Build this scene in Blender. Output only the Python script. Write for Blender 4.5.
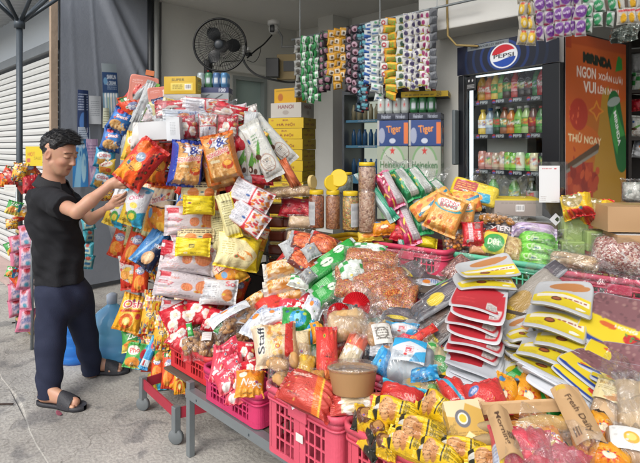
import bpy, bmesh, math, random
import numpy as np
from mathutils import Vector, Matrix
random.seed(7); RNG = np.random.default_rng(7)
sc = bpy.context.scene; COL = sc.collection
for o in list(bpy.data.objects): bpy.data.objects.remove(o)
# ---------------------------------------------------------------- camera, world, sun, exposure
CAMH, F = 1.55, 510.0
S2 = math.sqrt(.5)
FW, RT, UP = Vector((-S2, S2, 0)), Vector((S2, S2, 0)), Vector((0, 0, 1))
CAM = Vector((0, 0, CAMH))
cd = bpy.data.cameras.new('camera'); cam = bpy.data.objects.new('camera', cd); COL.objects.link(cam)
cam.location = CAM; cam.rotation_euler = (math.pi/2, 0, math.pi/4)
cd.sensor_width = 36; cd.lens = F/640*36; cd.shift_y = -84.5/640; cd.clip_end = 500; cd.clip_start = .05
sc.camera = cam
SUN_EL, SUN_AZ = 44, 166     # azimuth as compass degrees of where the light comes from (0 = +Y, 90 = +X)
wd = bpy.data.worlds.new('World'); sc.world = wd; wd.use_nodes = True
wn = wd.node_tree; bg = wn.nodes['Background']; bg.inputs['Strength'].default_value = .15
sky = wn.nodes.new('ShaderNodeTexSky'); sky.sky_type = 'NISHITA'; sky.sun_disc = False
sky.sun_elevation = math.radians(SUN_EL); sky.sun_rotation = math.radians(SUN_AZ)
sky.dust_density = 4.0; sky.air_density = 1.0; sky.ozone_density = .6
hs = wn.nodes.new('ShaderNodeHueSaturation'); hs.inputs['Saturation'].default_value = .45
wn.links.new(sky.outputs[0], hs.inputs['Color']); wn.links.new(hs.outputs[0], bg.inputs['Color'])
sl = bpy.data.lights.new('sun', 'SUN'); sl.energy = .8; sl.angle = math.radians(28); sl.color = (1, .965, .91)
so = bpy.data.objects.new('sun', sl); COL.objects.link(so)
_a, _e = math.radians(SUN_AZ), math.radians(SUN_EL)
sdir = Vector((math.sin(_a)*math.cos(_e), math.cos(_a)*math.cos(_e), math.sin(_e)))
so.rotation_euler = sdir.to_track_quat('Z', 'Y').to_euler(); so.location = (0, -5, 8)
sc.view_settings.view_transform = 'Standard'; sc.view_settings.look = 'None'
sc.view_settings.exposure = .5; sc.view_settings.gamma = 1
sc.render.engine = 'CYCLES'; sc.cycles.transparent_max_bounces = 24; sc.cycles.max_bounces = 8
# ---------------------------------------------------------------- geometry of the picture -> place
def P(u, v, d): return CAM + FW*d + RT*((u-320)/F*d) + UP*(-(v-147)/F*d)
def dY(u, Y): return Y*math.sqrt(2)/(1+(u-320)/F)          # depth where the column u meets the plane Y
def dX(u, X): return -X*math.sqrt(2)/(1-(u-320)/F)
def dZ(v, z): return (CAMH-z)*F/(v-147)
def H(u, v, off=0):                                         # depth where the pixel meets the slope of the goods heap
    k = (1+(u-320)/F)*S2; return (CAMH-.60+.33*1.3)/((v-147)/F+.33*k)+off
def lin(c):
    if isinstance(c, str): c = [int(c[i:i+2], 16)/255 for i in (0, 2, 4)]
    return tuple(((x/12.92) if x <= .04045 else ((x+.055)/1.055)**2.4)*.9 for x in c)
# ---------------------------------------------------------------- tags
LAB = {}
def tag(o, label, cat, group=None, kind=None):
    if label: o['label'] = label; LAB[label] = LAB.get(label, 0)+1
    if cat: o['category'] = cat
    if group: o['group'] = group
    if kind: o['kind'] = kind
    return o
def empty(name, loc=(0, 0, 0), rz=0):
    o = bpy.data.objects.new(name, None); COL.objects.link(o); o.empty_display_size = .05
    o.location = loc; o.rotation_euler = (0, 0, rz); return o
def link(name, me, mat=None, parent=None, M=None):
    o = bpy.data.objects.new(name, me); COL.objects.link(o)
    if mat and not len(me.materials): me.materials.append(mat)
    if parent: o.parent = parent
    if M is not None: o.matrix_world = M if not parent else o.matrix_world
    if M is not None and parent: o.matrix_local = M
    return o
def copy_tree(o, parent=None):
    kids = [k for k in o.children]
    c = o.copy(); COL.objects.link(c)
    if parent: c.parent = parent
    for k in kids: copy_tree(k, c)
    return c
# ---------------------------------------------------------------- materials
MATS = {}
def newmat(name):
    m = bpy.data.materials.new(name); m.use_nodes = True; nt = m.node_tree
    return m, nt, nt.nodes['Principled BSDF'], nt.nodes.new, nt.links.new
def _coord(nt, kind='Object'):
    t = nt.nodes.new('ShaderNodeTexCoord'); return t.outputs[kind]
def pbr(name, col, rough=.6, metal=0, var=.15, vs=6, bump=.1, bs=40, spec=.5, emit=None, es=1, trans=0, sss=0, coat=0):
    if name in MATS: return MATS[name]
    m, nt, b, N, L = newmat(name); col = lin(col)
    co = _coord(nt)
    n = N('ShaderNodeTexNoise'); n.inputs['Scale'].default_value = vs; n.inputs['Detail'].default_value = 5; L(co, n.inputs['Vector'])
    mx = N('ShaderNodeMix'); mx.data_type = 'RGBA'
    mx.inputs['A'].default_value = (*[c*(1-var) for c in col], 1); mx.inputs['B'].default_value = (*[min(c*(1+var), .95) for c in col], 1)
    L(n.outputs['Fac'], mx.inputs['Factor']); L(mx.outputs['Result'], b.inputs['Base Color'])
    b.inputs['Roughness'].default_value = rough; b.inputs['Metallic'].default_value = metal
    b.inputs['Specular IOR Level'].default_value = spec; b.inputs['Coat Weight'].default_value = coat
    if sss: b.inputs['Subsurface Weight'].default_value = sss; b.inputs['Subsurface Radius'].default_value = (.01, .004, .002)
    if trans: b.inputs['Transmission Weight'].default_value = trans
    if emit: b.inputs['Emission Color'].default_value = (*lin(emit), 1); b.inputs['Emission Strength'].default_value = es
    if bump:
        n2 = N('ShaderNodeTexNoise'); n2.inputs['Scale'].default_value = bs; n2.inputs['Detail'].default_value = 4; L(co, n2.inputs['Vector'])
        bp = N('ShaderNodeBump'); bp.inputs['Strength'].default_value = bump; bp.inputs['Distance'].default_value = .01
        L(n2.outputs['Fac'], bp.inputs['Height']); L(bp.outputs[0], b.inputs['Normal'])
    MATS[name] = m; return m
def mprint(name, rough=.28, bump=.35, scale=5, dist=.12, metal=0, spec=.5, var=.08):
    if name in MATS: return MATS[name]
    m, nt, b, N, L = newmat(name)
    a = N('ShaderNodeVertexColor'); a.layer_name = 'Col'
    co = _coord(nt)
    n = N('ShaderNodeTexNoise'); n.inputs['Scale'].default_value = scale; n.inputs['Detail'].default_value = 3
    n.inputs['Distortion'].default_value = 1.2; L(co, n.inputs['Vector'])
    oi = N('ShaderNodeObjectInfo'); L(oi.outputs['Random'], n.inputs['W']) if 'W' in n.inputs else None
    hv = N('ShaderNodeHueSaturation'); L(a.outputs['Color'], hv.inputs['Color'])
    mr = N('ShaderNodeMapRange'); mr.inputs['To Min'].default_value = 1-var; mr.inputs['To Max'].default_value = 1+var*.5
    L(oi.outputs['Random'], mr.inputs['Value']); L(mr.outputs[0], hv.inputs['Value'])
    L(hv.outputs[0], b.inputs['Base Color'])
    b.inputs['Roughness'].default_value = rough; b.inputs['Metallic'].default_value = metal; b.inputs['Specular IOR Level'].default_value = spec
    if bump:
        v = N('ShaderNodeTexVoronoi'); v.feature = 'DISTANCE_TO_EDGE'; v.inputs['Scale'].default_value = scale*.9
        vm = N('ShaderNodeVectorMath'); vm.operation = 'ADD'; L(co, vm.inputs[0]); L(n.outputs['Color'], vm.inputs[1]); L(vm.outputs[0], v.inputs['Vector'])
        mm = N('ShaderNodeMath'); mm.operation = 'MINIMUM'; mm.inputs[1].default_value = .16; L(v.outputs['Distance'], mm.inputs[0])
        ad = N('ShaderNodeMath'); ad.operation = 'MULTIPLY_ADD'; ad.inputs[1].default_value = 1.6; L(mm.outputs[0], ad.inputs[0]); L(n.outputs['Fac'], ad.inputs[2])
        bp = N('ShaderNodeBump'); bp.inputs['Strength'].default_value = bump; bp.inputs['Distance'].default_value = dist
        L(ad.outputs[0], bp.inputs['Height']); L(bp.outputs[0], b.inputs['Normal'])
    MATS[name] = m; return m
FOIL = mprint('printed_foil', .3, .2, 3.2, .1)
MATTE = mprint('printed_paper', .55, .12, 6, .05)
CARD = mprint('printed_card', .5, 0)
SACH = mprint('printed_sachet', .3, .25, 3, .1)
def film(name='clear_film', white=.035, glossy=.2, scale=9, rough=.1, tint=(.96, .97, .98), face=.3):
    if name in MATS: return MATS[name]
    m, nt, b, N, L = newmat(name); nt.nodes.remove(b); out = nt.nodes['Material Output']
    co = _coord(nt)
    n = N('ShaderNodeTexNoise'); n.inputs['Scale'].default_value = scale; n.inputs['Detail'].default_value = 4; n.inputs['Distortion'].default_value = 2.0; L(co, n.inputs['Vector'])
    wv = N('ShaderNodeTexNoise'); wv.inputs['Scale'].default_value = scale*2.2; wv.inputs['Detail'].default_value = 5; wv.inputs['Distortion'].default_value = 4; L(co, wv.inputs['Vector'])
    bp = N('ShaderNodeBump'); bp.inputs['Strength'].default_value = 1; bp.inputs['Distance'].default_value = .03; L(n.outputs['Fac'], bp.inputs['Height'])
    rp = N('ShaderNodeValToRGB'); rp.color_ramp.elements[0].position = .5; rp.color_ramp.elements[1].position = .72; L(wv.outputs['Fac'], rp.inputs[0])
    tr = N('ShaderNodeBsdfTransparent'); tr.inputs[0].default_value = (*tint, 1)
    gl = N('ShaderNodeBsdfGlossy'); gl.inputs['Roughness'].default_value = rough; L(bp.outputs[0], gl.inputs['Normal'])
    df = N('ShaderNodeBsdfDiffuse'); df.inputs[0].default_value = (.8, .82, .84, 1)
    lw = N('ShaderNodeLayerWeight'); lw.inputs[0].default_value = .35; L(bp.outputs[0], lw.inputs['Normal'])
    f1 = N('ShaderNodeMath'); f1.operation = 'MULTIPLY_ADD'; f1.inputs[1].default_value = face; f1.inputs[2].default_value = glossy*.35; L(lw.outputs['Facing'], f1.inputs[0])
    f2 = N('ShaderNodeMath'); f2.operation = 'MULTIPLY_ADD'; f2.inputs[1].default_value = white*2.2; f2.inputs[2].default_value = white*.25; L(rp.outputs[0], f2.inputs[0])
    m1 = N('ShaderNodeMixShader'); m2 = N('ShaderNodeMixShader')
    L(f1.outputs[0], m1.inputs[0]); L(tr.outputs[0], m1.inputs[1]); L(gl.outputs[0], m1.inputs[2])
    L(f2.outputs[0], m2.inputs[0]); L(m1.outputs[0], m2.inputs[1]); L(df.outputs[0], m2.inputs[2]); L(m2.outputs[0], out.inputs[0])
    MATS[name] = m; return m
FILM = film(); FILM2 = film('crumpled_film', .055, .25, 5, .13); JARP = film('jar_plastic', .02, .25, 3, .05, (.93, .94, .94))
def granule(name, cols, scale, depth=.004, rough=.45, rnd=1):
    if name in MATS: return MATS[name]
    m, nt, b, N, L = newmat(name); co = _coord(nt)
    v = N('ShaderNodeTexVoronoi'); v.inputs['Scale'].default_value = scale; v.inputs['Randomness'].default_value = rnd; L(co, v.inputs['Vector'])
    rp = N('ShaderNodeValToRGB'); rp.color_ramp.interpolation = 'CONSTANT'
    sp = N('ShaderNodeSeparateColor'); L(v.outputs['Color'], sp.inputs[0]); L(sp.outputs[0], rp.inputs[0])
    el = rp.color_ramp.elements
    while len(el) < len(cols): el.new(.5)
    for i, c in enumerate(cols): el[i].position = i/len(cols); el[i].color = (*lin(c), 1)
    nz = N('ShaderNodeTexNoise'); nz.inputs['Scale'].default_value = scale*1.7; nz.inputs['Detail'].default_value = 3; L(co, nz.inputs['Vector'])
    mx = N('ShaderNodeMix'); mx.data_type = 'RGBA'; mx.blend_type = 'MULTIPLY'; mx.inputs['Factor'].default_value = .5
    L(rp.outputs[0], mx.inputs['A']); L(nz.outputs['Color'], mx.inputs['B'])
    L(rp.outputs[0], b.inputs['Base Color'])
    mm = N('ShaderNodeMath'); mm.operation = 'SUBTRACT'; mm.inputs[0].default_value = 1; L(v.outputs['Distance'], mm.inputs[1])
    bp = N('ShaderNodeBump'); bp.inputs['Strength'].default_value = 1; bp.inputs['Distance'].default_value = depth
    L(mm.outputs[0], bp.inputs['Height']); L(bp.outputs[0], b.inputs['Normal']); b.inputs['Roughness'].default_value = rough
    MATS[name] = m; return m
# ---------------------------------------------------------------- text and painted canvases
_tc = {}
def text_tris(s, bold=False, shear=0):
    k = (s, bold, shear)
    if k in _tc: return _tc[k]
    cu = bpy.data.curves.new('lettering', 'FONT'); cu.body = s; cu.resolution_u = 3; cu.shear = shear
    if bold: cu.offset = .022
    o = bpy.data.objects.new('lettering', cu); COL.objects.link(o)
    dg = bpy.context.evaluated_depsgraph_get(); me = bpy.data.meshes.new_from_object(o.evaluated_get(dg)); me.calc_loop_triangles()
    v = np.array([q.co[:2] for q in me.vertices]); t = np.array([q.vertices[:] for q in me.loop_triangles])
    bpy.data.objects.remove(o); bpy.data.curves.remove(cu); bpy.data.meshes.remove(me)
    if len(v) == 0: _tc[k] = np.zeros((0, 3, 2)); return _tc[k]
    v = v-v.min(0); v = v/np.maximum(v.max(0), 1e-6); _tc[k] = v[t]-.5; return _tc[k]
class Cv:
    def __init__(s, nu, nv, bg='ffffff', ss=3):
        s.nu, s.nv, s.ss = nu, nv, ss; s.W, s.H = (nu+1)*ss, (nv+1)*ss
        s.a = np.empty((s.H, s.W, 3)); s.a[:] = lin(bg)
        s.x, s.y = np.meshgrid((np.arange(s.W)+.5)/s.W, (np.arange(s.H)+.5)/s.H)
    def put(s, m, c, al=1):
        c = np.array(lin(c)); m = m.astype(float)[..., None]*al; s.a = s.a*(1-m)+c*m; return s
    def rect(s, x0, y0, x1, y1, c, al=1): return s.put((s.x >= x0)&(s.x < x1)&(s.y >= y0)&(s.y < y1), c, al)
    def ell(s, cx, cy, rx, ry, c, rot=0, al=1):
        r = math.radians(rot); dx, dy = s.x-cx, s.y-cy
        return s.put(((dx*math.cos(r)+dy*math.sin(r))/rx)**2+((-dx*math.sin(r)+dy*math.cos(r))/ry)**2 < 1, c, al)
    def poly(s, pts, c, al=1):
        ins = np.zeros(s.x.shape, bool); n = len(pts)
        for i in range(n):
            (x0, y0), (x1, y1) = pts[i], pts[(i+1) % n]
            if y0 == y1: continue
            ins ^= ((s.y > y0) != (s.y > y1))&(s.x < (x1-x0)*(s.y-y0)/(y1-y0)+x0)
        return s.put(ins, c, al)
    def star(s, cx, cy, rx, ry, c, n=5, inner=.4, rot=0):
        return s.poly([(cx+rx*(1 if k % 2 == 0 else inner)*math.sin(math.pi*k/n+math.radians(rot)), cy+ry*(1 if k % 2 == 0 else inner)*math.cos(math.pi*k/n+math.radians(rot))) for k in range(2*n)], c)
    def band(s, x0, y0, x1, y1, w, c):          # a stripe between two points, w in canvas units
        dx, dy = x1-x0, y1-y0; l2 = dx*dx+dy*dy; t = np.clip(((s.x-x0)*dx+(s.y-y0)*dy)/l2, 0, 1)
        return s.put((s.x-x0-t*dx)**2+(s.y-y0-t*dy)**2 < w*w/4, c)
    def arc(s, cx, cy, rx, ry, w, c, a0=0, a1=360):
        dx, dy = (s.x-cx)/rx, (s.y-cy)/ry; r = np.hypot(dx, dy); an = np.degrees(np.arctan2(dy, dx)) % 360
        return s.put((abs(r-1) < w)&(an >= a0)&(an <= a1), c)
    def speck(s, x0, y0, x1, y1, cols, n, r, ry=None, seed=1):
        q = random.Random(seed)
        for i in range(n):
            s.ell(q.uniform(x0, x1), q.uniform(y0, y1), r*q.uniform(.6, 1.2), (ry or r)*q.uniform(.6, 1.2), q.choice(cols), q.uniform(0, 180))
        return s
    def text(s, t, cx, cy, w, h, c, rot=0, out=None, bold=True, shear=0, ow=.012):
        if out:
            for k in range(8): s._t(t, cx+ow*math.cos(k*.785), cy+ow*math.sin(k*.785), w, h, out, rot, bold, shear)
        return s._t(t, cx, cy, w, h, c, rot, bold, shear)
    def _t(s, t, cx, cy, w, h, c, rot, bold, shear):
        T = text_tris(t, bold, shear)*np.array([w, h]); r = math.radians(rot)
        asp = 1.0
        R = np.array([[math.cos(r), -math.sin(r)], [math.sin(r), math.cos(r)]]); T = T@R.T+np.array([cx, cy])
        m = np.zeros((s.H, s.W), bool)
        for a, b, d in T*np.array([s.W, s.H]):
            x0, x1 = int(max(min(a[0], b[0], d[0]), 0)), int(min(max(a[0], b[0], d[0])+2, s.W)); y0, y1 = int(max(min(a[1], b[1], d[1]), 0)), int(min(max(a[1], b[1], d[1])+2, s.H))
            if x0 >= x1 or y0 >= y1: continue
            X, Y = np.meshgrid(np.arange(x0, x1)+.5, np.arange(y0, y1)+.5)
            e = lambda p, q: (q[0]-p[0])*(Y-p[1])-(q[1]-p[1])*(X-p[0])
            e1, e2, e3 = e(a, b), e(b, d), e(d, a)
            m[y0:y1, x0:x1] |= ((e1 >= 0)&(e2 >= 0)&(e3 >= 0))|((e1 <= 0)&(e2 <= 0)&(e3 <= 0))
        return s.put(m, c)
    def lines(s, x0, y0, x1, y1, n, c, seed=3, th=.35):   # rows of small print
        q = random.Random(seed); hh = (y1-y0)/n
        for i in range(n):
            x = x0; y = y0+hh*i
            while x < x1-.02:
                w = q.uniform(.03, .12); s.rect(x, y, min(x+w, x1), y+hh*th, c); x += w+q.uniform(.012, .03)
        return s
    def barcode(s, x0, y0, x1, y1, seed=2):
        s.rect(x0, y0, x1, y1, 'f4f4f4'); q = random.Random(seed); x = x0+.01
        while x < x1-.015:
            w = q.uniform(.004, .012); s.rect(x, y0+(y1-y0)*.15, x+w, y1-(y1-y0)*.1, '222222'); x += w+q.uniform(.006, .014)
        return s
    def out(s): return s.a.reshape(s.nv+1, s.ss, s.nu+1, s.ss, 3).mean((1, 3))
# ---------------------------------------------------------------- mesh helpers
def grid_mesh(name, V, C=None, smooth=True, closed_u=False):
    """V: (nv+1, nu+1, 3) sheets in a list; C the same for colours"""
    if not isinstance(V, list): V, C = [V], [C]
    if C is None: C = [None]*len(V)
    vs, fs, cs, off = [], [], [], 0
    for k, v in enumerate(V):
        n1, n0 = v.shape[:2]; I = np.arange(n0*n1).reshape(n1, n0)+off
        if closed_u: I = np.concatenate([I, I[:, :1]], 1)
        f = np.stack([I[:-1, :-1], I[:-1, 1:], I[1:, 1:], I[1:, :-1]], -1).reshape(-1, 4)
        vs.append(v.reshape(-1, 3)); fs.append(f)
        c = C[k]
        cs.append(np.ones((n0*n1, 3))*.7 if c is None else np.broadcast_to(c, v.shape).reshape(-1, 3)); off += n0*n1
    return raw_mesh(name, np.concatenate(vs), np.concatenate(fs), np.concatenate(cs), smooth)
def raw_mesh(name, V, Fq, C=None, smooth=True):
    me = bpy.data.meshes.new(name); V = np.asarray(V, np.float32); Fq = np.asarray(Fq, np.int32); k = Fq.shape[1]
    me.vertices.add(len(V)); me.vertices.foreach_set('co', V.ravel())
    me.loops.add(Fq.size); me.loops.foreach_set('vertex_index', Fq.ravel())
    me.polygons.add(len(Fq)); me.polygons.foreach_set('loop_start', np.arange(0, Fq.size, k, dtype=np.int32)); 
    me.polygons.foreach_set('loop_total', np.full(len(Fq), k, np.int32))
    me.polygons.foreach_set('use_smooth', np.full(len(Fq), smooth))
    if C is not None:
        at = me.color_attributes.new('Col', 'FLOAT_COLOR', 'POINT'); a = np.ones((len(V), 4), np.float32); a[:, :3] = C; at.data.foreach_set('color', a.ravel())
    me.update(calc_edges=True); me.validate(); return me
def wob(x, y, seed, f=3, n=6):
    r = np.random.default_rng(seed); z = 0
    for i in range(n):
        a, k, p = r.uniform(0, 6.28), r.uniform(.4, 1)*f, r.uniform(0, 6.28); z = z+np.sin((x*math.cos(a)+y*math.sin(a))*k*3+p)/n**.6
    return z
def pillow_v(nu, nv, seed, crimp='tb', flat=0.0, wr=1.0, bend=.0):
    s, t = np.meshgrid(np.linspace(-1, 1, nu+1), np.linspace(-1, 1, nv+1))
    if crimp == 'lr': S, T = t, s
    else: S, T = s, t
    e = .88 if crimp != 'none' else 1.0
    pt = np.clip(1-(abs(T)/e)**2.4, 0, 1)**.55; ps = np.clip(1-abs(S)**2.8, 0, 1)**.55
    prof = pt*ps*(1-flat)+np.clip(np.minimum(pt, ps)*1.6, 0, 1)*flat
    near = np.exp(-((abs(T)-e)/.28)**2)
    r = np.random.default_rng(seed); ph = r.uniform(0, 6, 4)
    w1 = np.sin(S*r.uniform(7, 13)+3*S*S*r.uniform(-1, 1)+ph[0]+2*T)*np.sin(S*r.uniform(3, 7)+ph[1])*near*.13*ps
    w2 = wob(s, t, seed, 1.3, 5)*.07*prof+wob(s, t, seed+5, 3.4, 7)*.035*prof
    zf = (.5*prof+(w1+w2)*wr); zb = -.38*prof+w2*.3
    if crimp == 'none':
        f7 = np.maximum((abs(s)**7+abs(t)**7)**(1/7)/np.maximum(np.maximum(abs(s), abs(t)), 1e-6), 1); S, T = S/f7, T/f7
    crz = (abs(T) > e)*np.sin(S*3+ph[2])*.08
    zf = zf+crz+.008; zb = zb+crz
    fl = 1-.07*pt*(1 if crimp != 'none' else .2); X, Y = S*fl, T*(1-.05*ps*(crimp == 'none'))
    X = X+.015*wob(s, t, seed+9, 2, 4)
    Y = Y+.012*wob(t, s, seed+11, 2, 4)
    z0 = bend*(1-T*T)
    if crimp == 'none' and flat == 1:
        edge = np.maximum(abs(s), abs(t)); slab = np.clip((1-edge)*30, 0, 1)*.5; lip = np.clip((edge-.8)*10, 0, 1)*.12
        zf = slab*(.8+lip)+w2*.25*wr; zb = -slab*.7; bd = wr*(1.6*S*T+1.8*T*T*r.uniform(-1, 1)+1.2*S*S*r.uniform(-1, 1)+.5*wob(s, t, seed, 1.2, 3)); zf = zf+bd; zb = zb+bd
    if crimp == 'lr': X, Y = Y, X
    a = np.stack([X*.5, Y*.5, zf+z0], -1); b = np.stack([X*.5, Y*.5, zb+z0], -1)
    return a, b[:, ::-1]
DES = {}          # name -> function(Cv); resolution
PM = {}
def pack_mesh(des, variant=0):
    k = (des, variant)
    if k in PM: return PM[k]
    f, nu, nv, crimp, flat, wr, back, mat = DES[des]
    c = CV.get(des)
    if c is None:
        c = Cv(nu, nv); f(c)
        if mat is FOIL and nu > 30 and des != 'cookie_pack':      # the small print every packet carries
            q = random.Random(des); m = c.a.mean((0, 1)); dk = '2c2624' if m.mean() > .12 else 'dcd8d0'
            for k in range(3):
                x, y = q.uniform(.08, .6), q.choice([q.uniform(.06, .16), q.uniform(.84, .9), q.uniform(.2, .8)]); c.lines(x, y, x+q.uniform(.15, .35), y+q.uniform(.04, .09), q.randint(2, 4), dk, k)
            x, y = q.uniform(.1, .8), q.uniform(.08, .85); c.ell(x, y, .055, .045, q.choice(['e8e4dc', 'd8b030', 'c03030', '3060a8'])); c.ell(x, y, .035, .028, q.choice(['c83838', '305898', 'e0c040', '388048']))
            c.speck(.05, .05, .95, .95, [q.choice(['f0e8d8', 'e8c860']), q.choice(['a83028', '484038', '285890'])], 26, .012, .01, k)
        c = c.out(); CV[des] = c
    a, b = pillow_v(nu, nv, hash_(des)+variant*17, crimp, flat, wr)
    bc = np.broadcast_to(np.array(lin(back)), b.shape) if back else c[:, ::-1]
    me = grid_mesh(des, [a, b], [c, bc]); me.materials.append(mat); PM[k] = me; return me
CV = {}
def hash_(s): return sum((i+1)*ord(ch) for i, ch in enumerate(s)) % 9973
def design(name, nu=44, nv=58, crimp='tb', flat=0.0, wr=1.0, back=None, mat=None):
    def deco(f): DES[name] = (f, nu, nv, crimp, flat, wr, back, mat or FOIL); return f
    return deco
def pose(u, v, d, ang=0, lean=0, yaw=0):
    c = P(u, v, d); n = (CAM-c).normalized(); r = UP.cross(n).normalized(); up = n.cross(r)
    M = Matrix((r, up, n)).transposed()
    M = M@Matrix.Rotation(math.radians(yaw), 3, 'Y')@Matrix.Rotation(math.radians(-lean), 3, 'X')@Matrix.Rotation(math.radians(ang), 3, 'Z')
    return Matrix.Translation(c)@M.to_4x4()
KIND = {}
for _k, _v in {'chip_packet': 'red_chips orange_chips white_red_chips white_cyan yellow_ring yellow_red_script', 'biscuit_packet': 'white_waffle yellow_cake cream_text tan_pack white_tip cookie_pack choc_yellow', 'sweet_packet': 'red_milk pink_ngoc orange_ngoc dark_red yellow_orange_bag orange_brown_bag', 'foil_packet': 'silver_back silver_green red_silver silver_end green_long green_check', 'food_sleeve': 'sleeve sleeve_tan sleeve_label'}.items():
    for _d in _v.split(): KIND[_d] = _k
def kind_of(des, name, cat):
    if cat == 'snack packet' and des in KIND: name = KIND[des]; cat = name.replace('_', ' ')
    return name, cat
def pack(des, u, v, d, w, h, ang=0, lean=0, yaw=0, t=.3, label=None, name='snack_packet', cat='snack packet', group=None, var=None):
    """one packet: centre pixel, depth, size in pixels, thickness as a share of the width"""
    if d is None: d = H(u, v)
    elif d < 1: d = H(u, v, d)
    k = d/F; ca = abs(math.cos(math.radians(ang))); sa = abs(math.sin(math.radians(ang)))
    cl = max(math.cos(math.radians(lean)), .3); cy = max(math.cos(math.radians(yaw)), .4)
    w_ = w*k/(cy*ca+cl*sa if ca+sa > 0 else 1)*(ca+sa) if False else w*k/math.hypot(cy*ca, cl*sa); h_ = h*k/math.hypot(cl*ca, cy*sa)
    if var is None: var = random.randint(0, 1)
    name, cat = kind_of(des, name, cat)
    o = link(name, pack_mesh(des, var)); M = pose(u, v, d, ang, lean, yaw)
    o.matrix_world = M@Matrix.Diagonal((w_, h_, min(w_, h_)*t*2, 1))
    if label: tag(o, label, cat, group)
    return o
def film_mesh(w, h, t, seed, nu=34, nv=40, wr=1.6, crimp='tb'):
    a, b = pillow_v(nu, nv, seed, crimp, .1, wr)
    for q in (a, b): q *= np.array([w, h, t])
    return grid_mesh('film', [a, b])
def clear_bag(u, v, d, w, h, mat, ang=0, lean=0, yaw=0, t=.3, label='', name='clear_bag', cat='snack bag', group=None, lab=None, labpos=(0, 0, .5, .4), fill=.88, shift=0, filmm=None, part='contents', mesh=None, fs=1.12):
    if d is None: d = H(u, v)
    elif d < 1: d = H(u, v, d)
    k = d/F; ca = abs(math.cos(math.radians(ang))); sa = abs(math.sin(math.radians(ang))); cl = max(math.cos(math.radians(lean)), .3); cy = max(math.cos(math.radians(yaw)), .4)
    W, Hh = w*k/math.hypot(cy*ca, cl*sa), h*k/math.hypot(cl*ca, cy*sa); T = min(W, Hh)*t*2
    r = empty(name); r.matrix_world = pose(u, v, d, ang, lean, yaw)
    tag(r, label, cat, group); sd = random.randint(0, 9999)
    if mat:
        a, b = pillow_v(26, 26, sd, 'none', .45, .5)
        for q in (a, b): q *= np.array([W*fill, Hh*fill, T*.85]); q += np.array([0, shift*Hh, 0])
        link(part, grid_mesh(part, [a, b]), mat, r)
    if mesh: mesh(r, W, Hh, T)
    link('film', film_mesh(W*1.03, Hh*fs, T*1.1, sd+3), filmm or FILM, r)
    if lab:
        f, nu, nv, *_ = DES[lab]; c = CV.get(lab)
        if c is None: c = Cv(nu, nv); f(c); c = c.out(); CV[lab] = c
        s, q = np.meshgrid(np.linspace(-1, 1, nu+1), np.linspace(-1, 1, nv+1)); lx, ly, lw, lh = labpos
        X = (lx+s*lw/2)*W; Y = (ly+q*lh/2)*Hh
        Z = T*.5*np.clip(1-(abs(X/W*2))**2.4, 0.1, 1)**.5*np.clip(1-abs(Y/Hh*2)**2.4, .1, 1)**.5*1.22+.003
        link('label', grid_mesh('label', [np.stack([X, Y, Z], -1), np.stack([X, Y, Z-.001], -1)[:, ::-1]], [c, c[:, ::-1]]), MATTE, r)
    return r
def bm_obj(name, bm, mat, parent=None, smooth=False):
    me = bpy.data.meshes.new(name); bm.normal_update(); bm.to_mesh(me); bm.free(); me.materials.append(mat)
    if smooth:
        for p in me.polygons: p.use_smooth = True
    o = bpy.data.objects.new(name, me); COL.objects.link(o)
    if parent: o.parent = parent
    return o
def bx(bm, x0, x1, y0, y1, z0, z1, bev=0, M=None):
    vs = [bm.verts.new((x, y, z)) for x in (x0, x1) for y in (y0, y1) for z in (z0, z1)]
    fs = [(0, 1, 3, 2), (4, 6, 7, 5), (0, 4, 5, 1), (2, 3, 7, 6), (0, 2, 6, 4), (1, 5, 7, 3)]
    fl = [bm.faces.new([vs[i] for i in f]) for f in fs]
    if bev:
        es = list({e for f in fl for e in f.edges})
        rr = bmesh.ops.bevel(bm, geom=es, offset=bev, segments=2, affect='EDGES', profile=.5)
        vs = list({v for f in rr['faces'] for v in f.verts}|{v for v in vs if v.is_valid})
    if M is not None: bmesh.ops.transform(bm, matrix=M, verts=[v for v in vs if v.is_valid])
    return vs
def box(name, x0, x1, y0, y1, z0, z1, mat, parent=None, bev=0):
    bm = bmesh.new(); bx(bm, x0, x1, y0, y1, z0, z1, bev); return bm_obj(name, bm, mat, parent, False)
def tube(bm, pts, r, n=10, r2=None, cap=True):
    pts = [Vector(p) for p in pts]; rings = []; m = len(pts)
    ref = None
    for i, p in enumerate(pts):
        t = (pts[min(i+1, m-1)]-pts[max(i-1, 0)]).normalized()
        if ref is None: ref = t.orthogonal().normalized()
        ref = (ref-t*ref.dot(t)).normalized(); bi = t.cross(ref)
        rr = (r if r2 is None else r+(r2-r)*i/(m-1)) if not isinstance(r, (list, tuple)) else r[i]
        rings.append([bm.verts.new(p+(ref*math.cos(2*math.pi*k/n)+bi*math.sin(2*math.pi*k/n))*rr) for k in range(n)])
    for a, b in zip(rings, rings[1:]):
        for k in range(n): bm.faces.new((a[k], a[(k+1) % n], b[(k+1) % n], b[k]))
    if cap: bm.faces.new(rings[0][::-1]); bm.faces.new(rings[-1])
def lathe(bm, prof, n=28, cx=0, cy=0, sx=1, sy=1):
    rings = [[bm.verts.new((cx+r*sx*math.cos(2*math.pi*k/n), cy+r*sy*math.sin(2*math.pi*k/n), z)) for k in range(n)] for r, z in prof]
    for a, b in zip(rings, rings[1:]):
        for k in range(n): bm.faces.new((a[k], a[(k+1) % n], b[(k+1) % n], b[k]))
    bm.faces.new(rings[0][::-1]); bm.faces.new(rings[-1])
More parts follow.
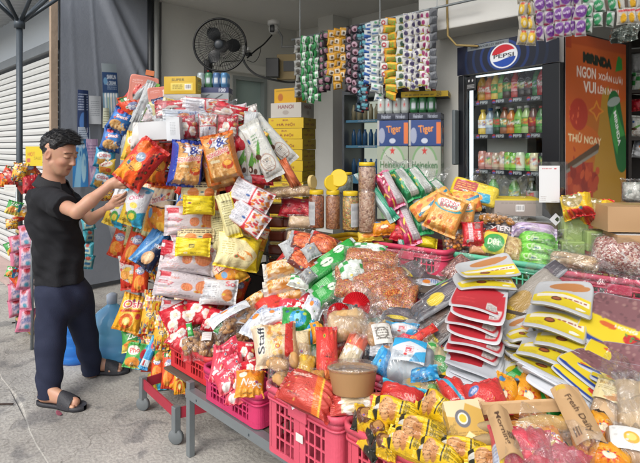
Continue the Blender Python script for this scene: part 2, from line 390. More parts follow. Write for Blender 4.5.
def painted(name, W, Hh, f, nu, nv, mat=None, parent=None, M=None, back='dddddd', th=.002, curve=None):
    """a flat painted sheet of real thickness in local xz (faces -y)"""
    c = Cv(nu, nv); f(c); c = c.out()
    s, t = np.meshgrid(np.linspace(-.5, .5, nu+1), np.linspace(0, 1, nv+1)); X, Z = s*W, t*Hh; Y = np.zeros_like(X) if curve is None else curve(s, t)
    a = np.stack([X, Y, Z], -1); b = np.stack([X, Y+th, Z], -1)[:, ::-1]
    o = link(name, grid_mesh(name, [a, b], [c, np.broadcast_to(np.array(lin(back)), b.shape)]), mat or CARD, parent)
    if M is not None: (setattr(o, 'matrix_local', M) if parent else setattr(o, 'matrix_world', M))
    return o
def pbox(name, W, D, Hh, ff, fs=None, ft=None, res=(60, 40), mat=None, parent=None, rs=None, sag=.004):
    """a painted carton, front in -y, its base centred at the origin"""
    nu, nv = res; V, C = [], []
    def sheet(f, a, b, o0, ex, ez):
        c = Cv(a, b); f(c); c = c.out(); s, t = np.meshgrid(np.linspace(0, 1, a+1), np.linspace(0, 1, b+1))
        bul = (np.sin(s*math.pi)*np.sin(t*math.pi))[..., None]*sag
        nrm = np.cross(ex, ez); nrm = nrm/np.linalg.norm(nrm)
        V.append(np.array(o0)+s[..., None]*np.array(ex)+t[..., None]*np.array(ez)+bul*nrm); C.append(c)
    fs = fs or ff; w, d = W/2, D/2; ms = rs or max(int(nu*D/W), 8)
    sheet(ff, nu, nv, (-w, -d, 0), (W, 0, 0), (0, 0, Hh)); sheet(fs, ms, nv, (w, -d, 0), (0, D, 0), (0, 0, Hh))
    sheet(ff, nu, nv, (w, d, 0), (-W, 0, 0), (0, 0, Hh)); sheet(fs, ms, nv, (-w, d, 0), (0, -D, 0), (0, 0, Hh))
    ft = ft or (lambda c: c.rect(0, 0, 1, 1, 'cccccc')); sheet(ft, nu, ms, (-w, -d, Hh), (W, 0, 0), (0, D, 0)); sheet(ft, 4, 4, (-w, d, 0), (W, 0, 0), (0, -D, 0))
    return link(name, grid_mesh(name, V, C, smooth=False), mat or CARD, parent)
# ================================================================ SETTING
def ground_mat():
    m, nt, b, N, L = newmat('concrete_ground'); co = _coord(nt)
    n1 = N('ShaderNodeTexNoise'); n1.inputs['Scale'].default_value = 1.3; n1.inputs['Detail'].default_value = 7; n1.inputs['Roughness'].default_value = .62; L(co, n1.inputs['Vector'])
    r1 = N('ShaderNodeValToRGB'); e = r1.color_ramp.elements; e[0].position = .36; e[0].color = (*lin('989590'), 1); e[1].position = .62; e[1].color = (*lin('bcb9b3'), 1); L(n1.outputs['Fac'], r1.inputs[0])
    n2 = N('ShaderNodeTexNoise'); n2.inputs['Scale'].default_value = 5; n2.inputs['Detail'].default_value = 8; n2.inputs['Distortion'].default_value = .7; L(co, n2.inputs['Vector'])
    r2 = N('ShaderNodeValToRGB'); e = r2.color_ramp.elements; e[0].position = .53; e[0].color = (1, 1, 1, 1); e[1].position = .64; e[1].color = (.6, .61, .64, 1); L(n2.outputs['Fac'], r2.inputs[0])
    mx = N('ShaderNodeMix'); mx.data_type = 'RGBA'; mx.blend_type = 'MULTIPLY'; mx.inputs['Factor'].default_value = 1; L(r1.outputs[0], mx.inputs['A']); L(r2.outputs[0], mx.inputs['B'])
    n3 = N('ShaderNodeTexNoise'); n3.inputs['Scale'].default_value = 60; n3.inputs['Detail'].default_value = 6; L(co, n3.inputs['Vector'])
    r3 = N('ShaderNodeValToRGB'); e = r3.color_ramp.elements; e[0].position = .3; e[0].color = (.72, .72, .72, 1); e[1].position = .7; e[1].color = (1.12, 1.12, 1.1, 1); L(n3.outputs['Fac'], r3.inputs[0])
    m2 = N('ShaderNodeMix'); m2.data_type = 'RGBA'; m2.blend_type = 'MULTIPLY'; m2.inputs['Factor'].default_value = 1; L(mx.outputs['Result'], m2.inputs['A']); L(r3.outputs[0], m2.inputs['B'])
    # hairline cracks
    v = N('ShaderNodeTexVoronoi'); v.feature = 'DISTANCE_TO_EDGE'; v.inputs['Scale'].default_value = .8
    vm = N('ShaderNodeVectorMath'); vm.operation = 'MULTIPLY_ADD'; vm.inputs[1].default_value = (.5, .5, .5); L(n2.outputs['Color'], vm.inputs[0]); L(co, vm.inputs[2]); L(vm.outputs[0], v.inputs['Vector'])
    r4 = N('ShaderNodeValToRGB'); e = r4.color_ramp.elements; e[0].position = .0; e[0].color = (.45, .44, .42, 1); e[1].position = .006; e[1].color = (1, 1, 1, 1); L(v.outputs['Distance'], r4.inputs[0])
    m3 = N('ShaderNodeMix'); m3.data_type = 'RGBA'; m3.blend_type = 'MULTIPLY'; m3.inputs['Factor'].default_value = .7; L(m2.outputs['Result'], m3.inputs['A']); L(r4.outputs[0], m3.inputs['B'])
    L(m3.outputs['Result'], b.inputs['Base Color']); b.inputs['Roughness'].default_value = .85
    bp = N('ShaderNodeBump'); bp.inputs['Strength'].default_value = .5; bp.inputs['Distance'].default_value = .01; ad = N('ShaderNodeMath'); ad.operation = 'ADD'; L(n3.outputs['Fac'], ad.inputs[0]); L(n2.outputs['Fac'], ad.inputs[1]); L(ad.outputs[0], bp.inputs['Height']); L(bp.outputs[0], b.inputs['Normal'])
    return m
GM = ground_mat()
bm = bmesh.new(); n = 1
vv = [bm.verts.new(p) for p in ((-120, -120, -.03), (120, -120, -.03), (120, 120, -.03), (-120, 120, -.03))]; bm.faces.new(vv)
tag(bm_obj('street', bm, pbr('asphalt', '77746f', .9, var=.2, bump=.4)), None, None, kind='structure')
# pavement slab with a worn seam at its lower left
q0 = P(-10, 350, dZ(350, 0)); q1 = P(52, 470, dZ(470, 0)); dr = (q1-q0).normalized()
A_, B_ = q0-dr*9, q1+dr*9
bm = bmesh.new(); side = Vector((dr.y, -dr.x, 0))
if side.dot(RT) < 0: side = -side
pts = [A_, B_, B_+side*25, A_+side*25]; 
rows = []
for i in range(121):
    f = i/120; p = A_.lerp(B_, f); j = .012*math.sin(f*140)+.01*math.sin(f*61+2)
    rows.append((bm.verts.new(p+side*j+Vector((0, 0, 0))), bm.verts.new(p+side*(j-.03)+Vector((0, 0, -.028))), bm.verts.new(p+side*22)))
for a, b in zip(rows, rows[1:]): bm.faces.new((a[0], b[0], b[2], a[2])); bm.faces.new((a[1], b[1], b[0], a[0]))
g = bm_obj('pavement', bm, GM); g['kind'] = 'structure'
bm = bmesh.new()      # outer slab, worn and a little lower
rows = []
for i in range(61):
    f = i/60; p = A_.lerp(B_, f); rows.append((bm.verts.new(p-side*.004+Vector((0, 0, -.004))), bm.verts.new(p-side*12+Vector((0, 0, -.004)))))
for a, b in zip(rows, rows[1:]): bm.faces.new((a[1], b[1], b[0], a[0]))
g = bm_obj('pavement', bm, GM); g['kind'] = 'structure'
# pink step under the shutter
step = box('doorstep', -16, -5.95, 1.55, 2.2, .004, .05, pbr('pink_paving', 'b8a09a', .8, var=.2)); step['kind'] = 'structure'
WALLM = pbr('white_plaster', 'dedfda', .85, var=.08, vs=2, bump=.15, bs=25)
WX = -5.7; CZ = 3.3; YB = 5.2
# shop floor
fl = box('shop_floor', WX, 4.5, 2.6, YB, .0, .12, pbr('shop_tile', '8a8680', .5)); fl['kind'] = 'structure'
# left neighbour: shutter and cladding
YS = 1.85
def wth(name, label, cat, group=None): e = empty(name); tag(e, label, cat, group); return e
sh = wth('roller_shutter', 'white slatted roller shutter closed over the neighbouring shop on the left', 'shutter')
def shut(name, x0, x1, z0, z1, Y, pitch, par, mat):
    n = int((z1-z0)/pitch); Z, Yy = [], []
    for i in range(n):
        for f, dy in ((0, .016), (.1, .0), (.5, -.006), (.9, 0), (.94, .016)): Z.append(z0+(i+f)*pitch); Yy.append(Y+dy)
    V = np.zeros((len(Z), 2, 3)); V[:, 0, 0] = x0; V[:, 1, 0] = x1; V[:, :, 1] = np.array(Yy)[:, None]; V[:, :, 2] = np.array(Z)[:, None]
    C = np.broadcast_to(np.array(lin('d4d6d4')), V.shape).copy(); ii = np.arange(len(Z)) % 5; C[(ii == 0)|(ii == 4)] = lin('63686c')
    return link(name, grid_mesh(name, V, C, smooth=False), mat, par)
SHM = mprint('shutter_paint', .5, 0)
shut('slat_curtain', -16, -5.77, .05, 2.58, YS, .078, sh, SHM)
tc = box('header_channel', -16, -5.77, YS-.05, YS+.1, 2.58, 2.68, pbr('grey_channel', '6f757a', .5), sh)
w = box('wall', -16, -5.77, YS+.06, YS+.2, 2.68, 4.4, pbr('white_cladding', 'cdd6de', .6, var=.05, vs=1), None); tag(w, 'pale blue white cladding above the closed shutter at far left', 'wall')
bm = bmesh.new()
for i in range(9): bx(bm, -16+i*1.25, -16+i*1.25+.012, YS+.052, YS+.0575, 2.7, 4.4)
bm_obj('panel_joint', bm, pbr('joint', 'a9b2ba', .6), w)
aw = wth('awning', 'ribbed grey white metal awning over the closed shutter in the top left corner', 'awning')
bm = bmesh.new(); nx = 60
for k in range(2):
    pass
V = np.zeros((8, 241, 3)); xs = np.linspace(-16, -5.75, 241); 
zz = (.012*np.sign(np.sin(xs*40)))
for j in range(8): V[j, :, 0] = xs; V[j, :, 1] = YS+.2-j*.1; V[j, :, 2] = 3.02-j*.012+zz+.25
link('roof_sheet', grid_mesh('roof_sheet', [V, V[::-1]-np.array([0, 0, .008])], [None, None], smooth=False), pbr('awning_metal', 'b4b8ba', .5), aw)
box('edge_beam', -16, -5.75, YS-.56, YS-.5, 3.1, 3.2, pbr('grey_steel', '7d8388', .5), aw)
# parasol post with arms
pp = P(19.5, 60, 4.6); po = empty('canopy_post', (pp.x, pp.y, 0)); tag(po, 'dark grey steel post with spreading arms near the shutter on the far left', 'post')
DKM = pbr('dark_steel', '4b545c', .45, .3)
bm = bmesh.new(); tube(bm, [(0, 0, 0), (0, 0, 2.66)], .026, 12); tube(bm, [(0, 0, 2.62), (0, 0, 2.7)], .045, 12); bm_obj('pole', bm, DKM, po, True)
for ang, el in ((140, .42), (95, .5), (45, .5), (10, .55), (200, .45), (265, .5), (315, .5)):
    bm = bmesh.new(); a = math.radians(ang); tube(bm, [(0, 0, 2.66), (.55*math.cos(a), .55*math.sin(a), 2.66+el)], .017, 8); bm_obj('arm', bm, DKM, po, True)
# beige column
cl = box('brick_pillar', WX-.06, WX+.0, 1.765, 1.83, 0, 4.4, pbr('worn_beige', 'b09c88', .9, var=.25, vs=9, bump=.5, bs=18)); tag(cl, 'worn beige concrete pillar between the white shutter and the grey tarpaulin', 'pillar')
# left wall (fan wall) and ceiling, back wall
Y1 = 3.0
def wallbox(name, *a, mat=WALLM, label=''): o = box(name, *a, mat); tag(o, label, 'wall'); return o
# fan wall with door opening
dy0, dy1, dz = 4.03, 4.62, 2.52
fw = empty('side_wall'); tag(fw, 'white plaster side wall carrying the black fan and the camera', 'wall')
bm = bmesh.new()
bx(bm, WX-.2, WX, Y1, dy0, 0, CZ); bx(bm, WX-.2, WX, dy1, YB, 0, CZ); bx(bm, WX-.2, WX, dy0, dy1, dz, CZ)
bm_obj('wall_surface', bm, WALLM, fw)
bm = bmesh.new(); bx(bm, WX+.002, WX+.09, dy0-.35, YB, dz+.04, dz+.16, .004); bm_obj('ledge', bm, WALLM, fw)
dr_ = empty('glass_door'); tag(dr_, 'pale frosted glass door in the side wall behind the hanging snacks', 'door')
box('glass', WX-.09, WX-.08, dy0, dy1, .05, dz-.04, pbr('frosted_glass', 'b4ccc8', .35, var=.08), dr_)
bm = bmesh.new(); bx(bm, WX-.12, WX+.01, dy0-.0, dy0+.05, 0, dz); bx(bm, WX-.12, WX+.01, dy1-.05, dy1, 0, dz); bx(bm, WX-.12, WX+.01, dy0+.05, dy1-.05, dz-.05, dz); bm_obj('door_frame', bm, pbr('alu_frame', 'a9b1b0', .4, .3), dr_)
wallbox('back_wall', WX-.2, -4.6, YB, YB+.15, 0, CZ, label='white back wall stub behind the stack of yellow cartons')
b_ = empty('back_wall'); tag(b_, 'white back wall above and around the dark doorway behind the hanging sachets', 'wall')
bm = bmesh.new(); bx(bm, -4.596, 4.5, YB, YB+.15, 2.35, CZ); bx(bm, -1.9, 4.5, YB, YB+.15, 0, 2.35); bm_obj('wall_surface', bm, WALLM, b_)
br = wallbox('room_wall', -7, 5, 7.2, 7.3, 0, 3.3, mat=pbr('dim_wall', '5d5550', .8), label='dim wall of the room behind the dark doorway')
cg = box('ceiling', WX-.2, 4.5, 2.35, 7.3, CZ, CZ+.12, pbr('ceiling_plaster', 'dcdcd8', .9, var=.06, vs=2)); cg['kind'] = 'structure'
bm = bmesh.new(); bx(bm, -4.6, -4.5, YB-.04, YB+.12, .1, 2.35); bx(bm, -3.72, -3.6, YB-.04, YB+.12, .1, 2.35); bx(bm, -4.5, -3.72, YB-.04, YB+.12, 2.28, 2.35)
tag(bm_obj('door_frame', bm, pbr('dark_red_wood', '5c2a26', .5)), 'dark red wooden frame of the doorway beside the small drinks fridge', 'door frame')
pl_ = box('white_pillar', -4.62-.3, -4.64, YB-.32, YB-.01, 0, CZ, WALLM); tag(pl_, 'white square pillar between the yellow cartons and the dark doorway', 'pillar')
# front pillar wall at right behind the fridge with fascia
YW = 3.62; xw = P(436, 100, dY(436, YW)).x
fr = empty('front_wall'); tag(fr, 'white wall and deep overhead beam behind the tall drinks fridge', 'wall')
box('wall_surface', xw, xw+.75, YW, YW+.16, 0, CZ, WALLM, fr)
box('beam', xw+.03, 4.5, YW-.3, YW-.002, 2.42, CZ, pbr('white_beam', 'e2e3df', .8, var=.06), fr, .01)
# cable on the beam
bm = bmesh.new(); a = P(447, 6, dY(447, YW-.31)); tube(bm, [a+Vector((0, 0, .5)), a, a+Vector((.01, -.005, -.22)), a+Vector((.08, -.005, -.3)), a+Vector((.25, -.005, -.33))], .008, 6)
tag(bm_obj('cable', bm, pbr('yellow_cable', '9a8450', .6), None, True), 'thin yellowish cable running down the white beam left of the tall fridge', 'cable')
# grey tarpaulin
def tarp():
    nu, nv = 150, 130; s, t = np.meshgrid(np.linspace(0, 1, nu+1), np.linspace(0, 1, nv+1))
    Y = 1.84+s*(Y1-.16-1.84); Z = .06+t*3.3
    dep = .009*wob(s*1.1, t, 3, .7)+.003*wob(s, t*1.6, 8, 3)
    for (s0, t0, s1, t1, a, w) in ((.42, 1.0, .95, .68, .05, .035), (.5, 1.0, .98, .74, -.035, .03), (.36, 1., .8, .7, .03, .025), (.3, 1.0, .42, .5, .005, .02), (.1, .9, .2, .3, .004, .03), (.6, .62, .9, .5, .01, .02)):
        dx, dyy = s1-s0, t1-t0; q = np.clip(((s-s0)*dx+(t-t0)*dyy)/(dx*dx+dyy*dyy), 0, 1); dd = np.hypot(s-s0-q*dx, t-t0-q*dyy); dep = dep+a*np.exp(-(dd/w)**2)
    X = WX+.06+dep; a = np.stack([X, Y, Z], -1); b = a[:, ::-1]-np.array([.006, 0, 0])
    o = link('tarpaulin', grid_mesh('tarpaulin', [a, b], [None, None]), pbr('grey_tarp', '868c96', .55, var=.12, vs=3, bump=.25, bs=30))
    tag(o, 'creased blue grey tarpaulin hung as a wall behind the man', 'tarpaulin')
tarp()
tw = box('side_wall', WX-.2, WX-.02, 1.86, Y1-.01, 0, 4.2, pbr('grey_render', '757a80', .9)); tag(tw, 'grey rendered wall hidden behind the tarpaulin', 'wall')
for nm, u, r, m, lb in (('drain_pipe', 150.5, .035, pbr('black_pipe', '23272b', .5), 'black vertical pipe where the tarpaulin meets the white wall'), ('drain_pipe', 156, .04, pbr('grey_pipe', '8f9290', .6), 'light grey vertical pipe beside the black one')):
    p = P(u, 50, dX(u, WX+.07)); bm = bmesh.new(); tube(bm, [(p.x, p.y, 0), (p.x, p.y, CZ+.3)], r, 14); o = bm_obj(nm, bm, m, None, True); tag(o, lb, 'pipe')
# ---------------- posters on the tarpaulin (hang on the X plane)
def on_wall(u, v, w, h, name, f, label, X=WX+.14, nu=30, nv=50, cat='poster', tilt=0, mat=None):
    dd = dX(u, X); p = P(u, v, dd); y0 = P(u-w/2, v, dX(u-w/2, X)).y; y1 = P(u+w/2, v, dX(u+w/2, X)).y
    W, Hh = y1-y0, h*dd/F
    M = Matrix.Translation((X, p.y, p.z-Hh/2))@Matrix.Rotation(math.radians(90), 4, 'Z')@Matrix.Rotation(math.radians(tilt), 4, 'Y')
    o = painted(name, W, Hh, f, nu, nv, CARD, None, M, curve=lambda s, t: -.01*np.sin(s*3+t*2)); tag(o, label, cat); return o
def pst_blue(c):
    c.rect(0, 0, 1, 1, '2b4a78'); c.rect(0, .85, 1, 1, '9aa6ac'); c.text('SHIKUN', .6, .77, .6, .07, 'e8eef4'); c.text('ICE CREAM', .5, .67, .7, .06, 'd8e4f0')
    c.lines(.3, .56, .9, .66, 3, 'b8cadc'); c.ell(.2, .7, .12, .06, '6fa0c8'); c.rect(0, 0, 1, .5, '7fa6bd')
    for i in range(5): c.poly([(.12+i*.17, .1), (.2+i*.17, .12), (.22+i*.17, .5), (.1+i*.17, .46)], ['d8e2e6', 'b8c8b0', 'e4dccc', 'cfd8e8', 'd0b8a0'][i]); c.ell(.16+i*.17, .46, .06, .04, 'f0f4f4')
    c.speck(0, 0, 1, .2, ['4878a0', 'dce8ee', '3a6088'], 30, .04, .02)
on_wall(112, 93, 15, 58, 'product_poster', pst_blue, 'tall blue and white ice poster on the tarpaulin left of the pink cards', nu=40, nv=100, tilt=-3)
def pst_dark(c): c.rect(0, 0, 1, 1, '263a66'); c.lines(.1, .6, .9, .95, 7, 'c8d4e8'); c.ell(.5, .35, .3, .2, '4a78b8'); c.text('OISHI', .5, .2, .7, .1, 'e8e8f0'); c.rect(.55, .1, .8, .9, '182848')
on_wall(83, 115, 11, 50, 'product_poster', pst_dark, 'narrow dark blue poster above the man on the tarpaulin', nu=24, nv=70)
on_wall(95, 110, 12, 28, 'paper_notice', lambda c: (c.rect(0, 0, 1, 1, 'c6cbd0'), c.lines(.15, .3, .85, .85, 8, '8a9098')), 'blank looking white paper notice pinned right of the narrow dark poster', cat='notice')
on_wall(84, 136, 12, 18, 'paper_notice', lambda c: (c.rect(0, 0, 1, 1, 'b9c6d6'), c.lines(.1, .2, .9, .9, 6, '5a6a88')), 'small pale blue notice directly above the bright blue hanging packet', cat='notice')
on_wall(106, 118, 6, 20, 'paper_notice', lambda c: (c.rect(0, 0, 1, 1, 'd4d8c0'), c.lines(.1, .2, .9, .9, 6, '8a8a68')), 'narrow cream paper slip under the tall blue poster', cat='notice', X=WX+.16)
# ---------------- fan
FMB = pbr('fan_black', '17191b', .4)
fp = P(220, 45, 5.35); fe = empty('wall_fan'); tag(fe, 'black caged oscillating fan mounted high on the white side wall', 'fan')
fx = (Vector((.72, -.66, -.1))).normalized(); fr_ = UP.cross(fx).normalized(); fu = fx.cross(fr_)
fe.matrix_world = Matrix.Translation(fp)@Matrix((fr_, fu, fx)).transposed().to_4x4()
R0 = .272
def cage(z0, z1, name, mat, nsp):
    bm = bmesh.new()
    for i in range(nsp):
        a = 2*math.pi*i/nsp; tube(bm, [(r*math.cos(a+tw_), r*math.sin(a+tw_), z0+(z1-z0)*(1-(r/R0)**2.5)) for r, tw_ in ((.05, 0), (.12, .08), (.19, .12), (.24, .13), (R0, .14))], .0022, 4)
    for r in (.05, .14, .22): tube(bm, [(r*math.cos(a), r*math.sin(a), z0+(z1-z0)*(1-(r/R0)**2.5)) for a in np.linspace(0, 6.2832, 40)], .002, 4)
    return bm_obj(name, bm, mat, fe, True)
cage(0, .08, 'front_grille', FMB, 60); cage(0, -.1, 'rear_grille', FMB, 50)
bm = bmesh.new(); tube(bm, [(R0*math.cos(a), R0*math.sin(a), 0) for a in np.linspace(0, 6.2832, 60)], .012, 8); bm_obj('rim', bm, FMB, fe, True)
bm = bmesh.new(); lathe(bm, [(.001, .09), (.03, .088), (.05, .075), (.05, .07)], 24); bm_obj('hub_badge', bm, pbr('hub_grey', '3c4248', .4), fe, True)
bm = bmesh.new(); lathe(bm, [(.035, -.1), (.045, -.05), (.04, .03), (.001, .04)], 20); bm_obj('hub', bm, FMB, fe, True)
for k in range(3):
    V = np.zeros((9, 13, 3)); 
    for i in range(9):
        for j in range(13):
            r = .04+.19*j/12; wv = .9*(math.sin(math.pi*min(1, (j+2)/13))**.6); a = 2.094*k+(i/8-.5)*wv*1.15; V[i, j] = (r*math.cos(a), r*math.sin(a), -.03+(i/8-.5)*.05)
    link('blade', grid_mesh('blade', [V, V[::-1]-np.array([0, 0, .002])], [None, None]), pbr('blade_grey', '24282c', .35), fe)
bm = bmesh.new(); lathe(bm, [(.02, -.24), (.06, -.22), (.07, -.12), (.04, -.1)], 20); bm_obj('motor', bm, FMB, fe, True)
bm = bmesh.new(); bx(bm, -.2, -.11, -.34, -.14, -.2, -.12, .025); bm_obj('control_box', bm, FMB, fe, True)
bm = bmesh.new(); bx(bm, -.16, -.14, -.27, -.26, -.12, -.117); bm_obj('red_lamp', bm, pbr('red_dot', 'd02020', .3, bump=0), fe)
bm = bmesh.new(); tube(bm, [(-.15, -.2, -.16), (-.1, -.1, -.22), (0, 0, -.2)], .022, 8); tube(bm, [(-.15, -.2, -.18), (-.16, -.2, -.36)], .03, 8); bm_obj('bracket', bm, FMB, fe, True)
# camera and boxes on the wall
cp = P(274, 29, 5.9); ce = empty('security_camera', cp, math.radians(25)); tag(ce, 'white round security camera under the ceiling corner', 'camera')
WPL = pbr('white_plastic', 'd4d5d2', .35, bump=0); BPL = pbr('black_plastic', '1c1e20', .35, bump=0)
bm = bmesh.new(); bmesh.ops.create_uvsphere(bm, u_segments=24, v_segments=16, radius=.062); bm_obj('body', bm, WPL, ce, True)
bm = bmesh.new(); bx(bm, -.025, .035, -.072, -.05, -.05, .035, .012); bm_obj('lens_panel', bm, BPL, ce, True)
bm = bmesh.new(); lathe(bm, [(.075, .045), (.075, .09), (.05, .1)], 24); bm_obj('mount', bm, WPL, ce, True)
bm = bmesh.new(); p = P(282, 47, 5.95); tube(bm, [ce.location+Vector((.05, 0, 0)), p+Vector((0, 0, .12)), p, p+Vector((.15, .1, 0))], .014, 6); tag(bm_obj('conduit', bm, pbr('grey_conduit', '8b8d8c', .5), None, True), 'grey bent conduit beside the round security camera', 'conduit')
s_ = P(247, 52, 5.75); so_ = empty('wall_socket', s_); tag(so_, 'white socket with plugs between the fan and the security camera', 'socket')
so_.rotation_euler = (0, 0, math.radians(90))
box('faceplate', -.05, .05, -.0, .02, -.05, .07, WPL, so_, .004)
box('plug', -.02, .03, -.06, -.002, -.05, -.01, BPL, so_, .006); box('plug', -.03, .02, -.06, -.002, .01, .045, WPL, so_, .006)
def cable(pts, r, lab, m=None):
    bm = bmesh.new(); P_ = [P(*q) for q in pts]; Q = []
    for i in range(len(P_)-1):
        a, b = P_[i], P_[i+1]; a0 = P_[max(i-1, 0)]; b0 = P_[min(i+2, len(P_)-1)]
        for k in range(6):
            t = k/6; Q.append(.5*((2*a)+(b-a0)*t+(2*a0-5*a+4*b-b0)*t*t+(3*a-3*b+b0-a0)*t**3))
    Q.append(P_[-1]); tube(bm, Q, r, 6); tag(bm_obj('cable', bm, m or BPL, None, True), lab, 'cable')
cable([(247, 58, 5.7), (256, 50, 5.75), (264, 44, 5.8), (272, 35, 5.85)], .009, 'dark cable rising from the wall socket to the security camera')
cable([(247, 60, 5.65), (254, 62, 5.7), (259, 56, 5.7), (261, 47, 5.75)], .004, 'thin looped wire beside the wall socket')
cable([(243, 60, 5.6), (250, 70, 5.7), (262, 77, 5.8), (285, 82, 6.1), (296, 82, 6.3)], .013, 'thick grey cable sagging from the socket towards the corner', pbr('cable_grey', '6b6e70', .6))
cable([(220, 66, 5.4), (224, 62, 5.45), (236, 61, 5.6), (245, 60, 5.65)], .005, 'thin black lead from the fan to the wall socket')
o = box('speaker_box', -.075, .075, -.05, .05, -.11, .11, BPL, None, .006); o.location = P(273, 68, 5.9); o.rotation_euler = (0, 0, math.radians(40)); tag(o, 'small black loudspeaker box on the wall under the security camera', 'speaker')
bo = empty('wall_box', P(286, 67, 6.0), math.radians(40)); tag(bo, 'beige wall box with a dark screen beside the black loudspeaker', 'box')
box('case', -.1, .12, -.06, .06, -.15, .14, pbr('beige_box', 'a89468', .6), bo, .005); box('screen', -.02, .11, -.068, -.062, -.06, .06, BPL, bo)
# ---------------- big drinks fridge
cor = P(560, 147, 3.1); wdir = (FW*math.cos(math.radians(35))-RT*math.sin(math.radians(35))); ddir = (FW*math.sin(math.radians(35))+RT*math.cos(math.radians(35)))
W_, D_ = .78, .84; ztop, zbot = 2.275, .12
org = cor+wdir*W_; org.z = 0          # left front corner; local x = towards right, y = depth
fg = empty('drinks_fridge'); tag(fg, 'tall black glass fronted drinks fridge with a lit interior and an orange side panel', 'fridge')
fg.matrix_world = Matrix.Translation(org)@Matrix((-wdir, ddir, UP)).transposed().to_4x4()
BK = pbr('fridge_black', '14161b', .3, bump=0); IN = pbr('fridge_inner', 'c8ced0', .5, bump=0)
bm = bmesh.new()
bx(bm, 0, .04, .05, D_, zbot, ztop); bx(bm, W_-.04, W_, .05, D_, zbot, ztop); bx(bm, .04, W_-.04, D_-.04, D_, zbot, ztop); bx(bm, .04, W_-.04, .05, D_-.04, ztop-.06, ztop); bx(bm, .04, W_-.04, .05, D_-.04, zbot, .35)
bm_obj('cabinet', bm, BK, fg)
bm = bmesh.new(); bx(bm, .042, .05, .07, D_-.045, .35, 2.21); bx(bm, W_-.05, W_-.042, .07, D_-.045, .35, 2.21); bx(bm, .05, W_-.05, D_-.055, D_-.045, .35, 2.21); bm_obj('lining', bm, pbr('fridge_lining', '2c343a', .5, bump=0), fg)
bm = bmesh.new(); bx(bm, 0, .055, 0, .045, .35, 2.07, .006); bx(bm, W_-.12, W_, 0, .045, .35, 2.07, .006); bx(bm, .055, W_-.12, 0, .045, .35, .42); bm_obj('door_frame', bm, BK, fg)
def hd(c):
    c.rect(0, 0, 1, 1, '10142a')
    for k, r in enumerate((.36, .55, .75, .95)): c.arc(.5, .47, r*.42, r*1.25, .03/r, ['1e3c80', '182f68', '142852', '122244'][k])
    c.rect(.12, .80, .55, .97, '7d8488'); c.text('THE WORLD BEST', .33, .885, .36, .07, '23262c')
    c.ell(.5, .45, .135, .40, 'e8ecf2'); 
    c.put(((c.x-.5)/.12)**2+((c.y-.45)/.36)**2 < (c.y > .56+.05*np.sin((c.x-.5)*18)), 'c8202c'); c.put((((c.x-.5)/.12)**2+((c.y-.45)/.36)**2 < 1)&(c.y < .34+.05*np.sin((c.x-.5)*18)), '1c48a8')
    c.text('PEPSI', .5, .455, .2, .13, '14161c')
o = painted('header_sign', W_, .205, hd, 220, 64, mprint('fridge_sign', .3, 0), fg, Matrix.Translation((W_/2, -.008, 2.07)), th=.05)
def rail(c):
    c.rect(0, 0, 1, 1, '1a1d24')
    for k in range(5): c.ell(.08+k*.2, .5, .02, .32, 'b83038'); c.ell(.08+k*.2, .38, .018, .15, '3a62b0'); c.text('PEPSI', .155+k*.2, .5, .09, .5, 'c8ccd0')
for z in (1.88, 1.636, 1.384, 1.13, .88, .64):
    s = box('shelf', .052, W_-.052, .1, D_-.06, z-.012, z-.004, pbr('shelf_wire', '8c9498', .4, .4, bump=0), fg)
    painted('price_rail', W_-.11, .036, rail, 150, 8, CARD, s, Matrix.Translation((W_/2, .09, z-.028)), th=.006)
box('led_strip', .056, .078, .062, .075, .45, 2.05, pbr('led', 'f4fbff', .5, bump=0, emit='eef8ff', es=1.1), fg)
box('led_strip', .1, W_-.15, .075, .09, 2.055, 2.066, pbr('led', 'f4fbff'), fg)
gl = box('glass_pane', .055, W_-.12, .02, .026, .42, 2.07, None, fg) if False else None
bm = bmesh.new(); bx(bm, .0552, W_-.1202, .02, .026, .42, 2.069); bm_obj('glass_pane', bm, film('fridge_glass', .0, .05, .6, .02, (.93, .95, .95), .06), fg)
box('door_handle', -.01, .02, -.06, -.01, 1.42, 1.82, pbr('handle_grey', '6f777a', .35, .5), fg, .008)
painted('energy_label', .075, .1, lambda c: (c.rect(0, 0, 1, 1, '15161a'), c.lines(.1, .2, .9, .5, 3, 'c8c8c8'), c.star(.3, .7, .12, .12, 'd8d8d8'), c.star(.7, .7, .12, .12, 'd8d8d8')), 20, 20, CARD, fg, Matrix.Translation((.105, .012, 1.955)))
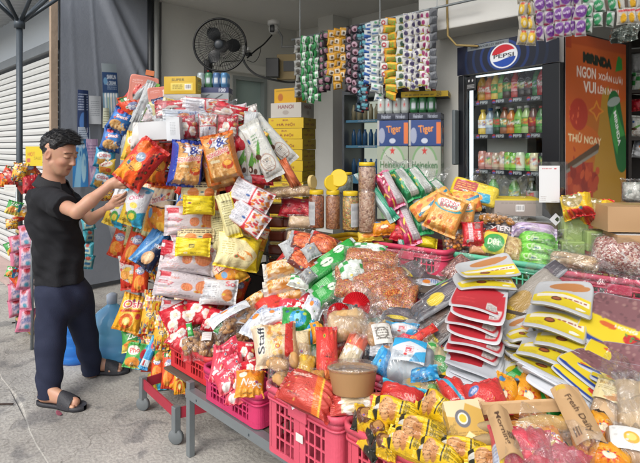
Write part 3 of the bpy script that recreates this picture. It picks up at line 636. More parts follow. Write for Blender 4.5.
def mir(c):
    c.rect(0, 0, 1, 1, 'c25a22'); t = np.clip(c.y, 0, 1)[..., None]
    c.poly([(0, .42), (.3, .5), (.62, .5), (.8, .58), (1, .62), (1, 0), (0, 0)], 'b8681e'); c.poly([(.42, .1), (.58, .66), (.68, .7), (.98, .14), (.98, 0), (.42, 0)], 'b08428')
    c.rect(0, .93, 1, 1, 'b04a1c'); c.ell(.12, .33, .42, .12, 'c8641e'); c.rect(0, 0, .42, .2, 'a8361e'); c.ell(.2, .5, .14, .1, 'b03420')
    c.rect(.0, .9, .09, 1, 'a83c1a')
    c.text('MiRINDA', .5, .852, .46, .055, '16241a', -2, out='1c2c20', ow=.008); c.poly([(.8, .8), (.93, .82), (.92, .9), (.83, .88)], '2f8a3a'); c.ell(.87, .89, .03, .02, '2f8a3a')
    c.text('NGON', .32, .765, .3, .07, 'e6dcd0'); c.text('XOẮN LƯỠI', .72, .757, .42, .06, 'e6dcd0', -2)
    c.text('VUI', .37, .675, .2, .072, 'e6dcd0'); c.text('LÊN NHA!', .68, .668, .36, .055, 'e6dcd0', -1)
    c.star(.48, .53, .13, .07, 'd88a2a', 4, .5); c.star(.48, .53, .09, .045, 'c25a22', 4, .5)
    c.text('THỬ NGAY', .3, .352, .52, .062, 'ecdcb0', -3)
    for a, b_ in (((.78, .56), (.92, .24)),): c.band(*a, *b_, .23, '1f6a34'); 
    c.ell(.775, .60, .115, .03, '9aa8a0', 10); c.poly([(.7, .48), (.8, .58), (.9, .46), (.98, .38), (.86, .36), (.84, .24), (.76, .34)], '3f9a48')
    c.text('MIRINDA', .835, .425, .24, .05, 'ffffff', -68); c.speck(.1, .2, .35, .3, ['a83820'], 6, .02, .012)
    c.band(.02, .17, .5, .3, .045, '55402c'); c.band(.02, .15, .5, .27, .02, '8a8478'); c.speck(.04, .45, .2, .55, ['d86038'], 8, .015, .01)
    c.rect(.1, .02, .5, .14, '9a2c1a'); c.speck(.05, 0, .5, .17, ['b04020', '8a2416', 'c05028'], 25, .05, .03)
def mir_wrap(c):
    # the printed part fills the upper part of the panel
    k = (1.32-.14)/(ztop-zbot-.03); sub = Cv(c.nu, c.nv); mir(sub); y0 = 1-(1.02/ (ztop-zbot-.03))
    yy = np.clip(((c.y-y0)/(1-y0)*c.H).astype(int), 0, c.H-1); c.a = sub.a[yy[:, 0]]
Mm = Matrix.Translation((W_+.004, .05+(D_-.05)/2, zbot+.02))@Matrix.Rotation(math.radians(90), 4, 'Z')
painted('side_panel', D_-.06, ztop-zbot-.03, lambda c: mir_wrap(c), 120, 330, mprint('side_sticker', .3, 0), fg, Mm, th=.003)
# bottles inside
BT = {}
def bottle(kind, col, capc, labc, r=.032, h=.2, lw='', name='drink_bottle'):
    k = (kind, col, capc, labc)
    if k in BT: return BT[k]
    root = empty(name); pr = [(r*.85, 0), (r, .01), (r, h*.2), (r*.93, h*.3), (r, h*.42), (r, h*.6), (r*.86, h*.72), (r*.42, h*.88), (r*.4, h*.93)]
    if kind == 'can': pr = [(r*.8, 0), (r, .008), (r, h*.62), (r*.8, h*.66), (r*.8, h*.67)]; h2 = h*.67
    bm = bmesh.new(); lathe(bm, pr, 18); bm_obj('body', bm, pbr('liquid_'+col, col, .12, bump=0, coat=.3), root, True)
    if kind == 'bottle':
        bm = bmesh.new(); lathe(bm, [(r*.5, h*.925), (r*.5, h*1.0), (r*.44, h*1.01)], 14); bm_obj('cap', bm, pbr('cap_'+capc, capc, .4, bump=0), root, True)
    V = np.zeros((9, 33, 3)); a = np.linspace(-math.pi, math.pi, 33); z = np.linspace(h*.12 if kind == 'can' else h*.28, h*.56 if kind == 'can' else h*.6, 9)
    V[:, :, 0] = (r*1.02)*np.sin(a); V[:, :, 1] = -(r*1.02)*np.cos(a); V[:, :, 2] = z[:, None]
    c = Cv(32, 8, labc); q = random.Random(col+labc); c.speck(0, 0, 1, 1, [q.choice(['c82830', '207838', 'e08820', '2848a0']), q.choice(['f0e8d0', 'e8c030'])], 10, .07, .12, 3); c.text(lw or 'TEA', .5, .5, .26, .4, q.choice(['ffffff', 'f4e8a0', 'e03030']) if labc != 'e8e8e8' else '2040a0'); c.speck(.3, .1, .7, .9, [q.choice(['e8c030', 'e04040', '40a040', 'ffffff'])], 4, .04, .1, 5)
    link('label', grid_mesh('label', V, c.out()), CARD, root); BT[k] = root; root['_n'] = 0; return root
rows_ = [(1.88, [('b88818', 'd09010', '987018'), ('c8703a', 'd8d8d8', 'c84020'), ('d8b850', 'e0c020', '3a9a48'), ('68a058', '2a7a3a', 'c8b060'), ('3a2018', '1a1a1a', '30703a'), ('b04040', 'c02020', 'e8a8b0'), ('281818', 'd0d0d0', '383838'), ('281818', 'd0d0d0', '484040'), ('387040', 'e8e8e8', '2c8048'), ('a82830', 'd8d8d8', 'b03848'), ('38a058', 'e8e8e8', '38b060')], .036, .205),
         (1.636, [('d8b850', 'e0c020', 'e8e8e8'), ('8898a8', '3060a0', 'b8c8d8'), ('284030', 'e8e8e8', '388048'), ('906048', '803030', '48785a'), ('c87838', 'd8d8d8', 'a85830'), ('78b048', 'e8e8e8', '98c858'), ('a8c080', 'e8e8e8', '48a040'), ('684038', '282828', '903030'), ('407838', 'a02020', '50a040'), ('983030', 'd02020', 'b83038')], .036, .2),
         (1.384, [('can', 'b88078', 'c89088'), ('can', 'b88078', 'd0a098'), ('can', 'b09888', 'c8b8a0'), ('can', 'b89080', 'd0b090'), ('can', '78a848', '98c858'), ('can', '68a840', '98d058'), ('can', 'c8d8b8', 'e8f0d8'), ('can', '58a848', '70c058'), ('can', 'd8d0a8', 'f0e8c0'), ('can', '181818', '202020'), ('can', 'b03030', 'c84838')], .031, .2),
         (1.13, [('58a848', 'e8e8e8', '90c870'), ('58a848', 'e8e8e8', '90c870'), ('384838', 'e8e8e8', 'c8c8c8'), ('58a848', 'e8e8e8', '90c870')], .04, .22)]
ordn = ['leftmost', 'second', 'third', 'fourth', 'fifth', 'sixth', 'seventh', 'eighth', 'ninth', 'tenth', 'eleventh']
rown = ['top lit fridge shelf', 'second fridge shelf', 'third fridge shelf', 'lowest visible fridge shelf']
FM = fg.matrix_world.copy()
for ri, (z, lst, r, h) in enumerate(rows_):
    n = len(lst); x0, x1 = .1, W_-.16
    for i, it in enumerate(lst):
        kind = 'can' if it[0] == 'can' else 'bottle'; a = it if kind == 'bottle' else (it[1], '000000', it[2])
        b = bottle(kind, a[0], a[1], a[2], r, h*random.uniform(.92, 1.04), random.choice(['TEA', 'COLA', 'C2', '100', 'SODA', 'AHA']))
        o = b if not b['_n'] else copy_tree(b); b['_n'] = 1
        x = x0+(x1-x0)*(i/max(n-1, 1)) if n > 5 else x0+.1+i*.14
        o.location = FM@Vector((x+random.uniform(-.005, .005), .16+random.uniform(-.01, .03), z)); o.rotation_euler = (0, 0, math.radians(10+random.uniform(-30, 30)))
        k2 = 'drink can' if kind == 'can' else 'drink bottle'; o.name = k2.replace(' ', '_')
        tag(o, f'{k2} standing {ordn[i]} from the left on the {rown[ri]}' if i else f'{k2} standing at the left end of the {rown[ri]}', k2.split()[1], f'{k2}s in the tall fridge')
for b in BT.values():
    for o in [b]+[x for x in bpy.data.objects if '_n' in x]:
        if '_n' in o: del o['_n']
# ---------------- second fridge inside the doorway
p = P(342, 150, 6.1); f2 = empty('drinks_fridge', (p.x, p.y, .12), math.radians(12)); tag(f2, 'small blue trimmed drinks fridge with bottles inside the dark doorway', 'fridge')
bm = bmesh.new(); bx(bm, 0, .03, 0, .5, 0, 2.1); bx(bm, .6, .63, 0, .5, 0, 2.1); bx(bm, .03, .6, .47, .5, 0, 2.1); bx(bm, .03, .6, 0, .47, 2.05, 2.1); bx(bm, .03, .6, 0, .47, 0, .1); bm_obj('cabinet', bm, pbr('fridge_grey', '6a7078', .4, bump=0), f2)
box('back_light', .06, .57, .455, .465, 1.2, 2.0, pbr('led_dim', 'd0d8d0', .5, bump=0, emit='c8d0c0', es=.5), f2)
for z in (1.1, 1.45, 1.75):
    s = box('shelf', .031, .599, .05, .46, z-.02, z, pbr('shelf_wire', ''), f2); painted('shelf_front', .56, .1 if z == 1.1 else .03, (lambda c: (c.rect(0, 0, 1, 1, '5fa4cc'), c.text('AQUAFINA', .5, .5, .4, .5, 'e8e8f0'))), 60, 12, CARD, s, Matrix.Translation((.315, .03, z-(.1 if z == 1.1 else .03))))
    for i in range(7):
        k = {1.1: 0, 1.45: 1, 1.75: 2}[z]
        if i == 0:
            bm = bmesh.new(); lathe(bm, [(.03, 0), (.03, .13), (.014, .17), (.014, .19)], 12); sb = bm_obj('water_bottle', bm, pbr('row_%d' % k, ['4878a8', '3f6fa0', 'b8b090'][k], .2, bump=0), None, True); o = sb
        else: o = sb.copy(); COL.objects.link(o)
        o.location = f2.matrix_basis@Vector((.08+i*.077, .15, z)) if False else Matrix.Translation(f2.location)@Matrix.Rotation(math.radians(12), 4, 'Z')@Vector((.08+i*.077, .15, z+.001))
        tag(o, ['small blue water bottle in the row on the shelf above the blue strip', 'small blue water bottle in the row on the second shelf above the blue strip', 'small tan bottle in the row on the highest shelf of the doorway fridge'][k], 'bottle', 'bottles in the doorway fridge')
# ================================================================ PRINTED DESIGNS
@design('red_chips', 60, 70, back='b02020')
def _(c):
    c.rect(0, 0, 1, 1, 'd8301c')
    c.ell(.35, .35, .3, .28, 'f07818', 20); c.ell(.3, .32, .18, .2, 'f8a030', 20); c.ell(.62, .2, .26, .16, 'e85818'); c.ell(.2, .12, .2, .1, 'f49a28'); c.ell(.55, .45, .12, .1, 'f6b040')
    c.ell(.7, .7, .2, .2, 'e4401c'); c.ell(.3, .8, .2, .14, 'f06a20'); c.band(.82, 0, .7, 1, .14, 'a82018'); c.speck(.7, .1, .88, .9, ['3a1a10', '5a2a14', '201008'], 22, .035, .03)
    c.ell(.45, .63, .14, .1, '8aa0b8'); c.text('Bắp', .45, .63, .2, .1, 'e8eef4', 20); c.ell(.25, .5, .07, .05, 'c82818'); c.rect(0, .95, 1, 1, 'b82418'); c.rect(0, 0, 1, .05, 'b82418')
@design('blue_snack', 48, 54)
def _(c):
    c.rect(0, 0, 1, 1, '2a62b0'); c.ell(.5, .62, .42, .2, '3f86d0'); c.text('Snack', .5, .68, .5, .13, 'ffffff', 8, out='c02030'); c.ell(.4, .3, .3, .2, 'd8a868'); c.ell(.6, .28, .22, .16, 'e8c088'); c.ell(.3, .85, .16, .08, 'c03040')
    c.rect(0, 0, 1, .06, '1c4484'); c.rect(0, .94, 1, 1, '1c4484'); c.speck(.2, .1, .9, .45, ['f0d0a0', 'b87838', '88b8e0'], 16, .05, .035)
@design('cyan_snack', 44, 50)
def _(c):
    c.rect(0, 0, 1, 1, '38a0c8'); c.ell(.45, .6, .35, .2, 'e8f4f8'); c.text('OISHI', .48, .62, .55, .16, 'd02838', 6); c.ell(.5, .28, .32, .18, 'e0b050'); c.speck(.1, .1, .9, .45, ['f4d888', 'c88830', '2878a8'], 18, .05, .04); c.rect(0, .92, 1, 1, '2878a8')
@design('silver_green', 20, 64)
def _(c): c.rect(0, 0, 1, 1, 'b9bec0'); c.rect(.72, 0, 1, 1, '6aa83a'); c.ell(.85, .7, .1, .1, 'e8c040'); c.ell(.3, .5, .2, .02, '9a9ea0'); c.lines(.1, .2, .6, .5, 14, '8a8e92'); c.ell(.85, .25, .1, .06, 'c04040')
@design('silver_back', 22, 50)
def _(c): c.rect(0, 0, 1, 1, 'b4b8ba'); c.lines(.15, .3, .8, .7, 10, '94989c')
@design('red_silver', 22, 50)
def _(c): c.rect(0, 0, 1, 1, 'b4b8ba'); c.rect(0, 0, .55, 1, 'b83030'); c.speck(0, 0, .55, 1, ['301818', 'e8d0c0', 'd85848'], 26, .12, .03); c.rect(.4, .3, .6, .6, '282020')
def rice(c, edge, e2):
    c.rect(0, 0, 1, 1, edge); c.rect(.13, .05, .87, .97, 'd8a05c'); c.speck(.15, .1, .85, .65, ['e8b878', 'c88a48', 'f0c890', 'd09850'], 60, .05, .03)
    c.star(.56, .8, .36, .16, '2c3a78', 9, .62); c.star(.56, .8, .31, .14, 'eef0f6', 9, .62); c.text('&', .62, .8, .3, .16, '3048a0', 10); c.text('Gạo', .42, .86, .25, .07, 'e86a28', 10)
    c.text('BONGBANG', .48, .6, .68, .09, 'd84058', 8, out='f8e8d8'); c.ell(.7, .36, .17, .09, 'c84828'); c.ell(.7, .39, .13, .05, 'f0b048'); c.rect(.2, .42, .48, .47, 'f0e0b8'); c.rect(.13, .05, .87, .14, 'c09060'); c.star(.8, .56, .07, .05, 'c82830')
    c.rect(0, .95, 1, 1, e2); c.rect(0, 0, 1, .04, e2)
@design('blue_rice', 60, 84, flat=.7, wr=.7, back='2848b0')
def _(c): rice(c, '2444a8', '182f88')
@design('orange_rice', 60, 84, flat=.7, wr=.7, back='d87020')
def _(c): rice(c, 'e0802c', 'c86018')
@design('white_cyan', 44, 66)
def _(c):
    c.rect(0, 0, 1, 1, 'd8dadd'); c.poly([(0, 0), (1, 0), (1, .42), (0, .2)], '2c9cc0'); c.poly([(0, 0), (.6, 0), (.15, .5), (0, .5)], 'd8b838'); c.ell(.55, .28, .2, .13, '4a9a48'); c.ell(.55, .26, .12, .08, 'e0c848')
    c.text('Oishi', .48, .72, .55, .12, 'c04878', 18, out='ffffff'); c.ell(.5, .52, .16, .07, 'f0d860'); c.rect(0, .94, 1, 1, '58b8d8'); c.ell(.8, .9, .1, .04, '4898b8')
@design('orange_shrimp', 48, 66)
def _(c):
    c.rect(0, 0, 1, 1, 'f0a030'); c.rect(0, .55, 1, .9, 'f0d8b8'); c.rect(0, .88, 1, 1, 'e87020'); c.text('Toonies', .5, .68, .8, .14, 'c84838', 12, out='ffffff'); c.text('~~', .5, .53, .7, .05, '382018'); c.arc(.5, .3, .25, .18, .3, 'e87828', 20, 320); c.ell(.3, .4, .1, .1, '78a8d0'); c.ell(.75, .14, .2, .1, 'f8c040'); c.speck(.1, .7, .9, .9, ['e05030', 'f8e0a0'], 10, .05, .03)
@design('yellow_red_script', 40, 60)
def _(c): c.rect(0, 0, 1, 1, 'e0c048'); c.ell(.5, .7, .4, .18, 'f0e8d8'); c.text('Lays', .5, .7, .6, .16, 'c83040', 12); c.ell(.4, .35, .25, .18, 'e89030'); c.ell(.7, .3, .15, .14, 'd85830'); c.rect(0, .93, 1, 1, 'c89828')
def waffle(c, hue='d87848'):
    c.rect(0, 0, 1, 1, 'd0c6ca'); 
    for (x, y, s) in ((.78, .5, .15), (.5, .42, .09)):
        c.ell(x, y, s, s*1.7, hue); c.ell(x, y, s*.9, s*1.5, 'e89868')
        for k in range(-2, 3): c.band(x-s*.8, y+k*s*.55, x+s*.8, y+k*s*.55, .012, hue); c.band(x+k*s*.33, y-s*1.3, x+k*s*.33, y+s*1.3, .012, hue)
    c.text('Sữa', .16, .5, .14, .24, 'c04050', 60, shear=.2); c.text('bánh', .3, .7, .14, .1, 'c87868'); c.lines(.06, .12, .4, .3, 3, 'd8a8a8'); c.rect(0, 0, 1, .05, 'c8c0c4'); c.text('So', .88, .82, .12, .18, 'c83848', 6); c.rect(.04, .72, .22, .9, 'c8404c')
@design('white_waffle', 76, 44, crimp='lr', back='ded6d8')
def _(c): waffle(c)
@design('white_waffle_flag', 76, 44, crimp='lr', back='ded6d8')
def _(c): waffle(c); c.poly([(0, .45), (.22, .6), (.2, 1), (0, 1)], 'c02838')
@design('white_back_clear', 54, 36, crimp='lr')
def _(c): c.rect(0, 0, 1, 1, 'cfcfd0'); c.rect(.06, .1, .5, .9, 'e0e0e0'); c.rect(.06, .2, .3, .8, 'c4c8cc'); c.ell(.75, .35, .14, .22, 'd08048'); c.text('So', .8, .8, .25, .22, 'c83848'); c.lines(.1, .2, .48, .85, 9, 'a0a0a8')
@design('yellow_block', 60, 44, crimp='lr', flat=.4)
def _(c): c.rect(0, 0, 1, 1, 'e8d020'); c.rect(.06, 0, .1, 1, 'c8a818'); c.rect(.9, 0, .95, 1, 'd8b818'); c.lines(.38, .5, .62, .56, 1, '8a7818'); c.ell(.3, .75, .2, .06, 'f4e858')
@design('yellow_barcode', 60, 36, crimp='lr', flat=.3)
def _(c): c.rect(0, 0, 1, 1, 'e6cc20'); c.rect(.4, .42, .56, .6, '3a3418'); c.rect(.42, .45, .54, .57, 'b8a838')
@design('cream_waffle_top', 60, 40, crimp='lr')
def _(c): c.rect(0, 0, 1, 1, 'e0cfa0'); c.lines(.1, .62, .9, .86, 2, '483828', th=.6); c.ell(.8, .3, .14, .3, 'd87838'); c.ell(.35, .3, .16, .3, 'e89048')
@design('yellow_cake', 66, 50, crimp='tb')
def _(c):
    c.rect(0, 0, 1, 1, 'e0c428'); c.poly([(0, .1), (.7, 0), (.95, .45), (.6, .8), (0, 1)], 'e6dca8'); c.ell(.62, .38, .2, .13, 'd8842c', -12); c.ell(.55, .42, .12, .09, 'f0e0b0', -12); c.ell(.7, .33, .1, .08, 'f0dcaa'); c.lines(.08, .35, .35, .75, 6, 'a09038'); c.rect(0, 0, 1, .06, 'e8c820')
@design('cream_text', 30, 66, flat=.4)
def _(c): c.rect(0, 0, 1, 1, 'd8d098'); c.rect(0, 0, 1, .1, 'e8d020'); c.lines(.15, .3, .85, .85, 11, '6a6438'); c.text('MON', .5, .8, .5, .04, '484020'); c.rect(.85, 0, 1, 1, 'e0c838')
@design('white_red_mochi', 64, 44, crimp='lr', flat=.35, back='dcd4d4')
def _(c):
    c.rect(0, 0, 1, 1, 'e2dcdc'); c.rect(.06, .12, .48, .88, 'd4d4da'); c.lines(.1, .2, .44, .85, 12, '9898a8'); c.rect(.5, 0, .54, 1, 'd04050'); c.speck(.58, .15, .95, .85, ['e08838', 'd04048', 'f0d0a0', 'b85830'], 26, .05, .07); c.rect(0, .94, 1, 1, 'c83040'); c.rect(0, 0, 1, .05, 'c83040'); c.poly([(.45, 0), (.62, 0), (.55, .25)], 'c82838')
@design('dark_red', 40, 50, back='a81c28')
def _(c): c.rect(0, 0, 1, 1, 'b01c2c'); c.speck(.1, .1, .9, .5, ['d84048', '801420'], 10, .1, .07)
@design('jelly_bag', 40, 84, flat=.3, wr=.6, back='c0c2be')
def _(c):
    c.rect(0, 0, 1, 1, 'd0d2cc'); c.rect(0, 0, 1, .04, '9a9e9a'); c.poly([(.15, .35), (.5, .62), (.6, .4), (.35, .25)], '58983c'); c.poly([(.5, .45), (.78, .55), (.7, .35)], '78b048'); c.ell(.32, .26, .16, .07, '503020'); c.ell(.28, .26, .08, .035, 'e8e0d0'); c.ell(.62, .22, .13, .055, '5a3828')
    c.text('JELLY', .5, .72, .55, .05, '3a7a40'); c.lines(.2, .08, .8, .16, 3, '888c88'); c.rect(.88, 0, 1, 1, 'b4b8b2')
@design('jelly_back', 40, 84, flat=.3, wr=.6, back='c0c2be')
def _(c): c.rect(0, 0, 1, 1, 'cfd1cc'); c.ell(.5, .28, .36, .15, 'b09080'); c.ell(.5, .28, .32, .13, 'd8d8d2'); c.lines(.28, .19, .72, .37, 7, '907060'); c.ell(.3, .5, .3, .05, '58983c', 30); c.ell(.2, .42, .14, .05, '503020'); c.rect(0, .9, 1, 1, 'b8bab4'); c.lines(.3, .6, .6, .8, 4, '5a8a58')
@design('orange_tube', 30, 60)
def _(c): c.rect(0, 0, 1, 1, 'd07048'); c.rect(.3, 0, .4, 1, 'e09068')
@design('yellow_ring', 54, 66)
def _(c):
    c.rect(0, 0, 1, 1, 'e8a828'); c.rect(0, .6, 1, 1, 'ecb838'); c.text('Oshi', .5, .74, .8, .2, 'c83850', 10, out='f8f0e0', ow=.02); c.ell(.45, .3, .28, .22, 'f4d868'); c.arc(.42, .27, .2, .15, .3, 'e06828'); c.ell(.42, .27, .1, .07, 'f8e8a0'); c.band(.1, .5, .8, .6, .06, 'd04828'); c.ell(.8, .45, .1, .08, 'd04040'); c.rect(0, .95, 1, 1, 'd08818'); c.rect(0, 0, 1, .05, 'd08818')
@design('yellow_busy', 44, 74)
def _(c): c.rect(0, 0, 1, 1, 'e4b030'); c.speck(0, 0, 1, 1, ['f8e080', 'd87020', '403028', 'f0e8d8', 'c83828', 'e8c040', '3870a8'], 110, .07, .035); c.text('Bim Bim', .5, .8, .7, .08, 'c02828', out='ffffff'); c.text('GÀ', .5, .45, .5, .1, '302018', out='f8f0d0')
@design('green_snack', 48, 44)
def _(c): c.rect(0, 0, 1, 1, '3f9a48'); c.rect(0, 0, 1, .35, 'd8c858'); c.ell(.4, .3, .3, .2, 'e8a048'); c.text('Zon', .5, .7, .6, .25, 'e8f0e0', 8, out='206030'); c.ell(.85, .5, .15, .3, '2fa0b8'); c.speck(0, 0, 1, .4, ['f0d070', 'd87030', 'f8f0d0'], 16, .07, .06)
@design('green_cyan', 50, 50)
def _(c): c.rect(0, 0, 1, 1, '4fae58'); c.poly([(.5, 0), (1, 0), (1, 1), (.75, 1)], '2c9cc8'); c.ell(.35, .25, .3, .2, 'e0903c'); c.ell(.3, .7, .25, .18, 'e8e8d8'); c.text('Pho', .35, .7, .4, .2, 'c83038', 12); c.ell(.75, .6, .16, .2, 'c83848'); c.rect(.3, .05, .7, .12, 'f0d050')
@design('blue_stick', 24, 66)
def _(c): c.rect(0, 0, 1, 1, '2f8fc8'); c.rect(0, 0, .25, 1, '58b8e0'); c.rect(0, .1, 1, .3, 'c8dce8'); c.rect(.3, .12, .5, .28, 'c03838'); c.ell(.6, .7, .2, .1, 'c83050')
@design('orange_chips', 44, 58)
def _(c):
    c.rect(0, 0, 1, 1, 'dc4a22'); c.ell(.45, .3, .32, .22, 'f0a040'); c.ell(.6, .35, .2, .14, 'e87828'); c.ell(.5, .66, .26, .12, '9098c0'); c.text('Poca', .5, .66, .42, .14, 'ffffff', 8); c.rect(.1, .84, .9, .97, '4a8a48'); c.text('Bí', .4, .9, .3, .08, 'ffffff'); c.ell(.8, .15, .2, .1, 'c83018'); c.rect(0, 0, 1, .05, 'b83018')
@design('white_red_chips', 44, 58)
def _(c): c.rect(0, 0, 1, 1, 'd8d4d0'); c.poly([(0, 0), (1, 0), (1, .5), (.5, .2), (0, .4)], 'd03828'); c.ell(.35, .45, .25, .16, 'e8a040'); c.ell(.7, .3, .22, .14, 'f0b848'); c.text('Swing', .5, .75, .7, .14, 'c83040', 6); c.ell(.5, .58, .2, .06, 'e8c040')
@design('navy_toast', 50, 66)
def _(c): c.rect(0, 0, 1, 1, '1c2848'); c.poly([(0, 0), (.35, 0), (.75, 1), (0, 1)], '3f86c8'); c.band(.12, 0, .55, 1, .07, '9cc8e8'); c.ell(.6, .28, .22, .16, 'e0b080', 20); c.ell(.62, .3, .15, .1, 'f0d0a8', 20); c.text('TOAST', .7, .62, .4, .08, 'e8e8e8', 8)
@design('red_milk', 56, 50, crimp='lr', back='b82430')
def _(c):
    c.rect(0, 0, 1, 1, 'cc2434')
    for (x, y) in ((.4, .5), (.75, .3), (.2, .25)):
        for k in range(6): c.ell(x+.1*math.cos(k*1.05), y+.12*math.sin(k*1.05), .08, .09, 'ece4dc')
        c.ell(x, y, .07, .08, 'f0dcc0')
    c.text('Milk', .6, .8, .3, .12, 'f4f0ec', 6); c.ell(.85, .6, .1, .08, 'd8a060'); c.speck(0, 0, 1, .2, ['a81828', 'e86870'], 10, .07, .06)
@design('pink_ngoc', 48, 58, back='c83050')
def _(c): c.rect(0, 0, 1, 1, 'd84056'); c.rect(0, 0, 1, .3, 'e05868'); c.text('Ngọc', .58, .52, .55, .17, 'f4f0f0', 14, shear=.2, out='a82038'); c.speck(.1, .1, .9, .35, ['f0c080', 'f4f0ec', 'a82038'], 12, .05, .03); c.text('Bánh Mì', .45, .8, .6, .1, 'f8d8dc', 10); c.ell(.3, .16, .16, .1, 'f0f0ec'); c.ell(.75, .18, .14, .1, 'e8a048')
@design('orange_ngoc', 60, 50, back='e08020')
def _(c): c.rect(0, 0, 1, 1, 'e8952a'); c.rect(0, 0, 1, .22, 'f0a840'); c.text('Ngọc', .55, .38, .7, .3, 'f4ecdc', -6, shear=.2, out='c87018'); c.ell(.25, .72, .14, .12, 'f4e8d0'); c.ell(.7, .75, .16, .12, 'd87820')
@design('staff_bag', 84, 72, crimp='tb', flat=.3, wr=.6, back='d8b088')
def _(c):
    c.rect(0, 0, 1, 1, 'dcc09c'); c.rect(0, 0, .3, 1, 'e6d2b4'); c.poly([(.62, 0), (.82, 0), (.95, 1), (.78, 1)], 'c83830'); c.poly([(.82, 0), (1, 0), (1, 1), (.95, 1)], 'e8b888'); c.speck(.36, .2, .62, .9, ['e8b868', 'd09048', 'f0cc88'], 34, .05, .05)
    c.text('Staff', .17, .55, .62, .15, '22262e', 84, out='f4f0e8', ow=.012)
@design('tan_pack', 54, 60, flat=.4, wr=.6)
def _(c): c.rect(0, 0, 1, 1, 'd6c49c'); c.rect(0, 0, .42, 1, 'd83c34'); c.ell(.18, .45, .2, .28, 'f0a038'); c.ell(.16, .4, .1, .14, 'f8d060'); c.rect(.4, 0, .48, 1, 'e8d8b8'); c.rect(.92, 0, 1, 1, 'e8c838'); c.rect(.5, .1, .9, .5, 'c8a878')
@design('green_blue_bag', 60, 50)
def _(c): c.rect(0, 0, 1, 1, '2f9a44'); c.ell(.5, .5, .26, .3, '38a0d0'); c.ell(.48, .52, .12, .16, '88d0e8'); c.rect(0, 0, 1, .12, '208038'); c.speck(0, .1, 1, .9, ['48b858', '1c7030', 'c0e060'], 16, .07, .06)
@design('blue_tail', 34, 50)
def _(c): c.rect(0, 0, 1, 1, '2c90cc'); c.rect(0, .7, 1, 1, '48b0e0'); c.speck(0, 0, 1, 1, ['1c70a8', '70c8f0'], 12, .1, .07)
@design('green_long', 30, 90, flat=.6, wr=.5, back='a8acac', mat=FOIL)
def _(c): c.rect(0, 0, 1, 1, '279a3c'); c.rect(0, 0, 1, .07, 'b8bcbc'); c.rect(0, .93, 1, 1, 'b8bcbc'); c.rect(.78, 0, 1, 1, '1c7a30'); c.ell(.35, .55, .25, .12, 'd8e8d0'); c.text('MÈ', .35, .55, .3, .1, '206030', 90); c.lines(.1, .15, .6, .35, 8, 'b8e0b8')
@design('green_check', 50, 56, flat=.3)
def _(c):
    c.rect(0, 0, 1, 1, 'd4dcd4')
    for i in range(5):
        for j in range(5):
            if (i+j) % 2 == 0 and (i+j < 4 or i > 3): c.rect(i*.2, 1-(j+1)*.2, (i+1)*.2, 1-j*.2, '38984a')
    c.ell(.6, .4, .2, .15, 'e8ece4'); c.lines(.4, .3, .8, .5, 4, '90a890')
@design('chili_window', 60, 48, crimp='lr', back='9a9c9e')
def _(c):
    c.rect(0, 0, 1, 1, '6a2c28'); c.ell(.55, .5, .38, .4, 'c86038'); c.speck(.22, .15, .88, .85, ['d87040', 'b84830', 'e89058', '983828', 'd05830'], 150, .05, .016, 4); c.rect(0, 0, .14, 1, 'a8aaac'); c.rect(.9, 0, 1, 1, 'b0b2b4'); c.poly([(.1, .7), (.4, 1), (.1, 1)], 'b8302c')
@design('silver_end', 34, 34)
def _(c): c.rect(0, 0, 1, 1, 'a8acae'); c.ell(.5, .5, .3, .2, '888c8e')
@design('blue_clear', 60, 60)
def _(c): c.rect(0, 0, 1, 1, 'd4dade'); c.poly([(0, .5), (.5, .8), (1, .6), (1, 1), (0, 1)], '2fa8dc'); c.poly([(.55, 0), (1, .1), (1, .5), (.7, .35)], '3aa0d0'); c.text('麻', .5, .42, .2, .2, 'c84048'); c.rect(.1, .1, .35, .35, 'b8c0c8'); c.lines(.4, .3, .65, .6, 5, 'c86068')
@design('red_cyan_edge', 70, 44, crimp='tb')
def _(c): c.rect(0, 0, 1, 1, 'c83430'); c.rect(0, .84, 1, 1, '3cb0cc'); c.rect(0, .8, 1, .84, '2890b0'); c.text('SNA', .72, .35, .28, .26, 'e8b0a8', 8); c.ell(.72, .34, .2, .26, 'c83430', al=.3); c.ell(.15, .2, .2, .2, 'b82820')
@design('red_cyan_stripe', 50, 66)
def _(c): c.rect(0, 0, 1, 1, 'cc3830'); c.band(.15, 1, .75, .15, .12, '38a0c0'); c.ell(.35, .08, .3, .12, 'e8b080'); c.lines(.15, .2, .55, .35, 3, 'f0d8d0')
@design('red_glossy', 40, 72, back='b82c28')
def _(c): c.rect(0, 0, 1, 1, 'd03c34'); c.rect(0, .93, 1, 1, 'c03028'); c.ell(.5, .1, .3, .1, 'e88048'); c.speck(0, 0, 1, .1, ['e8a048'], 5, .1, .04)
@design('dark_red_snack', 66, 50, crimp='lr', back='982820')
def _(c): c.rect(0, 0, 1, 1, 'b83a30'); c.ell(.6, .45, .35, .4, 'c85044'); c.band(.75, 0, .55, 1, .1, 'e0702c'); c.band(.82, 0, .62, 1, .03, 'f0c040'); c.text('Snack', .3, .7, .34, .14, 'e8c8b8', 20)
@design('red_white_snack', 76, 40, crimp='lr')
def _(c): c.rect(0, 0, 1, 1, 'c04840'); c.rect(.18, .05, .62, .95, 'd0c0a0'); c.speck(.18, .05, .62, .95, ['e8e4dc', 'b8a888', 'f4f0ec'], 22, .05, .09); c.rect(.62, 0, 1, 1, 'd86850'); c.text('BÁN', .82, .55, .22, .5, 'e8d0c0', 80)
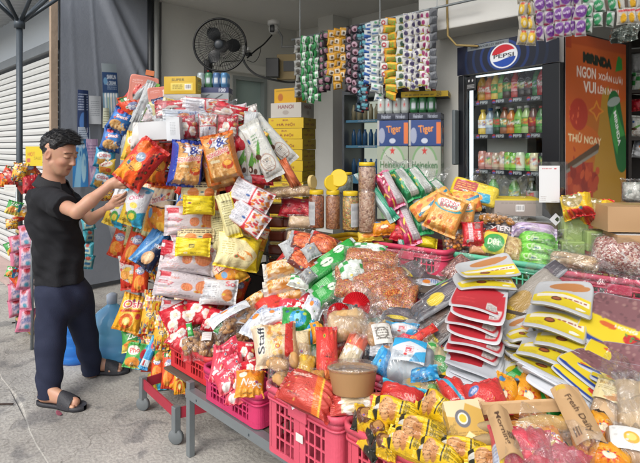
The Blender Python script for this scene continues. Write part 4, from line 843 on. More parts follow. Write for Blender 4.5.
@design('cookie_pack', 88, 48, crimp='lr', back='d8b020')
def _(c):
    c.rect(0, 0, 1, 1, 'e4bc1c'); c.rect(0, 0, .07, 1, 'e8c838'); c.poly([(.07, .2), (.13, 0), (.17, 0), (.17, 1), (.07, .9)], '2a2a20'); c.poly([(.07, .4), (.17, .3), (.17, .55), (.07, .6)], 'd8d8d0')
    c.ell(.3, .36, .13, .34, 'c8905c'); c.ell(.3, .35, .118, .31, 'cc9a68'); c.ell(.42, .28, .09, .24, 'b87c48'); c.speck(.2, .08, .48, .62, ['40281c', '2c1810', '5a3420'], 26, .011, .02, 8); c.rect(.48, 0, .5, 1, 'd0a818')
    c.rect(.55, .12, .58, .88, '38382c'); c.text('Bisco', .66, .5, .1, .6, '5a5020', 0); c.lines(.6, .2, .92, .85, 7, '8a7818'); c.rect(.94, 0, 1, 1, 'f0d040'); c.ell(.56, .8, .05, .1, 'c8a018')
@design('choc_yellow', 50, 50)
def _(c): c.rect(0, 0, 1, 1, 'dcb020'); c.ell(.45, .45, .3, .3, '6a4028'); c.ell(.5, .5, .2, .2, 'b88850'); c.poly([(0, 0), (.3, 0), (.1, .6), (0, .6)], '282820'); c.rect(.7, .7, .95, .9, 'e8e0c8'); c.lines(.6, .1, .95, .4, 5, '80701c')
@design('yellow_orange_bag', 44, 60)
def _(c): c.rect(0, 0, 1, 1, 'e09a24'); c.rect(0, 0, 1, .4, 'd8821c'); c.star(.5, .35, .3, .2, 'c83828', 10, .5); c.ell(.5, .35, .16, .1, 'f0e0c0'); c.poly([(.6, 1), (1, .6), (1, 1)], '3a2a1c'); c.ell(.3, .75, .12, .08, '4088c0')
@design('orange_brown_bag', 44, 60)
def _(c): c.rect(0, 0, 1, 1, 'd88a28'); c.ell(.5, .25, .25, .16, 'a85c20'); c.ell(.5, .28, .15, .1, 'e8b048'); c.rect(0, .85, 1, 1, '5a3418'); c.ell(.7, .6, .14, .1, 'f0c860')
@design('red_big_bag', 56, 56, back='b83030')
def _(c): c.rect(0, 0, 1, 1, 'cc3a38'); c.ell(.18, .2, .24, .22, 'e0b890'); c.ell(.22, .62, .16, .1, '5878b0', 30); c.text('mini', .22, .62, .18, .1, 'e0e0f0', 30); c.poly([(.85, 0), (1, 0), (1, 1), (.9, 1)], 'd84848')
@design('lime_bag', 60, 26, crimp='lr', flat=.3, back='58a838')
def _(c): c.rect(0, 0, 1, 1, '68b840'); c.rect(0, .3, 1, .55, '88d058'); c.speck(0, 0, 1, 1, ['4a9a34', 'b8e890', '78c848'], 22, .06, .1); c.text('Cốm', .4, .4, .3, .4, 'e0f0c8')
@design('purple_bag', 60, 26, crimp='lr', flat=.3)
def _(c): c.rect(0, 0, 1, 1, 'b8a4c4'); c.rect(0, .3, 1, .5, 'd0c4d8'); c.speck(0, 0, 1, 1, ['9888b0', 'e0d8e8'], 14, .06, .1)
@design('pouch_orange', 66, 84, flat=.5, wr=.5, crimp='tb', back='d89850')
def _(c):
    c.rect(0, 0, 1, 1, 'dfa050'); c.rect(0, .9, 1, 1, 'e8b468'); c.ell(.5, .7, .36, .13, 'e8e0c8'); c.text('BONG', .5, .75, .54, .1, 'c83c48', 6, out='ffffff'); c.text('BANG', .5, .65, .5, .09, 'c83c48', 6, out='3a9a98'); c.arc(.5, .66, .4, .14, .12, '3898a0', 190, 350); c.ell(.3, .3, .2, .12, 'e8b870'); c.speck(.1, .05, .9, .4, ['d07830', 'f0c070', 'b86428', 'e89848'], 24, .07, .05)
@design('pouch_blue', 70, 50, flat=.5, wr=.5, crimp='none')
def _(c):
    c.rect(0, 0, 1, 1, 'e0a84c'); c.speck(0, 0, 1, .7, ['c86028', 'd87838', 'f0b050'], 30, .09, .08); c.poly([(.1, .2), (.95, .62), (.95, .75), (.1, .35)], '3888a8'); c.ell(.3, .4, .12, .1, 'e8d8b8')
@design('yellow_card_pack', 70, 44, flat=.6, wr=.5, crimp='none')
def _(c): c.rect(0, 0, 1, 1, 'dcc034'); c.rect(.08, .3, .55, .85, 'a83838'); c.lines(.12, .4, .5, .8, 4, 'd0a040'); c.poly([(.5, 0), (.9, .1), (.85, .5), (.45, .45)], '389cb8'); c.ell(.6, .25, .12, .14, 'e88828'); c.ell(.2, .12, .12, .12, 'd86828'); c.rect(.9, 0, 1, 1, 'e8d050')
@design('wafer_green', 30, 90, flat=.6, wr=.5, mat=FOIL)
def _(c): c.rect(0, 0, 1, 1, '1f7a4c'); c.rect(.32, .08, .82, .9, 'b4b8b4'); c.lines(.36, .1, .78, .88, 22, '90948f'); c.speck(0, 0, .3, 1, ['38a068', 'd8c040', '186038'], 12, .08, .03); c.rect(0, 0, 1, .05, '30a060'); c.rect(0, .95, 1, 1, '30a060')
@design('wafer_pink', 30, 90, flat=.6, wr=.5)
def _(c): c.rect(0, 0, 1, 1, 'b82858'); c.rect(.5, .08, .9, .9, 'b8b0b4'); c.lines(.52, .1, .88, .88, 20, '989094'); c.rect(0, .2, .45, .8, '8a1c3c'); c.speck(0, .1, .45, .9, ['e8c040', 'e06090', 'f0d8d8'], 14, .1, .03); c.rect(0, 0, 1, .06, 'e890b0'); c.rect(0, .94, 1, 1, 'e890b0')
@design('wafer_teal', 30, 90, flat=.6, wr=.5)
def _(c): c.rect(0, 0, 1, 1, '2a9070'); c.rect(0, 0, .4, 1, 'a8b8b8'); c.speck(.4, 0, 1, 1, ['48b090', '1c7058', 'd8e8d8'], 18, .09, .03)
@design('red_pack', 48, 50, flat=.3)
def _(c): c.rect(0, 0, 1, 1, 'c82c34'); c.rect(.3, .12, .5, .9, 'e8c8cc'); c.lines(.32, .15, .48, .88, 10, 'c04850'); c.rect(.6, .6, .85, .88, '906060'); c.text('NEM', .78, .35, .3, .14, 'f0e0e0', 90)
@design('black_red_pack', 60, 30, flat=.4)
def _(c): c.rect(0, 0, 1, 1, '201c20'); c.speck(0, 0, 1, 1, ['c02838', '481820', 'c8c0c0'], 24, .05, .09); c.text('XIEN', .5, .5, .5, .4, 'd0c8c8')
@design('mung_pack', 54, 46, flat=.4)
def _(c): c.rect(0, 0, 1, 1, 'd8b028'); c.ell(.5, .58, .34, .3, '9a8a58'); c.speck(.25, .4, .75, .8, ['a89868', '80703c', 'e0e0d8'], 30, .04, .05); c.rect(.25, 0, 1, .22, 'c02c2c'); c.rect(.08, 0, .14, 1, 'e8d048'); c.rect(0, .9, 1, 1, 'c83028'); c.speck(.1, 0, .4, .3, ['e86828'], 8, .03, .05)
@design('lime_block', 44, 40, crimp='none', flat=1, wr=.2)
def _(c): c.rect(0, 0, 1, 1, '9ab070'); c.rect(0, .9, 1, 1, 'b0c488')
@design('tray_red', 66, 60, crimp='none', flat=1, wr=1, back='c4c4c8', mat=CARD)
def _(c): tray(c, 'c0303a', 'd04048')
@design('tray_white', 66, 60, crimp='none', flat=1, wr=1, back='ccd0d4', mat=CARD)
def _(c): c.rect(0, 0, 1, 1, 'ccd0d6'); c.rect(.05, .06, .95, .95, 'd4d8de')
def tray(c, a, b_):
    c.rect(0, 0, 1, 1, 'cccdd0'); c.poly([(.04, .035), (.96, .035), (.96, .5), (.6, .6), (.3, .52), (.04, .56)], a); c.rect(.7, .07, .92, .22, 'd8d0cc'); c.lines(.72, .09, .9, .2, 3, '807878'); c.lines(.2, .62, .9, .72, 2, '706868', th=.5); c.lines(.12, .14, .5, .3, 2, b_); c.ell(.5, .78, .36, .16, '8a6a58')
@design('tray_yellow', 76, 60, crimp='none', flat=1, wr=.5, back='a8aaac', mat=CARD)
def _(c): c.rect(0, 0, 1, 1, 'b4b6b8'); c.poly([(.04, .05), (.97, .05), (.97, .5), (.6, .62), (.2, .58), (.04, .45)], 'dcc628'); c.poly([(.1, .36), (.5, .42), (.95, .3), (.95, .44), (.5, .54), (.1, .5)], 'e4dfcc'); c.ell(.42, .32, .09, .09, '6a3824'); c.ell(.42, .33, .06, .05, 'a05838'); c.lines(.54, .38, .92, .46, 1, 'a04838', th=.5); c.rect(.74, .1, .9, .18, 'e8e8d8'); c.lines(.1, .12, .35, .24, 3, 'b89c20'); c.ell(.6, .8, .34, .12, 'b07848')
@design('tray_blueyellow', 84, 60, crimp='none', flat=1, wr=.55, back='a0a4ac', mat=CARD)
def _(c): c.rect(0, 0, 1, 1, 'b8bcc4'); c.rect(.03, .04, .98, .5, 'd8c024'); c.rect(.03, .04, .98, .12, '24408c'); c.ell(.72, .3, .12, .09, 'b82c28'); c.speck(.6, .22, .84, .38, ['c83a30', '4a8a3a', '902018'], 12, .03, .02); c.ell(.36, .4, .12, .05, 'c86030'); c.text('HONG', .6, .44, .3, .05, 'e8e8e0'); c.rect(.03, .5, .98, .97, '7c5458'); c.speck(.05, .5, .96, .95, ['8a6064', '6a484c', '94706c'], 60, .03, .03)
@design('sleeve', 30, 84, crimp='none', flat=.6, wr=.4, back='5a5658')
def _(c): c.rect(0, 0, 1, 1, '4c484e'); c.rect(0, 0, .12, 1, '8a8c90'); c.rect(.88, 0, 1, 1, '8a8c90'); c.ell(.5, .3, .3, .1, 'c8b028'); c.ell(.5, .6, .3, .2, '5c5258')
@design('sleeve_tan', 30, 84, crimp='none', flat=.5, wr=.5, back='8a8680')
def _(c): c.rect(0, 0, 1, 1, '9a948c'); c.ell(.5, .4, .36, .2, 'a88a50'); c.ell(.5, .2, .3, .1, 'c8a830'); c.rect(0, 0, .1, 1, 'b0b2b4'); c.rect(.9, 0, 1, 1, 'b0b2b4')
@design('sleeve_label', 30, 84, crimp='none', flat=.5, wr=.4, back='8a8680')
def _(c): c.rect(0, 0, 1, 1, '5a5250'); c.rect(0, 0, .1, 1, 'a4a6a8'); c.rect(.9, 0, 1, 1, 'a4a6a8'); c.rect(.15, .05, .85, .3, 'd0bc28'); c.lines(.2, .08, .8, .28, 4, '807020'); c.ell(.5, .6, .3, .2, '6a5850')
@design('beige_roll', 70, 34, crimp='lr')
def _(c): c.rect(0, 0, 1, 1, 'd8d4cc'); c.rect(.1, .1, .66, .9, 'dca050'); c.speck(.1, .1, .66, .9, ['e8c080', 'cc8838', 'f0d8b0'], 26, .05, .1); c.text('BÔNG', .38, .52, .34, .4, 'ecdcc4', 0); c.ell(.84, .5, .1, .2, 'c87040'); c.ell(.84, .5, .05, .1, 'e09860')
@design('white_tip', 60, 40, crimp='lr', flat=.3)
def _(c): c.rect(0, 0, 1, 1, 'd8dce0'); c.rect(.05, .6, .95, .95, 'c8d0dc'); c.text('Banh', .5, .75, .4, .2, '5878b0'); c.ell(.4, .66, .1, .1, 'e08838')
@design('pink_bag', 50, 50, back='c83850')
def _(c): c.rect(0, 0, 1, 1, 'cc4a58'); c.band(.1, 0, .4, 1, .09, 'd8b828'); c.rect(.0, .1, .12, .5, 'c0c8d8'); c.lines(.01, .12, .11, .48, 6, '7880a0')
@design('plain_white_paper', 30, 40, flat=.3, mat=MATTE)
def _(c): c.rect(0, 0, 1, 1, 'd2d0cc')
@design('white_carton_label', 40, 40, crimp='none', flat=1, wr=.1, mat=MATTE)
def _(c): c.rect(0, 0, 1, 1, 'd8dadc'); c.lines(.3, .25, .7, .8, 9, '8a9098')
@design('pink_card', 50, 50, crimp='none', flat=1, wr=.15, mat=MATTE)
def _(c): c.rect(0, 0, 1, 1, 'd88878'); c.ell(.55, .35, .1, .1, 'ece0dc'); c.ell(.55, .35, .055, .055, 'd88878'); c.band(.55, .45, .6, .75, .05, 'ece0dc'); c.ell(.63, .8, .08, .05, 'ece0dc'); c.lines(.1, .75, .45, .9, 2, 'e8b8b0')
@design('paper_label', 30, 30, mat=MATTE)
def _(c): c.rect(0, 0, 1, 1, 'e0dcd4'); c.lines(.15, .2, .85, .85, 5, '5a544c', th=.5); c.arc(.5, .5, .3, .25, .12, '6a645c')
@design('window_label', 30, 20, mat=MATTE)
def _(c): c.rect(0, 0, 1, 1, 'dcdad8'); c.lines(.1, .2, .9, .8, 3, 'b09090')
@design('green_yellow_card', 40, 30, mat=MATTE)
def _(c): c.rect(0, 0, 1, 1, 'e0cc50'); c.ell(.5, .45, .45, .4, '3aa04c'); c.text('Dừa', .5, .45, .5, .3, 'f0f0d0')
@design('cream_card', 50, 40, mat=MATTE)
def _(c): c.rect(0, 0, 1, 1, 'e0cf9c'); c.ell(.72, .75, .13, .14, '3c9858'); c.text('Bánh Mì', .35, .75, .5, .18, 'b08838'); c.lines(.1, .45, .6, .62, 2, 'a08850'); c.poly([(.3, .1), (.9, .4), (.95, .2), (.5, 0)], 'c88a48'); c.poly([(.5, .3), (.8, .48), (.82, .38), (.55, .22)], 'e8b878')
@design('white_star_card', 40, 40, mat=MATTE)
def _(c): c.rect(0, 0, 1, 1, 'dcdcd8'); c.ell(.6, .5, .22, .26, 'e0a83c'); c.ell(.6, .52, .14, .16, 'ecc870'); c.speck(0, 0, 1, 1, ['f0f0ee', 'c8c8c4'], 12, .06, .05)
# sachets
SD = {}
def sachet(name, f): SD[name] = f
sachet('green', lambda c: (c.rect(0, 0, 1, 1, '2f8a4c'), c.rect(.3, 0, .62, 1, 'd4dcd8'), c.ell(.75, .5, .14, .25, '1a4028'), c.ell(.45, .5, .1, .2, '68b078')))
sachet('silver', lambda c: (c.rect(0, 0, 1, 1, '8c8e8c'), c.ell(.5, .5, .25, .3, '4c4840'), c.rect(.1, .1, .4, .35, 'b8b8b0')))
sachet('purple_dark', lambda c: (c.rect(0, 0, 1, 1, '2c2228'), c.ell(.5, .45, .26, .3, 'a07888'), c.rect(.3, .75, .7, .9, '487850')))
sachet('gold', lambda c: (c.rect(0, 0, 1, 1, 'c89428'), c.rect(.25, .2, .75, .7, 'e0d8c8'), c.rect(.38, .3, .62, .6, '5c4c38')))
sachet('rose', lambda c: (c.rect(0, 0, 1, 1, '2a242c'), c.ell(.5, .5, .3, .32, 'b898a8'), c.ell(.5, .42, .14, .18, '582838')))
sachet('navy', lambda c: (c.rect(0, 0, 1, 1, '1c2c3c'), c.rect(.2, .5, .8, .8, '58a0b0'), c.ell(.5, .3, .25, .15, '7898a8'), c.rect(.7, .2, .9, .4, 'b04848')))
sachet('blue', lambda c: (c.rect(0, 0, 1, 1, 'd0d8dc'), c.poly([(0, 0), (1, 0), (1, .3), (0, .5)], '3868b8'), c.rect(.3, .6, .7, .8, '305898')))
sachet('whiteblue', lambda c: (c.rect(0, 0, 1, 1, 'd0d8d8'), c.rect(.2, .3, .8, .5, '5878a8'), c.ell(.5, .75, .15, .12, '58a878')))
sachet('whitered', lambda c: (c.rect(0, 0, 1, 1, 'd8d8d4'), c.ell(.5, .5, .3, .28, 'b83848'), c.ell(.5, .5, .14, .12, 'e8e0dc')))
sachet('limeorange', lambda c: (c.rect(0, 0, 1, 1, 'dc9c28'), c.rect(.15, .12, .85, .68, '88b848'), c.text('G7', .5, .4, .5, .35, 'd87830'), c.rect(.1, .75, .9, .85, 'e8c838')))
sachet('whitegreen', lambda c: (c.rect(0, 0, 1, 1, 'd4d8d0'), c.ell(.5, .5, .22, .3, '385848'), c.rect(.15, .05, .85, .25, 'd8c838')))
sachet('whitenavy', lambda c: (c.rect(0, 0, 1, 1, 'd8d8d4'), c.ell(.45, .5, .22, .28, '484068'), c.rect(.6, .1, .95, .3, 'd8c838'), c.rect(.1, .8, .5, .9, '7878a0')))
sachet('whitepink', lambda c: (c.rect(0, 0, 1, 1, 'd8d4d4'), c.ell(.5, .5, .22, .28, 'a03870'), c.rect(.1, .05, .9, .22, 'd8c838')))
sachet('grey', lambda c: (c.rect(0, 0, 1, 1, '70747a'), c.rect(.2, .3, .8, .7, '585c64')))
sachet('purple', lambda c: (c.rect(0, 0, 1, 1, 'b0acb0'), c.ell(.55, .6, .42, .34, '683088'), c.text('Sunlight', .5, .62, .6, .2, 'e0d8e8', 10), c.rect(.1, .1, .6, .25, 'c04878')))
sachet('goldsilver', lambda c: (c.rect(0, 0, 1, 1, 'a8a498'), c.ell(.5, .55, .34, .34, 'd8b430'), c.rect(.3, .8, .7, .92, 'b83838'), c.ell(.5, .5, .15, .16, 'e8e0c0')))
sachet('greensilver', lambda c: (c.rect(0, 0, 1, 1, 'b0b8b4'), c.ell(.5, .55, .42, .36, '2f8a58'), c.text('Comfort', .5, .58, .6, .2, 'dce8e0', 10), c.rect(.2, .08, .8, .2, '207048')))
sachet('silveryellow', lambda c: (c.rect(0, 0, 1, 1, 'b4b4ae'), c.ell(.5, .4, .26, .3, 'd8a828'), c.rect(.1, .78, .9, .9, 'a83840')))
sachet('pink', lambda c: (c.rect(0, 0, 1, 1, 'd87c98'), c.rect(.2, .15, .85, .85, 'd8c0d0'), c.text('Comfort', .52, .55, .6, .3, '3868a8', 8), c.ell(.5, .8, .2, .1, 'c03848'), c.ell(.6, .25, .15, .1, '58a0b8')))
sachet('cyan', lambda c: (c.rect(0, 0, 1, 1, '48a8b8'), c.rect(.2, .2, .8, .6, 'd0d8c0'), c.ell(.5, .75, .2, .12, 'c85840'), c.rect(.3, .3, .7, .5, '3878a0')))
SM = {}
def sachet_mesh(k):
    if k in SM: return SM[k]
    c = Cv(16, 18, ss=3); SD[k](c); c = c.out(); a, b = pillow_v(16, 18, hash_(k), 'tb', .2, .8)
    me = grid_mesh('sachet', [a, b], [c, c[:, ::-1]]); me.materials.append(SACH); SM[k] = me; return me
def strip(k, u, vt, vb, w, d, n, label, group, yaw=0, cat='sachet strip', jit=.9, drift=0):
    """a hanging chain of sachets as one thing"""
    top = P(u, vt, d); r = empty('sachet_strip', top); tag(r, label, cat, group)
    px = d/F; hh = (vb-vt)/n*px; base = pose(u, vt, d, 0, 0, yaw); Rm = base.to_3x3()
    for i in range(n):
        q = Vector((random.uniform(-jit, jit)*px+drift*px*i, 0, -(i+.5)*hh))+FW*random.uniform(-.012, .012)
        ang = random.uniform(-13, 13)
        M = Matrix.Translation(q)@(Rm@Matrix.Rotation(math.radians(random.uniform(-45, 45)), 3, 'Y')@Matrix.Rotation(math.radians(ang), 3, 'Z')).to_4x4()@Matrix.Diagonal((w*px*random.uniform(.95, 1.15), hh*1.1, min(w*px, hh)*.5, 1))
        o = link('sachet', sachet_mesh(k), None, r); o.matrix_local = M
    return r
# ================================================================ THE MAN (distance fields -> one continuous surface)
def surf_nets(Fd, org, h):
    S = Fd < 0; nx, ny, nz = Fd.shape
    cs = [(0, 0, 0), (1, 0, 0), (0, 1, 0), (1, 1, 0), (0, 0, 1), (1, 0, 1), (0, 1, 1), (1, 1, 1)]
    cnt = np.zeros((nx-1, ny-1, nz-1), np.int8)
    for a, b, c in cs: cnt += S[a:nx-1+a, b:ny-1+b, c:nz-1+c]
    I = np.argwhere((cnt > 0)&(cnt < 8)); idx = -np.ones(cnt.shape, np.int32); idx[tuple(I.T)] = np.arange(len(I))
    acc = np.zeros((len(I), 3)); n = np.zeros(len(I))
    for i, a in enumerate(cs):
        for j, b in enumerate(cs):
            if j <= i or sum(abs(p-q) for p, q in zip(a, b)) != 1: continue
            fa = Fd[tuple((I+a).T)]; fb = Fd[tuple((I+b).T)]; m = (fa < 0) != (fb < 0); t = np.where(m, fa/np.where(m, fa-fb, 1), 0)
            acc += m[:, None]*(np.array(a)+t[:, None]*(np.array(b)-np.array(a))); n += m
    V = (I+acc/n[:, None])*h+org; Q = []
    for ax in range(3):
        sl0 = [slice(1, -1)]*3; sl0[ax] = slice(0, -1); sl1 = list(sl0); sl1[ax] = slice(1, None)
        A = S[tuple(sl0)]; B = S[tuple(sl1)]; E = np.argwhere(A != B); 
        E = E+np.array([0 if k == ax else 1 for k in range(3)]); flip = S[tuple(E.T)]
        u_, v_ = [k for k in range(3) if k != ax]; eu = np.zeros(3, int); eu[u_] = 1; ev = np.zeros(3, int); ev[v_] = 1
        q = np.stack([idx[tuple((E-eu-ev).T)], idx[tuple((E-ev).T)], idx[tuple(E.T)], idx[tuple((E-eu).T)]], 1)
        if ax == 1: flip = ~flip
        q = np.where(flip[:, None], q, q[:, ::-1]); Q.append(q)
    Q = np.concatenate(Q); Q = Q[(Q >= 0).all(1)]; return V, Q
class Field:
    def __init__(s, lo, hi, h): s.lo, s.h = np.array(lo, float), h; s.n = np.ceil((np.array(hi)-lo)/h).astype(int)+1; s.f = np.full(s.n, .2, np.float32)
    def sub(s, lo, hi, mg):
        a = np.clip(np.floor((np.array(lo)-mg-s.lo)/s.h).astype(int), 0, s.n-1); b = np.clip(np.ceil((np.array(hi)+mg-s.lo)/s.h).astype(int)+1, 1, s.n)
        sl = tuple(slice(i, max(j, i+1)) for i, j in zip(a, b)); g = [np.arange(x.start, x.stop)*s.h+s.lo[k] for k, x in enumerate(sl)]
        return sl, np.meshgrid(*g, indexing='ij')
    def mix(s, sl, d, k, op):
        f = s.f[sl]
        if op == 'u':
            hh = np.clip(.5+.5*(f-d)/k, 0, 1) if k > 0 else (d < f).astype(float); s.f[sl] = f*(1-hh)+d*hh-k*hh*(1-hh)
        elif op == 's':
            d = -d; hh = np.clip(.5-.5*(f-d)/k, 0, 1); s.f[sl] = f*(1-hh)+d*hh+k*hh*(1-hh)
    def cap(s, a, b, ra, rb, k=.01, op='u', fl=(1, 1, 1)):
        a, b = np.array(a, float), np.array(b, float); r = max(ra, rb)*max(1/min(fl), 1)
        sl, (X, Y, Z) = s.sub(np.minimum(a, b)-r, np.maximum(a, b)+r, k*1.5+.012)
        ab = (b-a); p = [X-a[0], Y-a[1], Z-a[2]]; t = np.clip((p[0]*ab[0]+p[1]*ab[1]+p[2]*ab[2])/max((ab@ab), 1e-9), 0, 1)
        q = [(p[i]-t*ab[i])*fl[i] for i in range(3)]
        s.mix(sl, np.sqrt(q[0]**2+q[1]**2+q[2]**2)-(ra+(rb-ra)*t), k, op); return s
    def ell(s, c, r, Rm=None, k=.01, op='u'):
        c = np.array(c, float); m = max(r); sl, (X, Y, Z) = s.sub(c-m, c+m, k*1.5+.012)
        p = np.stack([X-c[0], Y-c[1], Z-c[2]], -1); 
        if Rm is not None: p = p@np.array(Rm)
        k0 = np.linalg.norm(p/np.array(r), axis=-1); k1 = np.linalg.norm(p/np.array(r)**2, axis=-1)
        s.mix(sl, k0*(k0-1)/np.maximum(k1, 1e-6), k, op); return s
    def all(s): return np.meshgrid(*[np.arange(n)*s.h+s.lo[k] for k, n in enumerate(s.n)], indexing='ij')
MD, MU = 3.25, 62
mo = P(MU, 147, MD); mo.z = 0
def L_(u, v, d): return np.array([(u-320)/F*d-(MU-320)/F*MD, d-MD, CAMH-(v-147)/F*d])
man_m = Matrix.Translation(mo)@Matrix((RT, FW, UP)).transposed().to_4x4()
def v3(x): return np.array(x, float)
# head frame
hc = L_(59, 154, 3.2); yawh = math.radians(-13); fwd = v3([math.cos(yawh), math.sin(yawh), 0]); pit = math.radians(-20)
fwd = fwd*math.cos(pit)+v3([0, 0, math.sin(pit)]); sid = np.cross(v3([0, 0, 1]), fwd); sid /= np.linalg.norm(sid); uph = np.cross(fwd, sid)
HR = np.stack([fwd, sid, uph], 1); HS = 1.09
def hp(f, s, u): return hc+HR@v3([f, s, u])*HS
def build_body():
    B = Field((-.32, -.5, -.01), (.5, .42, 1.78), .0038)
    e = lambda f, s, u, r, k=.012, op='u', rot=None: B.ell(hp(f, s, u), v3(r)*HS, HR if rot is None else HR@rot, k, op)
    e(-.012, 0, .03, (.098, .076, .088)); e(.03, 0, -.02, (.066, .062, .085), .02); e(.042, 0, -.072, (.044, .044, .04), .025); e(.07, 0, -.092, (.02, .024, .017), .02)
    B.cap(hp(.02, .052, -.05), hp(.06, .03, -.085), .016*HS, .014*HS, .02); B.cap(hp(.02, -.052, -.05), hp(.06, -.03, -.085), .016*HS, .014*HS, .02)
    for q in (1, -1):
        e(.064, q*.034, -.022, (.025, .022, .02), .018)                       # cheeks
        e(.094, q*.03, .017, (.02, .02, .014), .012, 's')                     # sockets
        e(.077, q*.03, .013, (.016, .017, .012), .006)                        # lids over the eyes
        B.cap(hp(.086, q*.014, .033), hp(.076, q*.05, .034), .008*HS, .006*HS, .012)   # brow
        e(-.01, q*.074, -.005, (.02, .008, .032), .006); e(-.004, q*.082, -.003, (.011, .006, .02), .004, 's')   # ear
    B.cap(hp(.084, 0, .02), hp(.108, 0, -.018), .008*HS, .011*HS, .012); e(.109, 0, -.023, (.013, .013, .01), .008)
    for q in (1, -1): e(.1, q*.012, -.026, (.009, .007, .007), .006)
    B.cap(hp(.087, -.018, -.052), hp(.087, .018, -.052), .007*HS, .007*HS, .008); B.cap(hp(.083, -.015, -.064), hp(.083, .015, -.064), .0075*HS, .0075*HS, .008)
    B.cap(hp(.096, -.02, -.058), hp(.096, .02, -.058), .0035, .0035, .004, 's')
    neck = L_(53, 184, 3.24); B.cap(hp(-.02, 0, -.045), neck, .06, .062, .025); B.cap(neck, L_(50, 196, 3.26), .068, .09, .04)
    # trunk under the clothes
    B.cap(L_(52, 205, 3.26), L_(60, 285, 3.26), .1, .1, .04)
    B.cap(L_(60, 285, 3.26), L_(51, 345, 3.12), .085, .06, .03); B.cap(L_(51, 345, 3.12), L_(49.5, 395, 3.08), .058, .04, .02)
    B.cap(L_(70, 285, 3.3), L_(86, 333, 3.4), .08, .055, .03); B.cap(L_(86, 333, 3.4), L_(92, 372, 3.46), .06, .042, .02)
    # arms
    S1, E1, W1 = L_(47, 199, 3.12), L_(77, 212, 2.92), L_(111, 184, 3.02)
    B.cap(S1, E1, .048, .038, .02); B.cap(E1, E1*.6+W1*.4, .04, .038, .012); B.cap(E1*.65+W1*.35, W1, .038, .025, .015)
    S3, E2, W2 = L_(68, 200, 3.42), L_(91, 219, 3.3), L_(110, 207, 3.2)
    B.cap(S3, E2, .045, .036, .02); B.cap(E2, W2, .037, .024, .015)
    # hands: palm, four fingers of unequal length, thumb
    def hand(W, dirv, palmn, sp, curl, flat=1):
        dirv = v3(dirv)/np.linalg.norm(dirv); n = v3(palmn); n -= dirv*(n@dirv); n /= np.linalg.norm(n); s = np.cross(dirv, n)*sp
        pc = W+dirv*.03; K = W+dirv*.082
        B.cap(W, pc, .029, .031, .02); 
        for i in range(4): B.cap(pc+s*(i-1.5)*.012, K+s*(i-1.5)*.021, .017, .0135, .008)
        for i, Ln in enumerate((.074, .082, .077, .06)):
            a = K+s*(i-1.5)*.021; c0, c1, c2 = curl[0]+i*.05, curl[0]+curl[1]+i*.07, curl[0]+2*curl[1]+i*.08
            p = a
            for ln, an, r0, r1 in ((.45, c0, .0105, .0098), (.32, c1, .0098, .009), (.26, c2, .009, .0078)):
                q = p+(dirv*math.cos(an)+n*math.sin(an))*Ln*ln+s*(i-1.5)*.002; B.cap(p, q, r0, r1, .0035); p = q
        t0 = W+dirv*.025-s*.022+n*.008; t1 = W+dirv*.06-s*.042+n*.026; t2 = W+dirv*.088-s*.036+n*.042; t3 = W+dirv*.108-s*.026+n*.05
        B.cap(t0, t1, .017, .0125, .01); B.cap(t1, t2, .0125, .0108, .004); B.cap(t2, t3, .0108, .0088, .004)
    hand(W1, L_(126, 177, 3.03)-W1, (.1, .9, -.5), 1, (.35, .55)); hand(W2, L_(121, 203, 3.16)-W2, (.2, .85, .4), -1, (.3, .5))
    # feet
    for (hx, tx) in ((L_(45, 399.5, 3.07), L_(75, 401.5, 3.02)), (L_(90, 377, 3.48), L_(119, 370, 3.5))):
        hx[2] = .058; tx[2] = .036; dv = tx-hx; dv[2] = 0; dv /= np.linalg.norm(dv); sv = v3([-dv[1], dv[0], 0])
        B.cap(hx+v3([0, 0, .05]), hx, .04, .034, .02); B.cap(hx, tx, .036, .024, .02, fl=(1, 1, 1)); B.cap(hx+dv*.04+v3([0, 0, .03]), tx+v3([0, 0, .004]), .032, .02, .02)
        for i, (o_, l_, r_) in enumerate(((-.034, .032, .0125), (-.012, .037, .0095), (.007, .032, .009), (.024, .024, .0085), (.038, .013, .008))):
            sg = -1 if hx[1] > 0 else -1
            a = tx-dv*.02+sv*o_*1.0-v3([0, 0, .004]); B.cap(a-dv*.03, a+dv*l_+v3([0, 0, -.006]), .015, r_, .004)
    V, Q = surf_nets(B.f, B.lo, B.h)
    # skin, lips, brows, lash lines, hairline
    C = np.empty((len(V), 3)); C[:] = lin('c4957b')
    H_ = (V-hc)@HR/HS
    def paint(f, s, u, rf, rs, ru, col, al=1.0):
        d = np.sqrt(((H_[:, 0]-f)/rf)**2+((H_[:, 1]-s)/rs)**2+((H_[:, 2]-u)/ru)**2); m = np.clip(1.6-1.3*d, 0, 1)[:, None]*al; C[:] = C*(1-m)+np.array(lin(col))*m
    for q in (1, -1):
        paint(.05, q*.045, -.03, .05, .03, .03, 'c88a72', .5); paint(-.01, q*.076, -.005, .02, .014, .03, 'bc8068', .7)
        for k in range(5): paint(.094-.002*k*k*.4, q*(.016+.009*k), .037+.001*k-.0005*k*k, .016, .006, .0042, '2c1d18', .9)
        for k in range(5): paint(.092-.0012*k*k, q*(.016+.007*k), .0085-.0004*(k-2)**2, .02, .0045, .0022, '22160f', .95)
        paint(.1, q*.011, -.031, .008, .004, .003, '6a3a2a', .8)
    paint(.1, 0, -.058, .02, .022, .011, 'a8625a', .8); paint(.1, 0, -.058, .02, .02, .0022, '6a352e', .8); paint(.108, 0, -.02, .02, .014, .014, 'c8866e', .5)
    paint(.09, 0, -.045, .03, .02, .006, '9a7262', .3)
    me = raw_mesh('person', V, Q, C)
    m, nt, b, N, L = newmat('skin'); a = N('ShaderNodeVertexColor'); a.layer_name = 'Col'
    n = N('ShaderNodeTexNoise'); n.inputs['Scale'].default_value = 35; n.inputs['Detail'].default_value = 4; L(_coord(nt), n.inputs['Vector'])
